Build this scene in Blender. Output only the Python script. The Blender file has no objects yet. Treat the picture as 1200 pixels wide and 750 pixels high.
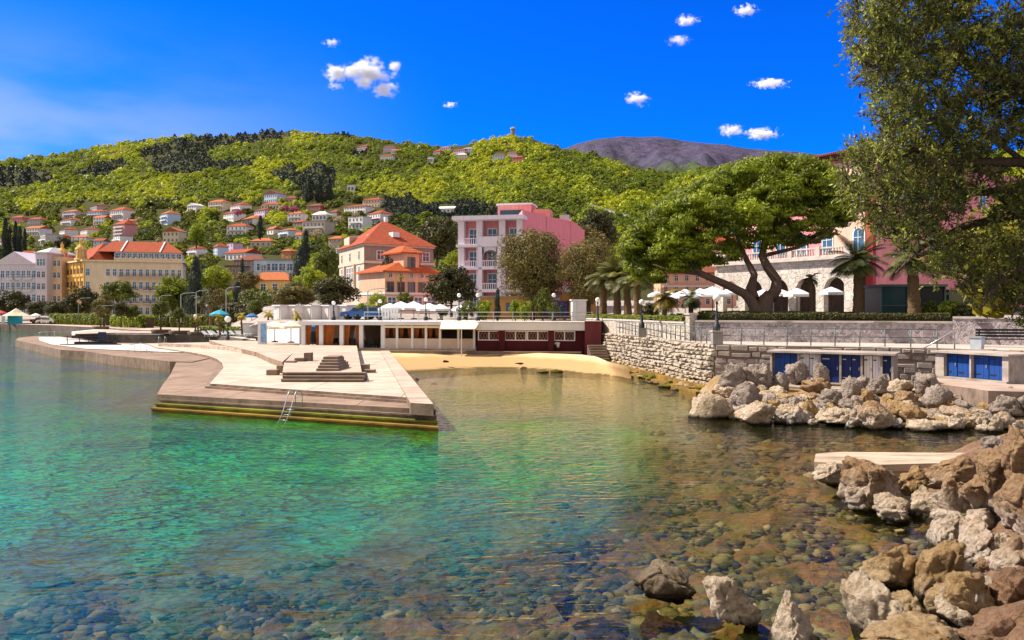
import bpy, bmesh, math, random
import numpy as np
from mathutils import Vector, Matrix, noise as mnoise

# ------------------------------------------------------------------ camera, sky, sun, exposure
SC = bpy.context.scene
COL = SC.collection
F, HY, CZ = 950.0, 362.0, 5.0          # focal length in photo pixels, horizon row, eye height
cd = bpy.data.cameras.new('camera'); cam = bpy.data.objects.new('camera', cd); COL.objects.link(cam)
cam.location = (0, 0, CZ); cam.rotation_euler = (math.pi/2, 0, 0)
cd.sensor_width = 36; cd.lens = F/1200*36; cd.shift_y = -(375-HY)/1200
cd.clip_start = 0.1; cd.clip_end = 30000
SC.camera = cam
SC.view_settings.view_transform = 'Standard'; SC.view_settings.look = 'None'
SC.view_settings.exposure = 0.8; SC.view_settings.gamma = 1.0
SC.cycles.use_denoising = True
SC.cycles.max_bounces = 6; SC.cycles.diffuse_bounces = 2; SC.cycles.glossy_bounces = 3
SC.cycles.transparent_max_bounces = 10; SC.cycles.volume_bounces = 8
SC.cycles.caustics_reflective = False; SC.cycles.caustics_refractive = False

SUN_EL = math.radians(47)
SUN_AZ = math.radians(-78)              # from +Y, negative = towards -X (left)
sdir = Vector((math.sin(SUN_AZ)*math.cos(SUN_EL), math.cos(SUN_AZ)*math.cos(SUN_EL), math.sin(SUN_EL)))
ld = bpy.data.lights.new('sun', 'SUN'); ld.energy = 5.0; ld.angle = math.radians(0.5); ld.color = (1.0, 0.90, 0.74)
sun = bpy.data.objects.new('sun', ld); COL.objects.link(sun)
sun.rotation_euler = sdir.to_track_quat('Z', 'Y').to_euler()

W = bpy.data.worlds.new('World'); SC.world = W; W.use_nodes = True
def nd(nt, typ, ins=None, **attrs):
    n = nt.nodes.new('ShaderNode'+typ)
    for k, v in attrs.items(): setattr(n, k, v)
    for k, v in (ins or {}).items():
        s = n.inputs[k]
        if isinstance(v, bpy.types.NodeSocket): nt.links.new(v, s)
        else:
            if hasattr(s.default_value, '__len__') and not hasattr(v, '__len__'): v = [v]*len(s.default_value)
            if hasattr(v, '__len__') and len(v) == 3 and len(s.default_value) == 4: v = (*v, 1)
            s.default_value = v
    return n
def mixc(nt, fac, a, b, blend='MIX'):
    n = nd(nt, 'Mix', data_type='RGBA', blend_type=blend)
    for i, v in ((0, fac), (6, a), (7, b)):
        if isinstance(v, bpy.types.NodeSocket): nt.links.new(v, n.inputs[i])
        else: n.inputs[i].default_value = (*v, 1) if hasattr(v, '__len__') else v
    return n.outputs[2]
def ramp(nt, fac, stops, interp='LINEAR'):
    n = nd(nt, 'ValToRGB'); nt.links.new(fac, n.inputs[0]); e = n.color_ramp; e.interpolation = interp
    while len(e.elements) < len(stops): e.elements.new(0.5)
    for el, (p, c) in zip(e.elements, stops):
        el.position = p; el.color = (*c, 1) if hasattr(c, '__len__') else (c, c, c, 1)
    return n.outputs[0]
def math_(nt, op, a, b=0.0, clamp=False):
    n = nd(nt, 'Math', operation=op, use_clamp=clamp)
    for i, v in ((0, a), (1, b)):
        if isinstance(v, bpy.types.NodeSocket): nt.links.new(v, n.inputs[i])
        else: n.inputs[i].default_value = v
    return n.outputs[0]

def build_world():
    nt = W.node_tree; nt.nodes.clear()
    sky = nd(nt, 'TexSky', sky_type='NISHITA', sun_disc=False, sun_elevation=SUN_EL, sun_rotation=SUN_AZ, altitude=300, air_density=1.0, dust_density=0.6, ozone_density=3.0)
    g = nd(nt, 'Gamma', {0: sky.outputs[0], 1: 1.25})
    c = mixc(nt, 1.0, g.outputs[0], (0.008, 0.375, 1.22), 'MULTIPLY')
    tc = nd(nt, 'TexCoord')
    # a thin bank of pale vapour low in the left of the sky
    sep = nd(nt, 'SeparateXYZ', {0: tc.outputs['Generated']})
    m = nd(nt, 'Mapping', {0: tc.outputs['Generated'], 'Scale': (2.2, 2.2, 7)})
    nz = nd(nt, 'TexNoise', {'Vector': m.outputs[0], 'Scale': 1.6, 'Detail': 6, 'Roughness': .52})
    left = nd(nt, 'MapRange', {0: sep.outputs[0], 1: -0.06, 2: -0.55, 3: 0, 4: 1}, interpolation_type='SMOOTHSTEP')
    low = nd(nt, 'MapRange', {0: sep.outputs[2], 1: 0.08, 2: 0.34, 3: 1, 4: 0}, interpolation_type='SMOOTHSTEP')
    f = math_(nt, 'MULTIPLY', left.outputs[0], low.outputs[0])
    nf = nd(nt, 'MapRange', {0: nz.outputs[0], 1: .33, 2: .62, 3: .15, 4: 1.0}, interpolation_type='SMOOTHSTEP')
    f = math_(nt, 'MULTIPLY', f, nf.outputs[0]); f = math_(nt, 'MULTIPLY', f, .95)
    c = mixc(nt, f, c, (4.0, 4.7, 7.2))
    # bright neutral sky added overhead and behind the viewer as fill light
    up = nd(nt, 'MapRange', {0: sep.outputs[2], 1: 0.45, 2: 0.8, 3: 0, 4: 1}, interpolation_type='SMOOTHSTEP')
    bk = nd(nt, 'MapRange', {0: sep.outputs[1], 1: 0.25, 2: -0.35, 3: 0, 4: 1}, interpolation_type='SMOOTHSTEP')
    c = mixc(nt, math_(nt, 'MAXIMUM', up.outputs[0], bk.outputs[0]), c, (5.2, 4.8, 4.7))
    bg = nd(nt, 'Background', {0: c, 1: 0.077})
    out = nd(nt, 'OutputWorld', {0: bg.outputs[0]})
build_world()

# ------------------------------------------------------------------ helpers
R = random.Random(7)
def X(px, d): return (px-600)*d/F
def P(px, py, d): return Vector(((px-600)*d/F, d, CZ-(py-HY)*d/F))
def G(px, py, z):                        # the point of the level z seen at a photo pixel
    d = (CZ-z)*F/(py-HY); return Vector((X(px, d), d, z))
def tag(o, label=None, cat=None, group=None, kind=None):
    if label: o['label'] = label
    if cat: o['category'] = cat
    if group: o['group'] = group
    if kind: o['kind'] = kind
    return o
def thing(name, label, cat, loc=(0, 0, 0), rz=0, group=None):
    o = bpy.data.objects.new(name, None); COL.objects.link(o); o.empty_display_size = .2
    o.location = loc; o.rotation_euler = (0, 0, rz)
    return tag(o, label, cat, group)
def link(name, mesh, parent=None, loc=(0, 0, 0), rz=0, scale=(1, 1, 1)):
    o = bpy.data.objects.new(name, mesh); COL.objects.link(o)
    o.location = loc; o.rotation_euler = (0, 0, rz); o.scale = scale
    if parent: o.parent = parent
    return o
def kids(o): return [c for c in COL.objects if c.parent == o]
def dup(root, loc, rz=0, scale=None, label=None, children=None):
    r = root.copy(); COL.objects.link(r); r.location = loc; r.rotation_euler = (0, 0, rz)
    if scale is not None: r.scale = scale
    if label: r['label'] = label
    for ch, gs in (children if children is not None else tree_of(root)):
        c = ch.copy(); COL.objects.link(c); c.parent = r
        for g in gs:
            d = g.copy(); COL.objects.link(d); d.parent = c
    return r
def tree_of(root):
    ch = [c for c in bpy.data.objects if c.parent == root]
    return [(c, [g for g in bpy.data.objects if g.parent == c]) for c in ch]

def ico(sub):
    bm = bmesh.new(); bmesh.ops.create_icosphere(bm, subdivisions=sub, radius=1)
    v = np.array([x.co[:] for x in bm.verts]); f = np.array([[q.index for q in p.verts] for p in bm.faces]); bm.free()
    return v, f
ICO = {s: ico(s) for s in (1, 2, 3, 4, 5)}

class MB:
    def __init__(s): s.v = []; s.f = []; s.m = []; s.sm = []
    def add(s, vs, fs, mat=0, smooth=False):
        b = len(s.v); s.v += [tuple(map(float, v)) for v in vs]
        for f in fs: s.f.append([b+int(i) for i in f]); s.m.append(mat); s.sm.append(smooth)
        return s
    def box(s, cx, cy, z0, sx, sy, sz, rz=0, mat=0):
        c, q = math.cos(rz), math.sin(rz); vs = []
        for dz in (0, sz):
            for dx, dy in ((-.5, -.5), (.5, -.5), (.5, .5), (-.5, .5)):
                x, y = dx*sx, dy*sy; vs.append((cx+x*c-y*q, cy+x*q+y*c, z0+dz))
        return s.add(vs, [(0, 3, 2, 1), (4, 5, 6, 7), (0, 1, 5, 4), (1, 2, 6, 5), (2, 3, 7, 6), (3, 0, 4, 7)], mat)
    def beam(s, a, b, w, h, mat=0):       # a box from a to b, w across, h up
        a, b = Vector(a), Vector(b); u = (b-a).normalized(); up = Vector((0, 0, 1))
        if abs(u.z) > .98: up = Vector((0, 1, 0))
        r = u.cross(up).normalized(); t = r.cross(u)
        vs = [p+r*(i*w/2)+t*(j*h/2) for p in (a, b) for i, j in ((-1, -1), (1, -1), (1, 1), (-1, 1))]
        return s.add(vs, [(0, 1, 2, 3), (7, 6, 5, 4), (0, 4, 5, 1), (1, 5, 6, 2), (2, 6, 7, 3), (3, 7, 4, 0)], mat)
    def prism(s, poly, z0, z1, mat=0, side=None, bottom=False):   # poly: counter-clockwise xy
        n = len(poly); A = sum(poly[i][0]*poly[(i+1) % n][1]-poly[(i+1) % n][0]*poly[i][1] for i in range(n))
        if A < 0: poly = poly[::-1]
        vs = [(p[0], p[1], z0) for p in poly]+[(p[0], p[1], z1) for p in poly]
        s.add(vs, [list(range(n, 2*n))]+([list(range(n))[::-1]] if bottom else []), mat)
        s.add(vs, [(i, (i+1) % n, n+(i+1) % n, n+i) for i in range(n)], mat if side is None else side)
        return s
    def quad(s, a, b, c, d, mat=0): return s.add([a, b, c, d], [(0, 1, 2, 3)], mat)
    def tube(s, pts, rad, n=8, mat=0, smooth=True, cap=True):
        pts = [Vector(p) for p in pts]; vs = []
        if not hasattr(rad, '__len__'): rad = [rad]*len(pts)
        ref = None
        for i, p in enumerate(pts):
            t = (pts[min(i+1, len(pts)-1)]-pts[max(i-1, 0)]).normalized()
            if ref is None: ref = Vector((1, 0, 0)) if abs(t.x) < .8 else Vector((0, 1, 0))
            a = (ref-t*ref.dot(t)).normalized(); ref = a; b = t.cross(a)
            for k in range(n):
                an = 2*math.pi*k/n; vs.append(p+(a*math.cos(an)+b*math.sin(an))*rad[i])
        fs = [(i*n+k, i*n+(k+1) % n, (i+1)*n+(k+1) % n, (i+1)*n+k) for i in range(len(pts)-1) for k in range(n)]
        if cap: fs += [list(range(n))[::-1], [len(vs)-n+k for k in range(n)]]
        return s.add(vs, fs, mat, smooth)
    def lathe(s, prof, c=(0, 0, 0), n=12, mat=0, smooth=True):
        vs = [(c[0]+r*math.cos(2*math.pi*k/n), c[1]+r*math.sin(2*math.pi*k/n), c[2]+z) for r, z in prof for k in range(n)]
        fs = [(i*n+k, i*n+(k+1) % n, (i+1)*n+(k+1) % n, (i+1)*n+k) for i in range(len(prof)-1) for k in range(n)]
        return s.add(vs, fs, mat, smooth)
    def ball(s, c, r, sub=2, mat=0, smooth=True, jit=0, seed=0):
        v, f = ICO[sub]; v = v.copy()
        if jit:
            rs = np.random.RandomState(seed); v *= (1+jit*rs.uniform(-1, 1, (len(v), 1)))
        r = np.array(r if hasattr(r, '__len__') else (r, r, r))
        return s.add(v*r+np.array(c), f, mat, smooth)
    def build(s, name, mats, parent=None, loc=(0, 0, 0), rz=0):
        me = bpy.data.meshes.new(name); me.from_pydata(s.v, [], s.f)
        for m in (mats if isinstance(mats, (list, tuple)) else [mats]): me.materials.append(m)
        me.polygons.foreach_set('material_index', s.m); me.polygons.foreach_set('use_smooth', s.sm); me.update()
        return link(name, me, parent, loc, rz)

def npmesh(name, V, Fc, k, mats, tone=None, smooth=False):
    """mesh from arrays: V (n,3), Fc (m,k)."""
    me = bpy.data.meshes.new(name); V = np.ascontiguousarray(V, dtype=np.float32); Fc = np.ascontiguousarray(Fc, dtype=np.int32)
    me.vertices.add(len(V)); me.vertices.foreach_set('co', V.ravel())
    me.loops.add(Fc.size); me.loops.foreach_set('vertex_index', Fc.ravel())
    me.polygons.add(len(Fc)); me.polygons.foreach_set('loop_start', np.arange(0, Fc.size, k, dtype=np.int32))
    for m in (mats if isinstance(mats, (list, tuple)) else [mats]): me.materials.append(m)
    me.update(calc_edges=True)
    if smooth: me.polygons.foreach_set('use_smooth', np.ones(len(Fc), dtype=bool))
    if tone is not None:
        a = me.attributes.new('tone', 'FLOAT', 'FACE'); a.data.foreach_set('value', np.ascontiguousarray(tone, dtype=np.float32))
    return me
def unit(a): return a/np.maximum(np.linalg.norm(a, axis=-1, keepdims=True), 1e-9)
def leaves(C, Nn, L, Wd, rs, tri=False):
    """small leaf faces at C with normals Nn; returns V, F, k"""
    n = len(C); rv = rs.normal(size=(n, 3)); t = unit(np.cross(Nn, rv)); b = np.cross(Nn, t)
    L = np.broadcast_to(np.asarray(L, float).reshape(-1, 1), (n, 1)); Wd = np.broadcast_to(np.asarray(Wd, float).reshape(-1, 1), (n, 1))
    if tri:
        V = np.stack([C+t*L, C-t*L*.6+b*Wd, C-t*L*.5-b*Wd], 1).reshape(-1, 3)
        return V, np.arange(3*n).reshape(n, 3), 3
    V = np.stack([C+t*L, C+b*Wd, C-t*L, C-b*Wd], 1).reshape(-1, 3)
    return V, np.arange(4*n).reshape(n, 4), 4

def hash2(ix, iy, s=0):
    h = (ix.astype(np.int64)*374761393+iy.astype(np.int64)*668265263+s*982451653) & 0x7fffffff
    h = ((h ^ (h >> 13))*1274126177) & 0x7fffffff
    return ((h ^ (h >> 16)) & 0xffff)/65535.0
def vnoise(x, y, s=0):
    x, y = np.asarray(x, float), np.asarray(y, float)
    ix, iy = np.floor(x), np.floor(y); fx, fy = x-ix, y-iy; fx = fx*fx*(3-2*fx); fy = fy*fy*(3-2*fy)
    return (hash2(ix, iy, s)*(1-fx)+hash2(ix+1, iy, s)*fx)*(1-fy)+(hash2(ix, iy+1, s)*(1-fx)+hash2(ix+1, iy+1, s)*fx)*fy
def fnoise(x, y, s=0, o=4): return sum(vnoise(x*2**i, y*2**i, s+i)*.5**i for i in range(o))/sum(.5**i for i in range(o))

# ------------------------------------------------------------------ materials
def newmat(name):
    m = bpy.data.materials.new(name); m.use_nodes = True; nt = m.node_tree; nt.nodes.clear()
    out = nd(nt, 'OutputMaterial'); return m, nt, out
def fin(nt, out, col, rough=.8, nrm=None, spec=.3, metal=0.0):
    ins = {'Base Color': col, 'Roughness': rough, 'Specular IOR Level': spec, 'Metallic': metal}
    if nrm is not None: ins['Normal'] = nrm
    b = nd(nt, 'BsdfPrincipled', ins); nt.links.new(b.outputs[0], out.inputs[0]); return b
def sc_(c, k): return tuple(min(1.0, x*k) for x in c)
def plain(name, col, rough=.75, var=.15, scale=1.5, bump=.15, bscale=14, spec=.3, metal=0.0, col2=None):
    m, nt, out = newmat(name); tc = nd(nt, 'TexCoord')
    nz = nd(nt, 'TexNoise', {'Vector': tc.outputs['Object'], 'Scale': scale, 'Detail': 8, 'Roughness': .62})
    f = nd(nt, 'MapRange', {0: nz.outputs[0], 1: .3, 2: .7})
    c = mixc(nt, f.outputs[0], sc_(col, 1-var), col2 if col2 else sc_(col, 1+var))
    n2 = nd(nt, 'TexNoise', {'Vector': tc.outputs['Object'], 'Scale': bscale, 'Detail': 6, 'Roughness': .65})
    c = mixc(nt, math_(nt, 'MULTIPLY', n2.outputs[0], var), c, sc_(col, .45))
    bp = nd(nt, 'Bump', {'Strength': bump, 'Distance': .05, 'Height': n2.outputs[0]})
    fin(nt, out, c, rough, bp.outputs[0], spec, metal); return m
def plaster(name, col, var=.1):          # rain-streaked render
    m, nt, out = newmat(name); tc = nd(nt, 'TexCoord')
    mp = nd(nt, 'Mapping', {0: tc.outputs['Object'], 'Scale': (1.3, 1.3, .22)})
    st = nd(nt, 'TexNoise', {'Vector': mp.outputs[0], 'Scale': 1.4, 'Detail': 7, 'Roughness': .65})
    f = nd(nt, 'MapRange', {0: st.outputs[0], 1: .35, 2: .75})
    c = mixc(nt, f.outputs[0], sc_(col, 1+var), sc_(col, 1-2*var))
    n2 = nd(nt, 'TexNoise', {'Vector': tc.outputs['Object'], 'Scale': 9, 'Detail': 5})
    bp = nd(nt, 'Bump', {'Strength': .12, 'Distance': .05, 'Height': n2.outputs[0]})
    fin(nt, out, c, .85, bp.outputs[0], .2); return m
def tiles(name, col):
    m, nt, out = newmat(name); tc = nd(nt, 'TexCoord')
    w = nd(nt, 'TexWave', {'Vector': tc.outputs['Object'], 'Scale': 1.3, 'Distortion': .4, 'Detail': 2}, wave_type='BANDS', bands_direction='X')
    w2 = nd(nt, 'TexWave', {'Vector': tc.outputs['Object'], 'Scale': .9, 'Distortion': .5, 'Detail': 2}, wave_type='BANDS', bands_direction='Z')
    nz = nd(nt, 'TexNoise', {'Vector': tc.outputs['Object'], 'Scale': 2.2, 'Detail': 9, 'Roughness': .7})
    f = nd(nt, 'MapRange', {0: nz.outputs[0], 1: .32, 2: .7})
    c = mixc(nt, f.outputs[0], sc_(col, .55), sc_(col, 1.25))
    h = math_(nt, 'ADD', w.outputs[0], w2.outputs[0])
    bp = nd(nt, 'Bump', {'Strength': .5, 'Distance': .08, 'Height': h})
    fin(nt, out, c, .85, bp.outputs[0], .2); return m
def leafmat(name, dark, light, trans=.3, gloss=.25, mid=None):
    m, nt, out = newmat(name); at = nd(nt, 'Attribute', attribute_name='tone')
    c = ramp(nt, at.outputs['Fac'], [(0, dark), (.5, mid), (1, light)] if mid else [(0, dark), (1, light)])
    d = nd(nt, 'BsdfPrincipled', {'Base Color': c, 'Roughness': .55, 'Specular IOR Level': gloss})
    t = nd(nt, 'BsdfTranslucent', {0: mixc(nt, .5, c, sc_(light, 1.1))})
    mx = nd(nt, 'MixShader', {0: trans, 1: d.outputs[0], 2: t.outputs[0]}); nt.links.new(mx.outputs[0], out.inputs[0]); return m
def barkmat(name, col):
    m, nt, out = newmat(name); tc = nd(nt, 'TexCoord')
    mp = nd(nt, 'Mapping', {0: tc.outputs['Object'], 'Scale': (5, 5, 1.3)})
    v = nd(nt, 'TexVoronoi', {'Vector': mp.outputs[0], 'Scale': 2.0}, feature='DISTANCE_TO_EDGE')
    nz = nd(nt, 'TexNoise', {'Vector': mp.outputs[0], 'Scale': 2.5, 'Detail': 8, 'Roughness': .7})
    c = mixc(nt, nz.outputs[0], sc_(col, .5), sc_(col, 1.5))
    h = math_(nt, 'ADD', math_(nt, 'MINIMUM', v.outputs[0], .25), math_(nt, 'MULTIPLY', nz.outputs[0], .3))
    bp = nd(nt, 'Bump', {'Strength': .9, 'Distance': .12, 'Height': h})
    fin(nt, out, c, .9, bp.outputs[0], .15); return m
def stonewall(name, stone, mortar, scale=2.6, var=.35, squash=1.0):    # crazy paving of irregular stones
    m, nt, out = newmat(name); tc = nd(nt, 'TexCoord')
    mp = nd(nt, 'Mapping', {0: tc.outputs['Object'], 'Scale': (1, 1, squash)})
    dz = nd(nt, 'TexNoise', {'Vector': mp.outputs[0], 'Scale': 2.5, 'Detail': 3})
    vv = nd(nt, 'VectorMath', {0: mp.outputs[0], 1: dz.outputs['Color']}, operation='MULTIPLY_ADD'); vv.inputs[1].default_value = (.15, .15, .15)
    nt.links.new(dz.outputs['Color'], vv.inputs[0]); nt.links.new(mp.outputs[0], vv.inputs[2])
    v = nd(nt, 'TexVoronoi', {'Vector': vv.outputs[0], 'Scale': scale}, feature='DISTANCE_TO_EDGE')
    cell = nd(nt, 'TexVoronoi', {'Vector': vv.outputs[0], 'Scale': scale})
    sep = nd(nt, 'SeparateColor', {0: cell.outputs['Color']})
    c = ramp(nt, sep.outputs[0], [(0, sc_(stone, 1-var)), (.6, stone), (1, sc_(stone, 1+var))])
    nz = nd(nt, 'TexNoise', {'Vector': tc.outputs['Object'], 'Scale': 7, 'Detail': 8, 'Roughness': .7})
    c = mixc(nt, math_(nt, 'MULTIPLY', nz.outputs[0], .5), c, sc_(stone, .5))
    e = nd(nt, 'MapRange', {0: v.outputs[0], 1: .015, 2: .06})
    c = mixc(nt, e.outputs[0], mortar, c)
    h = math_(nt, 'ADD', math_(nt, 'MINIMUM', v.outputs[0], .12), math_(nt, 'MULTIPLY', nz.outputs[0], .08))
    bp = nd(nt, 'Bump', {'Strength': 1.0, 'Distance': .25, 'Height': h})
    fin(nt, out, c, .9, bp.outputs[0], .2); return m
def concrete(name, col, col2, joint=None):
    m, nt, out = newmat(name); tc = nd(nt, 'TexCoord')
    a = nd(nt, 'TexNoise', {'Vector': tc.outputs['Object'], 'Scale': .35, 'Detail': 10, 'Roughness': .68})
    mp = nd(nt, 'Mapping', {0: tc.outputs['Object'], 'Scale': (.5, 2.2, 1)})
    b = nd(nt, 'TexNoise', {'Vector': mp.outputs[0], 'Scale': 1.2, 'Detail': 9, 'Roughness': .72})
    f = nd(nt, 'MapRange', {0: a.outputs[0], 1: .36, 2: .66}); f2 = nd(nt, 'MapRange', {0: b.outputs[0], 1: .45, 2: .68})
    c = mixc(nt, f.outputs[0], col, col2); c = mixc(nt, math_(nt, 'MULTIPLY', f2.outputs[0], .8), c, sc_(col2, .42))
    h = b.outputs[0]
    if joint:
        br = nd(nt, 'TexBrick', {'Vector': tc.outputs['Object'], 'Scale': 1.0, 'Mortar Size': .025, 'Brick Width': joint[0], 'Row Height': joint[1], 'Mortar Smooth': .2}, offset=.0)
        c = mixc(nt, br.outputs['Fac'], c, sc_(col2, .35)); h = math_(nt, 'SUBTRACT', b.outputs[0], br.outputs['Fac'])
    n3 = nd(nt, 'TexNoise', {'Vector': tc.outputs['Object'], 'Scale': 22, 'Detail': 5})
    h = math_(nt, 'ADD', h, math_(nt, 'MULTIPLY', n3.outputs[0], .3))
    bp = nd(nt, 'Bump', {'Strength': .35, 'Distance': .04, 'Height': h})
    fin(nt, out, c, .88, bp.outputs[0], .2); return m
def rockmat(name, top, mid, low, wet=(.03, .022, .012), band=(.12, .75)):
    """weathered limestone: brown crust above, bleached band, dark algae at the waterline (by height above the sea)"""
    m, nt, out = newmat(name); ge = nd(nt, 'NewGeometry'); sep = nd(nt, 'SeparateXYZ', {0: ge.outputs['Position']})
    n1 = nd(nt, 'TexNoise', {'Vector': ge.outputs['Position'], 'Scale': 1.7, 'Detail': 10, 'Roughness': .68})
    n2 = nd(nt, 'TexNoise', {'Vector': ge.outputs['Position'], 'Scale': 7, 'Detail': 10, 'Roughness': .72})
    vo = nd(nt, 'TexVoronoi', {'Vector': ge.outputs['Position'], 'Scale': 9, 'Randomness': 1})
    z = math_(nt, 'ADD', sep.outputs[2], math_(nt, 'MULTIPLY', math_(nt, 'SUBTRACT', n1.outputs[0], .5), 1.1))
    fa = nd(nt, 'MapRange', {0: z, 1: band[1]-.35, 2: band[1]+.35})
    f1 = nd(nt, 'MapRange', {0: n1.outputs[0], 1: .35, 2: .65})
    c = mixc(nt, fa.outputs[0], low, mixc(nt, f1.outputs[0], top, mid))
    f2 = nd(nt, 'MapRange', {0: n2.outputs[0], 1: .45, 2: .75})
    c = mixc(nt, math_(nt, 'MULTIPLY', f2.outputs[0], .75), c, sc_(top, .3))
    z2 = math_(nt, 'ADD', sep.outputs[2], math_(nt, 'MULTIPLY', math_(nt, 'SUBTRACT', n2.outputs[0], .5), .35))
    fw = nd(nt, 'MapRange', {0: z2, 1: band[0]-.06, 2: band[0]+.08})
    c = mixc(nt, fw.outputs[0], wet, c)
    h = math_(nt, 'ADD', n2.outputs[0], math_(nt, 'MULTIPLY', vo.outputs[0], .35)); h = math_(nt, 'ADD', h, n1.outputs[0])
    bp = nd(nt, 'Bump', {'Strength': 1.0, 'Distance': .22, 'Height': h})
    fin(nt, out, c, .88, bp.outputs[0], .2); return m

WHITE = plain('white_paint', (.72, .72, .74), .6, .07, 1, .05)
CREAM = plaster('cream_plaster', (.72, .60, .40))
GLASS = plain('window_glass', (.03, .055, .085), .08, .3, .4, .0, spec=.6)
BLUEGLASS = plain('sky_blue_glass', (.04, .13, .24), .08, .3, .4, .0, spec=.6)
DARK = plain('dark_metal', (.025, .028, .03), .5, .2)
GREYMETAL = plain('grey_green_metal', (.10, .15, .14), .5, .2)
STEEL = plain('steel', (.5, .5, .5), .35, .1, metal=.7)
GLOBE = plain('opal_globe', (.82, .82, .80), .25, .03, spec=.5)
REDTILE = tiles('red_roof_tiles', (.36, .075, .03)); ORTILE = tiles('orange_roof_tiles', (.46, .14, .05)); BRTILE = tiles('brown_roof_tiles', (.22, .07, .04))
GREYROOF = plain('grey_roof', (.35, .32, .33), .8, .2)
BARK = barkmat('bark', (.10, .07, .05)); PINEBARK = barkmat('pine_bark', (.22, .145, .11)); PALMBARK = barkmat('palm_bark', (.16, .10, .05))
L_SPRING = leafmat('spring_leaves', (.05, .085, .010), (.48, .50, .025), .3, .25, (.20, .28, .018))
L_MID = leafmat('green_leaves', (.03, .05, .008), (.17, .19, .018), .25)
L_OLIVE = leafmat('olive_leaves', (.045, .045, .014), (.27, .215, .06), .2)
L_DARK = leafmat('dark_leaves', (.02, .026, .008), (.095, .085, .02), .15)
L_CONIF = leafmat('conifer_needles', (.018, .03, .027), (.07, .09, .06), .1)
L_PINE = leafmat('pine_needles', (.024, .042, .006), (.30, .36, .018), .25)
L_PALM = leafmat('palm_fronds', (.03, .045, .008), (.17, .16, .03), .2, .4)
L_HEDGE = leafmat('hedge_leaves', (.04, .07, .006), (.26, .30, .02), .25)
L_FORE = leafmat('oak_leaves_near', (.014, .022, .006), (.42, .44, .07), .28, .3, (.085, .11, .022))
L_YEL = leafmat('yellow_leaves', (.10, .11, .01), (.42, .36, .03), .4)
L_PINK = leafmat('pink_blossom', (.25, .04, .12), (.60, .16, .30), .2)
L_PALE = leafmat('pale_blossom', (.30, .22, .12), (.6, .5, .36), .2)
# ------------------------------------------------------------------ terrain
SKY = np.array([(-400, 205), (-150, 196), (0, 190), (60, 182), (110, 174), (150, 169), (190, 164), (230, 160), (270, 159), (310, 156), (345, 155), (375, 157), (410, 158), (440, 164), (480, 170), (525, 174), (555, 168), (580, 163), (604, 160), (625, 163), (650, 172),
                (690, 181), (730, 192), (770, 204), (810, 204), (850, 197), (950, 190), (1100, 180), (1500, 170)], float)
DR = np.array([(-400, 1900), (300, 1800), (480, 1500), (604, 1450), (700, 1600), (780, 1700), (850, 1300), (1500, 1100)], float)
def zprof(px, d):
    px = np.asarray(px, float); d = np.asarray(d, float); px, d = np.broadcast_arrays(px, d)
    sky = np.interp(px, SKY[:, 0], SKY[:, 1]); dr = np.interp(px, DR[:, 0], DR[:, 1])
    t = np.clip((d-260)/(dr-260), 0, 1.6); tt = np.minimum(t, 1)
    g = 1-(1-tt)**1.8
    z = CZ+(HY-(352-(352-sky)*g))*d/F
    zr = CZ+(HY-sky)*dr/F
    z = np.where(t > 1, zr-(d-dr)*.35, z)
    z = z+(fnoise(px*d/F/150+7, d/150, 3, 3)-.5)*34*np.clip(t*3, 0, 1)*np.clip((1.02-t)*6, 0, 1)
    lo = np.interp(d, [80, 100, 185, 230, 262], [1.3, 1.38, 1.45, 3.2, 7.8])
    mi = np.interp(d, [70, 82, 110, 140, 200, 262], [3.3, 3.5, 3.9, 5.5, 6.4, 7.8])
    hi = np.interp(d, [40, 60, 85, 110, 262], [4.15, 4.2, 4.5, 5.0, 7.8])
    w1 = np.clip((px-262)/50, 0, 1); w2 = np.clip((px-690)/60, 0, 1)
    near = (lo*(1-w1)+mi*w1)*(1-w2)+hi*w2
    w = np.clip((d-230)/32, 0, 1)
    return near*(1-w)+z*w
def zat(x, y): return float(zprof(600+F*x/y, y))
def hit(px, py, d0=120.0):                 # where a sight line through a photo pixel meets the terrain
    d = np.arange(d0, 2400, 2.0); f = HY-(zprof(px, d)-CZ)*F/d
    i = np.argmax(f <= py) if (f <= py).any() else len(d)-1
    return float(d[i])
def town_start(px): return np.interp(px, [-500, 128, 130, 250, 290, 300, 312, 352, 356, 660, 690, 715, 750, 780, 806, 845, 960, 1115, 1300, 1600], [193, 190, 150, 122, 104, 95, 92.5, 84.5, 83, 83, 81, 74.5, 66.5, 60.5, 56, 53.9, 51.5, 49, 46, 44])

def polar_sheet(name, pxs, ds, zf, mats):
    PX, D = np.meshgrid(pxs, ds); Z = zf(PX, D)
    V = np.stack([(PX-600)*D/F, D, Z], -1).reshape(-1, 3); n, m = PX.shape
    i = np.arange((n-1)*m).reshape(n-1, m)[:, :-1].ravel()
    return V, np.stack([i, i+1, i+m+1, i+m], 1)
def groundmat():
    m, nt, out = newmat('grass_and_soil'); ge = nd(nt, 'NewGeometry')
    n1 = nd(nt, 'TexNoise', {'Vector': ge.outputs['Position'], 'Scale': .03, 'Detail': 10, 'Roughness': .7})
    n2 = nd(nt, 'TexNoise', {'Vector': ge.outputs['Position'], 'Scale': .35, 'Detail': 10, 'Roughness': .7})
    c = ramp(nt, n1.outputs[0], [(.3, (.025, .03, .008)), (.5, (.06, .06, .01)), (.62, (.06, .06, .015)), (.75, (.13, .09, .05))])
    c = mixc(nt, math_(nt, 'MULTIPLY', n2.outputs[0], .7), c, (.03, .035, .01))
    bp = nd(nt, 'Bump', {'Strength': .8, 'Distance': 1.0, 'Height': n2.outputs[0]})
    fin(nt, out, c, .95, bp.outputs[0], .1); return m
GROUND = groundmat()
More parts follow.
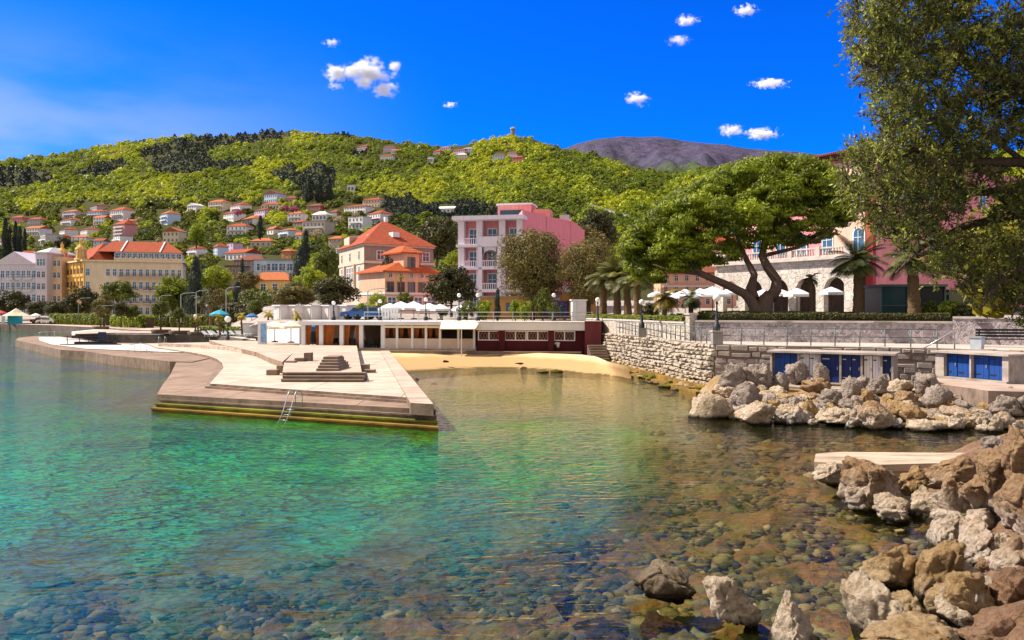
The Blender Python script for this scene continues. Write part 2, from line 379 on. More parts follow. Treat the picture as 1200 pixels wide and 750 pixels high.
PAVE = concrete('pale_paving', (.44, .39, .34), (.34, .29, .25), (1.2, 1.2))
def build_terrain():
    pxs = np.arange(-500, 1620, 6.0); ds = np.unique(np.concatenate([np.arange(46, 130, 2.0), np.arange(130, 300, 5), np.geomspace(300, 2700, 130)]))
    V, Fc = polar_sheet('h', pxs, ds, zprof, GROUND)
    cen = V[Fc].mean(1); px = 600+F*cen[:, 0]/cen[:, 1]
    keep = V[Fc][:, :, 1].min(1) >= town_start(px)-.5
    hill = cen[:, 1] > 245
    o = link('hillside', npmesh('hillside', V, Fc[keep & hill], 4, GROUND, smooth=True)); tag(o, kind='structure')
    lawn = (px > 812) & (cen[:, 1] < 69)
    o = link('town_ground', npmesh('town_ground', V, Fc[keep & ~hill & ~lawn], 4, [PAVE], smooth=True)); tag(o, kind='structure')
    o = link('hotel_lawn', npmesh('hotel_lawn', V, Fc[keep & ~hill & lawn], 4, [GROUND], smooth=True)); tag(o, kind='structure')
    # the far brown mountain, bluish haze painted into its colour
    m, nt, out = newmat('hazy_mountain_scrub'); ge = nd(nt, 'NewGeometry')
    n1 = nd(nt, 'TexNoise', {'Vector': ge.outputs['Position'], 'Scale': .0022, 'Detail': 12, 'Roughness': .68})
    n2 = nd(nt, 'TexNoise', {'Vector': ge.outputs['Position'], 'Scale': .02, 'Detail': 10, 'Roughness': .75})
    sep = nd(nt, 'SeparateXYZ', {0: ge.outputs['Position']})
    lo = nd(nt, 'MapRange', {0: sep.outputs[2], 1: 620, 2: 900, 3: -.14, 4: .1})
    c = ramp(nt, math_(nt, 'ADD', n1.outputs[0], lo.outputs[0]), [(.36, (.12, .17, .06)), (.46, (.10, .10, .11)), (.56, (.12, .105, .185)), (.75, (.15, .11, .18))])
    f = nd(nt, 'MapRange', {0: n2.outputs[0], 1: .4, 2: .65}); c = mixc(nt, math_(nt, 'MULTIPLY', f.outputs[0], .7), c, (.02, .022, .035))
    bp = nd(nt, 'Bump', {'Strength': 1.0, 'Distance': 30, 'Height': n2.outputs[0]})
    fin(nt, out, c, .95, bp.outputs[0], .05)
    MS = np.array([(500, 215), (600, 192), (650, 178), (676, 169), (700, 163), (730, 160), (770, 161), (800, 165), (840, 169), (880, 174), (930, 178), (1000, 186), (1150, 200), (1300, 215)], float)
    def zm(px, d):
        sky = np.interp(px, MS[:, 0], MS[:, 1])+(fnoise(px/25, px*0, 9, 3)-.5)*2.0; t = np.clip((d-2900)/2300, 0, 1)
        top = CZ+(HY-sky)*5200/F; base = 150
        z = base+(top-base)*(t**.9)
        z = z+(fnoise(px/30.+d/900, d/500, 5, 5)-.5)*260*np.sin(np.pi*np.clip(t, 0, 1))
        return np.where(d > 5200, top-(d-5200)*.5, z)
    V, Fc = polar_sheet('m', np.arange(480, 1320, 3.0), np.concatenate([np.linspace(2900, 5200, 110), np.linspace(5250, 6500, 10)]), zm, m)
    tag(link('mountain', npmesh('mountain', V, Fc, 4, m, smooth=True)), kind='structure')
build_terrain()

# ------------------------------------------------------------------ sea and sea bed
# (photo px, py, depth m, rockiness 0..1, tint rgb, turbidity)
WP = [(-100, 760, 1.2, .95, (.05, .19, .22), .30), (100, 745, 1.1, 1, (.05, .19, .22), .28), (300, 745, 1.0, 1, (.05, .17, .18), .24), (500, 745, .9, 1, (.06, .15, .14), .22), (650, 745, .75, 1, (.07, .12, .08), .15), (800, 745, .5, 1, (.08, .10, .03), .06), (1000, 740, .35, 1, (.08, .08, .02), .03), (1200, 740, .2, 1, (.08, .08, .02), .0),
      (50, 670, 1.4, .9, (.035, .24, .30), .42), (250, 670, 1.4, .95, (.04, .22, .27), .38), (450, 670, 1.3, 1, (.03, .16, .22), .35), (620, 670, 1.0, 1, (.03, .15, .20), .33), (720, 660, .9, 1, (.05, .12, .11), .25), (850, 660, .6, 1, (.08, .10, .02), .10), (1000, 660, .45, 1, (.08, .09, .02), .05),
      (0, 600, 2.2, .4, (.025, .32, .34), .72), (200, 610, 2.0, .5, (.03, .31, .32), .66), (400, 610, 2.0, .6, (.02, .25, .29), .62), (550, 610, 1.8, .7, (.015, .18, .26), .60), (680, 600, 1.4, .9, (.02, .15, .22), .50), (780, 610, .8, 1, (.07, .10, .03), .16), (950, 600, .5, 1, (.09, .08, .02), .06), (1100, 590, .4, 1, (.09, .08, .02), .03),
      (50, 540, 3, .1, (.03, .31, .25), .85), (250, 545, 3, .1, (.025, .32, .26), .85), (450, 550, 2.8, .15, (.03, .30, .20), .82), (600, 550, 2.2, .3, (.03, .25, .10), .75), (690, 545, 1.8, .4, (.05, .25, .04), .65), (735, 555, 1.5, .7, (.03, .19, .10), .55), (800, 550, .9, 1, (.08, .09, .02), .18), (950, 545, .5, 1, (.08, .08, .02), .08), (1150, 545, .4, 1, (.08, .08, .02), .05),
      (50, 490, 3, .05, (.03, .25, .15), .82), (160, 500, 2, .1, (.04, .25, .15), .75), (350, 520, 2.8, .05, (.04, .27, .13), .80), (540, 515, 2.2, .05, (.06, .25, .06), .72), (640, 510, 1.8, .1, (.07, .26, .02), .68), (720, 510, 1.6, .3, (.08, .25, .02), .60), (790, 515, 1.1, .9, (.08, .12, .02), .25), (900, 515, .7, 1, (.07, .08, .02), .12), (1050, 515, .5, 1, (.07, .08, .02), .08),
      (540, 470, 1.4, .05, (.11, .17, .03), .45), (620, 475, 1.2, .05, (.13, .18, .03), .42), (700, 480, 1.1, .15, (.13, .18, .02), .38), (760, 490, .9, .4, (.12, .13, .02), .25), (830, 490, .7, .6, (.10, .10, .02), .12),
      (500, 445, .5, .0, (.15, .14, .05), .25), (600, 442, .4, .0, (.18, .15, .05), .2), (700, 445, .4, .2, (.18, .14, .04), .15), (750, 465, .6, .3, (.16, .11, .04), .15),
      (20, 440, 2.6, .05, (.04, .22, .11), .75), (100, 450, 2.2, .1, (.05, .20, .10), .7), (160, 470, 1.2, .15, (.07, .16, .06), .5), (60, 415, 1.6, .2, (.07, .18, .08), .6), (140, 430, 1.2, .2, (.08, .16, .06), .5), (-100, 400, 4, 0, (.03, .22, .20), .85), (-100, 500, 4, 0, (.03, .26, .22), .85)]
_wp = np.array([(a, math.log((CZ*F)/(b-HY))*330) for a, b, *_ in WP]); _wv = np.array([(c, r, t[0]*.9, t[1]*1.08, t[2]*(.36 if b > 590 else .28), q*(.66 if b > 640 else 1.0)) for _, b, c, r, t, q in WP])
def water_field(px, d):
    q = np.stack([np.ravel(px), np.log(np.ravel(d))*330], 1); out = np.zeros((len(q), 6)); ws = np.zeros((len(q), 1))
    for p, v in zip(_wp, _wv):
        r2 = ((q-p)**2).sum(1, keepdims=True)+60; w = 1/r2**1.7; out += w*v; ws += w
    return out/ws
def build_sea():
    pxs = np.arange(-320, 1420, 8.0); ds = np.geomspace(4, 230, 190)
    PX, D = np.meshgrid(pxs, ds); A = water_field(PX, D)
    V = np.stack([(PX-600)*D/F, D, 0*D], -1).reshape(-1, 3); n, m_ = PX.shape
    i = np.arange((n-1)*m_).reshape(n-1, m_)[:, :-1].ravel(); Fc = np.stack([i, i+1, i+m_+1, i+m_], 1)
    # the rest of the open water out to the left, as a coarser skirt of the same sheet
    m, nt, out = newmat('sea_water'); ge = nd(nt, 'NewGeometry')
    at = nd(nt, 'Attribute', attribute_name='tint'); tb = nd(nt, 'Attribute', attribute_name='turbidity')
    pos = ge.outputs['Position']
    w1 = nd(nt, 'TexNoise', {'Vector': nd(nt, 'Mapping', {0: pos, 'Rotation': (0, 0, .25), 'Scale': (1.0, 2.5, 1)}).outputs[0], 'Scale': 1.0, 'Detail': 3, 'Roughness': .5, 'Distortion': .35})
    w2 = nd(nt, 'TexNoise', {'Vector': nd(nt, 'Mapping', {0: pos, 'Rotation': (0, 0, -.3), 'Scale': (3.2, 6.5, 1)}).outputs[0], 'Scale': 1.0, 'Detail': 2, 'Roughness': .5, 'Distortion': .3})
    w3 = nd(nt, 'TexNoise', {'Vector': pos, 'Scale': .12, 'Detail': 3})
    wind = nd(nt, 'MapRange', {0: w3.outputs[0], 1: .35, 2: .65, 3: .45, 4: 1.1})
    rdg = math_(nt, 'SUBTRACT', 1.0, math_(nt, 'ABSOLUTE', math_(nt, 'SUBTRACT', math_(nt, 'MULTIPLY', w1.outputs[0], 2.0), 1.0)))
    h = math_(nt, 'ADD', math_(nt, 'MULTIPLY', rdg, .75), math_(nt, 'MULTIPLY', w2.outputs[0], .26))
    h = math_(nt, 'MULTIPLY', h, wind.outputs[0])
    bp = nd(nt, 'Bump', {'Strength': 1.0, 'Distance': .06, 'Height': h}); bp2 = nd(nt, 'Bump', {'Strength': 1.0, 'Distance': 1.1, 'Height': h})
    fr = nd(nt, 'Fresnel', {0: 1.21, 1: bp.outputs[0]})
    gl = nd(nt, 'BsdfGlossy', {'Color': (.95, .95, .95), 'Roughness': .03, 'Normal': bp.outputs[0]})
    tr = nd(nt, 'BsdfTransparent', {0: (.95, .96, .86)})
    vn = nd(nt, 'TexNoise', {'Vector': pos, 'Scale': .45, 'Detail': 6, 'Roughness': .6})
    body = mixc(nt, nd(nt, 'MapRange', {0: vn.outputs[0], 1: .3, 2: .7}).outputs[0], mixc(nt, .3, at.outputs['Color'], (.02, .08, .02)), at.outputs['Color'])
    df = nd(nt, 'BsdfDiffuse', {0: body, 'Normal': bp2.outputs[0]})
    patch = nd(nt, 'MapRange', {0: vn.outputs[0], 1: .3, 2: .7, 3: .75, 4: 1.15})
    q = math_(nt, 'MULTIPLY', tb.outputs['Fac'], patch.outputs[0], True)
    a = nd(nt, 'MixShader', {0: q, 1: tr.outputs[0], 2: df.outputs[0]})
    b = nd(nt, 'MixShader', {0: fr.outputs[0], 1: a.outputs[0], 2: gl.outputs[0]}); nt.links.new(b.outputs[0], out.inputs[0])
    me = npmesh('sea', V, Fc, 4, m, smooth=True)
    t = me.attributes.new('tint', 'FLOAT_COLOR', 'POINT'); t.data.foreach_set('color', np.concatenate([A[:, 2:5], np.ones((len(A), 1))], 1).astype(np.float32).ravel())
    t = me.attributes.new('turbidity', 'FLOAT', 'POINT'); t.data.foreach_set('value', A[:, 5].astype(np.float32))
    tag(link('sea', me), kind='structure')
    # sea bed
    pxs = np.arange(-320, 1420, 6.0); ds = np.geomspace(5, 230, 260); PX, D = np.meshgrid(pxs, ds); A = water_field(PX, D)
    x = (PX-600).ravel()*D.ravel()/F; y = D.ravel(); rk = A[:, 1]
    z = -A[:, 0]*.85+rk*((fnoise(x*1.1, y*1.1, 21, 4)-.5)*.7+(np.abs(fnoise(x*2.6, y*2.6, 31, 3)-.5))*.35)
    z = np.minimum(z, -.06)
    V = np.stack([x, y, z], -1); n, m_ = PX.shape
    i = np.arange((n-1)*m_).reshape(n-1, m_)[:, :-1].ravel(); Fc = np.stack([i, i+1, i+m_+1, i+m_], 1)
    m, nt, out = newmat('seabed_sand_and_weed'); ge = nd(nt, 'NewGeometry'); pos = ge.outputs['Position']
    rkn = nd(nt, 'Attribute', attribute_name='rocky')
    n1 = nd(nt, 'TexNoise', {'Vector': pos, 'Scale': 1.1, 'Detail': 8, 'Roughness': .65}); n2 = nd(nt, 'TexNoise', {'Vector': pos, 'Scale': 5, 'Detail': 8, 'Roughness': .7})
    vo = nd(nt, 'TexVoronoi', {'Vector': pos, 'Scale': 2.6})
    rock = ramp(nt, n1.outputs[0], [(.28, (.03, .025, .008)), (.42, (.17, .12, .025)), (.52, (.36, .17, .06)), (.60, (.24, .20, .035)), (.72, (.48, .28, .13))])
    rock = mixc(nt, math_(nt, 'MULTIPLY', n2.outputs[0], .8), rock, (.02, .018, .008))
    sand = mixc(nt, n2.outputs[0], (.42, .36, .17), (.24, .21, .09))
    edge = math_(nt, 'ADD', rkn.outputs['Fac'], math_(nt, 'MULTIPLY', math_(nt, 'SUBTRACT', n1.outputs[0], .5), 1.3))
    f = nd(nt, 'MapRange', {0: edge, 1: .38, 2: .56})
    c = mixc(nt, f.outputs[0], sand, rock)
    bp = nd(nt, 'Bump', {'Strength': 1.0, 'Distance': .15, 'Height': math_(nt, 'ADD', n2.outputs[0], vo.outputs[0])})
    fin(nt, out, c, .9, bp.outputs[0], .1)
    me = npmesh('seabed', V, Fc, 4, m, smooth=True)
    t = me.attributes.new('rocky', 'FLOAT', 'POINT'); t.data.foreach_set('value', rk.astype(np.float32))
    tag(link('seabed', me), kind='structure')
    # loose stones lying on the bed
    rs = np.random.RandomState(5); n = 15000
    px = rs.uniform(-60, 1220, n); d = 11.0*(44/11.0)**(rs.uniform(0, 1, n)**1.35); A = water_field(px, d)
    k = rs.uniform(0, 1, n) < np.clip((A[:, 1]-.35)*1.7, 0, 1); px, d, A = px[k], d[k], A[k]; n = len(px)
    x = (px-600)*d/F; s = np.minimum(np.minimum(rs.lognormal(-2.6, .5, n), .15), A[:, 0]*.5)*(1+d/60); zb = -A[:, 0]*.85+.02
    Vl, Fl, tl, b0 = [], [], [], 0; tone = rs.beta(1.1, 1.5, n)
    for sub, sel in ((2, np.where(d < 16.5)[0]), (1, np.where(d >= 16.5)[0])):
        v0, f0 = ICO[sub]; nvar = [v0*(1+.26*rs.normal(size=(len(v0), 1))) for _ in range(9)]; V = np.zeros((len(sel), len(v0), 3))
        for q_, i in enumerate(sel):
            a = rs.uniform(0, 6.28); c, q = math.cos(a), math.sin(a); v = nvar[i % 9]*np.array([s[i]*rs.uniform(.8, 1.5), s[i], s[i]*rs.uniform(.45, .8)])
            V[q_] = np.stack([v[:, 0]*c-v[:, 1]*q+x[i], v[:, 0]*q+v[:, 1]*c+d[i], v[:, 2]+min(zb[i], -.05-v[:, 2].max())], 1)
        Vl.append(V.reshape(-1, 3)); Fl.append((f0[None]+(np.arange(len(sel))*len(v0))[:, None, None]).reshape(-1, 3)+b0); b0 += len(sel)*len(v0); tl.append(np.repeat(tone[sel], len(f0)))
    V, Fc, tl = np.concatenate(Vl), np.concatenate(Fl), np.concatenate(tl)
    m, nt, out = newmat('seabed_stones'); at = nd(nt, 'Attribute', attribute_name='tone'); ge = nd(nt, 'NewGeometry')
    n2 = nd(nt, 'TexNoise', {'Vector': ge.outputs['Position'], 'Scale': 9, 'Detail': 6, 'Roughness': .7})
    c = ramp(nt, at.outputs['Fac'], [(0, (.03, .03, .015)), (.3, (.11, .10, .035)), (.5, (.22, .15, .06)), (.68, (.16, .17, .05)), (.85, (.32, .24, .11)), (1, (.52, .42, .25))])
    c = mixc(nt, math_(nt, 'MULTIPLY', n2.outputs[0], .8), c, (.02, .018, .008))
    fin(nt, out, c, .9, nd(nt, 'Bump', {'Strength': .8, 'Distance': .05, 'Height': n2.outputs[0]}).outputs[0], .1)
    tag(link('seabed_stones', npmesh('seabed_stones', V, Fc, 3, m, tl, smooth=True)), kind='stuff')
build_sea()

# ------------------------------------------------------------------ forest on the hills
HOUSES = []      # filled by the list in the next section before the forest is planted
CONIFER_BANDS = [[(-60, 196), (30, 198), (60, 203), (62, 214), (30, 222), (-60, 224)], [(85, 203), (110, 192), (150, 189), (155, 199), (120, 208), (85, 210)],
    [(160, 178), (200, 167), (250, 160), (345, 153), (340, 163), (270, 172), (230, 183), (200, 192), (168, 192)], [(178, 192), (215, 179), (245, 181), (250, 192), (290, 186), (296, 197), (250, 201), (205, 206), (178, 202)],
    [(368, 160), (385, 156), (420, 158), (405, 162), (370, 163)], [(312, 206), (340, 195), (350, 205), (375, 194), (396, 199), (396, 216), (382, 229), (358, 233), (345, 216)], [(410, 178), (425, 176), (432, 182), (415, 186)],
    [(430, 236), (470, 232), (500, 240), (560, 236), (600, 246), (580, 256), (520, 258), (440, 252)]]
def inpoly(x, y, poly):
    r = np.zeros(len(x), bool); n = len(poly)
    for i in range(n):
        x1, y1 = poly[i]; x2, y2 = poly[(i+1) % n]
        c = ((y1 > y) != (y2 > y)); r ^= c & (x < (x2-x1)*(y-y1)/(y2-y1+1e-9)+x1)
    return r
def plant_forest():
    rs = np.random.RandomState(11); n = 54000
    px = rs.uniform(-70, 1240, n); sky = np.interp(px, SKY[:, 0], SKY[:, 1]); u = rs.uniform(0, 1, n)
    py = sky+(338-sky)*u**1.02
    px[:7500] = rs.uniform(-40, 560, 7500); py[:7500] = rs.uniform(236, 332, 7500)
    dg = np.geomspace(150, 2000, 420); pg = np.arange(-80, 1251, 10.0)
    T = HY-(zprof(pg[:, None], dg[None])-CZ)*F/dg[None]; T = np.minimum.accumulate(T, 1)
    d = np.zeros(n); pi = np.clip(((px+80)/10).astype(int), 0, len(pg)-1)
    for i in range(len(pg)):
        k = pi == i; d[k] = np.interp(-py[k], -T[i], dg)
    keep = d > 255
    for (a, b, t, bs) in HOUSES: keep &= ~((px > a-1) & (px < b+1) & (py > t-1) & (py < bs+2.0))
    for (x0, x1) in ((0, 215), (395, 500), (535, 690)):          # built-up strips behind the big hotels
        keep &= ~((px > x0) & (px < x1) & (py > 300))
    px, py, d = px[keep], py[keep], d[keep]; n = len(px)
    wob = (fnoise(px/14, py/9, 17, 3)-.5)*16
    con = np.zeros(n, bool)
    for p in CONIFER_BANDS: con |= inpoly(px+wob*.9, py+wob*.45, p)
    town = (py > np.interp(px, [0, 100, 250, 430, 560, 1000], [246, 238, 232, 226, 250, 300]))
    dk = (vnoise(px/16, py/8, 23) < .62) & town
    con |= (rs.uniform(0, 1, n) < .012)
    r = np.clip(2.25*d/F, 1.1, 4.8)*rs.lognormal(0, .36, n)*np.where(con, .85, 1)*np.where(town, 1.05, 1.0)
    hgt = r*np.where(con, 1.55, 1.2)
    x = (px-600)*d/F; z = zprof(px, d)
    treetone = np.clip(.55+(fnoise(px/45, py/20, 41, 3)-.5)*2.3+rs.normal(0, .2, n), .05, 1)
    for name, sel, mat in (('spring_forest', ~con & ~dk, L_SPRING), ('dark_woods', con, L_CONIF), ('garden_greenery', dk & ~con, L_MID)):
        ii = np.where(sel)[0]; per = np.where(d[ii] < 700, 104, np.where(d[ii] < 1150, 64, 42))
        idx = np.repeat(ii, per); m = len(idx); dv = unit(rs.normal(size=(m, 3))); dv[:, 2] = np.abs(dv[:, 2])*1.0-.12
        lump = 1+.22*np.sin(dv[:, 0]*5+idx)*np.sin(dv[:, 1]*5+idx*1.7)
        rad = r[idx]*rs.uniform(.72, 1.06, m)*lump
        C = np.stack([x[idx]+dv[:, 0]*rad, d[idx]+dv[:, 1]*rad, z[idx]+.15*r[idx]+dv[:, 2]*hgt[idx]*rs.uniform(.75, 1.05, m)], 1)
        if name == 'dark_woods':
            k = 1-np.clip((C[:, 2]-z[idx])/(hgt[idx]*1.05), 0, 1)*.8; C[:, 0] = x[idx]+(C[:, 0]-x[idx])*k; C[:, 1] = d[idx]+(C[:, 1]-d[idx])*k
        Nn = unit(dv*np.array([1, 1, 1.1])+.55*rs.normal(size=(m, 3)))
        V, Fc, k3 = leaves(C, Nn, r[idx]*rs.uniform(.26, .46, m), r[idx]*rs.uniform(.2, .34, m), rs, tri=True)
        tone = np.clip(treetone[idx]+rs.normal(0, .13, m), 0, 1)
        tag(link(name, npmesh(name, V, Fc, 3, mat, tone)), kind='stuff')

# ------------------------------------------------------------------ crowns of single trees (shared meshes)
def crown_mesh(name, mat, seed, nclump=46, per=120, leaf=.035, shape='round', flat=1.0):
    """unit crown: width 1, height 1, base at z = 0"""
    rs = np.random.RandomState(seed); Cs, Ns, Tn, Ls = [], [], [], []
    for c in range(nclump):
        while True:
            if shape == 'cone':
                h = rs.uniform(0, 1)**1.25; a = rs.uniform(0, 6.28); rr = .5*(1-h)**.8*rs.uniform(.45, 1)*min(1, h*8+.5); p = np.array([rr*math.cos(a), rr*math.sin(a), h*.96+.02]); cr = .10+.08*(1-h); break
            if shape == 'column':
                h = rs.uniform(0, 1); a = rs.uniform(0, 6.28); w = math.sin(math.pi*min(1, h*.8+.18))**.6; rr = .40*w*rs.uniform(.3, 1); p = np.array([rr*math.cos(a), rr*math.sin(a), h*.94+.03]); cr = .11; break
            dv = unit(rs.normal(size=3)); q = rs.uniform(.45, .86)
            if shape == 'umbrella':
                p = np.array([dv[0]*.5*q*1.05, dv[1]*.5*q*1.05, .22+abs(dv[2])*.68*q]); cr = rs.uniform(.10, .17); break
            p = np.array([dv[0]*.5*q, dv[1]*.5*q, .5+dv[2]*.5*q]); cr = rs.uniform(.11, .2)
            if p[2] > .1: break
        dv = unit(rs.normal(size=(per, 3))); rad = cr*rs.uniform(.55, 1.05, (per, 1)); fl = np.array([1, 1, .8*flat])
        C = p+dv*rad*fl; out = unit(dv+.5*unit(p-np.array([0, 0, .45])))
        Cs.append(C); Ns.append(unit(out+.55*rs.normal(size=(per, 3)))); Tn.append(np.clip(rs.normal(.5, .16)+rs.normal(0, .2, per), 0, 1)); Ls.append(leaf*rs.uniform(.6, 1.25, per))
    C, Nn, tn, L = map(np.concatenate, (Cs, Ns, Tn, Ls)); V, Fc, k = leaves(C, Nn, L, L*.5, rs)
    return npmesh(name, V, Fc, 4, mat, tn)
def trunk_mb(h, r, fork=.5, spread=.5, n=5, seed=0, lean=0.0):
    rr = random.Random(seed); mb = MB(); top = Vector((lean, 0, h*fork))
    mb.tube([(0, 0, -.4), (lean*.3+rr.uniform(-.1, .1)*r*4, 0, h*fork*.5), top], [r*1.25, r, r*.85], 9)
    for i in range(n):
        a = 6.28*i/n+rr.uniform(-.4, .4); e = top+Vector((math.cos(a)*spread, math.sin(a)*spread, h*(1-fork)*rr.uniform(.6, 1.0)))
        mb.tube([top-Vector((0, 0, r)), top.lerp(e, .45)+Vector((0, 0, h*.06)), e], [r*.65, r*.42, r*.15], 6)
    return mb
CR = {}
def crown(kind, v=0):
    if (kind, v) not in CR:
        spec = dict(dark=(L_DARK, 52, 150, .030, 'round'), olive=(L_OLIVE, 52, 150, .030, 'round'), mid=(L_MID, 46, 120, .034, 'round'), spring=(L_SPRING, 46, 120, .034, 'round'), pine=(L_PINE, 44, 150, .030, 'umbrella'), darkpine=(L_MID, 44, 150, .03, 'umbrella'),
                    cypress=(L_CONIF, 80, 90, .028, 'column'), conifer=(L_CONIF, 90, 90, .03, 'cone'), bush=(L_MID, 30, 100, .045, 'round'), ybush=(L_SPRING, 30, 100, .045, 'round'), hedge=(L_HEDGE, 30, 100, .045, 'round'), pink=(L_PINK, 30, 100, .045, 'round'), pale=(L_PALE, 30, 100, .045, 'round'), bigolive=(L_OLIVE, 120, 230, .016, 'round'), yellow=(L_YEL, 40, 110, .04, 'round'))[kind]
        CR[kind, v] = crown_mesh(kind+'_crown', spec[0], 100+v*17+len(kind), *spec[1:])
    return CR[kind, v]
def tree(name, label, cat, x, y, z, h, w, kind, v=0, group=None, clear=.25, trunk_r=None, bark=None, depth=None):
    """a trunk with limbs and a leafy crown; h total height, w crown width, clear = share of bare trunk"""
    t = thing(name, label, cat, (x, y, z), R.uniform(0, .5), group)
    r = trunk_r or max(.06, h*.025); ch = h*(1-clear)
    trunk_mb(h*.9, r, max(.18, clear+.12), w*.26, 5, int(x*10) & 255).build('trunk', bark or BARK, t)
    c = link('crown', crown(kind, v), t, (0, 0, h*clear)); c.scale = (w, depth or w, ch)
    return t
def at(px, d): return (X(px, d), d)
# ------------------------------------------------------------------ quays, pier, beach, promenade
PIER = concrete('pier_concrete', (.57, .46, .37), (.42, .32, .25)); PIERLOW = concrete('brown_worn_concrete', (.34, .24, .17), (.22, .15, .11))
PIERRISE = concrete('step_concrete', (.30, .22, .17), (.19, .135, .105)); ALGAE = concrete('green_algae_concrete', (.24, .25, .03), (.09, .08, .02)); RUST = concrete('ochre_algae_concrete', (.34, .20, .03), (.16, .10, .03))  # PIERRISE: pier concrete darkened for the shade on risers and sides
WHITECOAT = concrete('whitewashed_concrete', (.70, .66, .62), (.55, .48, .43)); QUAYWALL = concrete('quay_wall', (.20, .155, .14), (.12, .09, .085))  # QUAYWALL: shade on the quay face put into a darker colour
def poly(pts, z): return [tuple(G(a, b, z)[:2]) for a, b in pts]
def deck(name, pts, z, z0, mats, raw=None):
    o = MB().prism(raw or poly(pts, z), z0, z, 0, 1).build(name, mats); return tag(o, kind='structure')
def wood_steps(mb, A, B, n, rise, tread, z0, mats=None, back=3.0, rd=None):
    A, B = Vector(A), Vector(B); u = (B-A).normalized(); nn = Vector((-u.y, u.x))
    if nn.y < 0: nn = -nn
    for i in range(n):
        r_ = nn if rd is None else Vector(rd)/Vector(rd).dot(nn)
        a, b = A+nn*(i*tread), B+r_*(i*tread)
        m_ = mats[i] if mats else 0; lip = min(.07, rise*.4)
        mb.prism([a+nn*.07, b+r_*.07, B+r_*back, A+nn*back], z0+(rise*(i-1) if i else -.8), z0+rise*(i+1)-lip, m_)
        mb.prism([a, b, B+r_*back, A+nn*back], z0+rise*(i+1)-lip, z0+rise*(i+1), m_, bottom=True)
    return nn
deck('quay', [(-420, 378.6), (-200, 379), (0, 379.6), (60, 381), (120, 384), (150, 386), (250, 390), (285, 393), (300, 396)], 1.5, -3, [PIER, QUAYWALL],
     raw=[tuple(G(a, b, 1.5)[:2]) for a, b in [(-420, 379.2), (-200, 379.4), (0, 379.6), (60, 381), (120, 384), (150, 386), (250, 390), (285, 393), (330, 398)]]+[(X(330, 90), 90), (X(300, 130), 130), (X(120, 200), 200), (X(-420, 200), 200)])
deck('pool_deck', [(84, 393.0), (110, 391.8), (135, 391.4), (245, 392.6), (272, 395), (300, 399), (300, 391), (250, 388.6), (150, 386.6), (110, 386), (84, 388.5)], 1.25, -3, [WHITECOAT, QUAYWALL])
deck('harbour_step', [(88, 391.4), (135, 389.8), (245, 391.2), (245, 389.2), (110, 387.2), (88, 389.6)], 1.42, 1.2, [PIER, QUAYWALL])
deck('breakwater', [(18, 398.3), (40, 403), (71, 410), (99, 411.5), (133, 416.5), (167, 420), (199, 423.5), (225, 424), (262, 416), (250, 401.4), (200, 402.4), (135, 401.8), (110, 400), (96, 397), (70, 394.2), (40, 393.8), (22, 395.6)], .85, -3, [PIERLOW, PIERRISE])
deck('whitewashed_walk', [(60, 403.5), (100, 408.5), (150, 410.5), (200, 412.5), (245, 413), (246, 402.2), (200, 403.4), (135, 402.9), (108, 401.2), (92, 397.6), (70, 395), (45, 395), (46, 399)], .93, .8, [WHITECOAT, PIERRISE])
SHELF = deck('submerged_shelf', [(96, 490), (150, 462), (190, 440), (232, 429), (470, 440), (536, 512), (180, 494)], -.22, -3, [RUST, RUST], raw=poly([(96, 490), (150, 462), (190, 440), (232, 429), (470, 440), (536, 512), (180, 494)], 0))
L0, R0 = G(176, 482.5, 0), G(514, 506, 0)
mb = MB(); nrm = wood_steps(mb, (L0.x, L0.y), (R0.x, R0.y), 4, .19, .27, .0, [1, 2, 0, 0], 3.0, (-.2, .98))
tag(mb.build('pier_steps', [PIERRISE, RUST, ALGAE]), kind='structure')
deck('lower_terrace', [(184, 462), (508, 480), (456, 411.5), (262, 404), (207, 423.5), (199, 440), (191, 450)], .785, -3, [concrete('slab_terrace', (.36, .25, .18), (.24, .165, .12), (3.4, 8)), PIERRISE])
deck('terrace_step', [(240, 452.5), (486, 470.3), (447, 411), (258, 420), (252, 432)], .90, .7, [PIERRISE, PIERRISE])
deck('upper_deck', [(246, 449.5), (483, 466), (446.5, 411), (420, 407), (300, 402), (245, 401), (172, 402.6), (182, 407), (225, 413), (243, 416.5), (254, 420.5), (260, 425), (262, 431)], 1.03, .7, [concrete('pale_deck', (.62, .51, .42), (.47, .37, .29), (5, 4)), PIERRISE])
deck('pier_coping', [(481, 472), (508, 473.5), (456, 411), (445.5, 411)], 1.09, .6, [PIER, PIERRISE])
deck('raised_platform', [(331, 436.3), (424, 436.3), (418, 404.8), (352, 403), (345, 412), (333, 425)], 1.5, .9, [PIER, PIERRISE])
a, b = G(329, 447.8, 1.03), G(425, 448, 1.03); mb = MB(); wood_steps(mb, (a.x, a.y), (b.x, b.y), 3, .157, .3, 1.03, back=1.2); tag(mb.build('platform_steps', [PIERRISE]), kind='structure')
deck('curved_bank', [(245, 398.6), (300, 399.4), (352, 402.6), (345, 412), (331, 424), (318, 420), (300, 412.4), (262, 404.4)], 1.42, .9, [PIER, PIERLOW])
def low_wall(name, label, pts, z0, z1, w, mat):
    mb = MB(); q = [Vector(G(a, b, z0)) for a, b in pts]
    for i in range(len(q)-1): mb.beam(q[i]+Vector((0, 0, (z1-z0)/2)), q[i+1]+Vector((0, 0, (z1-z0)/2)), w, z1-z0-.002*i)
    o = mb.build(name, [mat]); return tag(o, label, 'wall')
low_wall('low_wall', 'low pinkish concrete wall curving along the pier deck', [(190, 405.5), (235, 407.5), (275, 411), (303, 416.5)], 1.03, 1.36, .9, PIER)
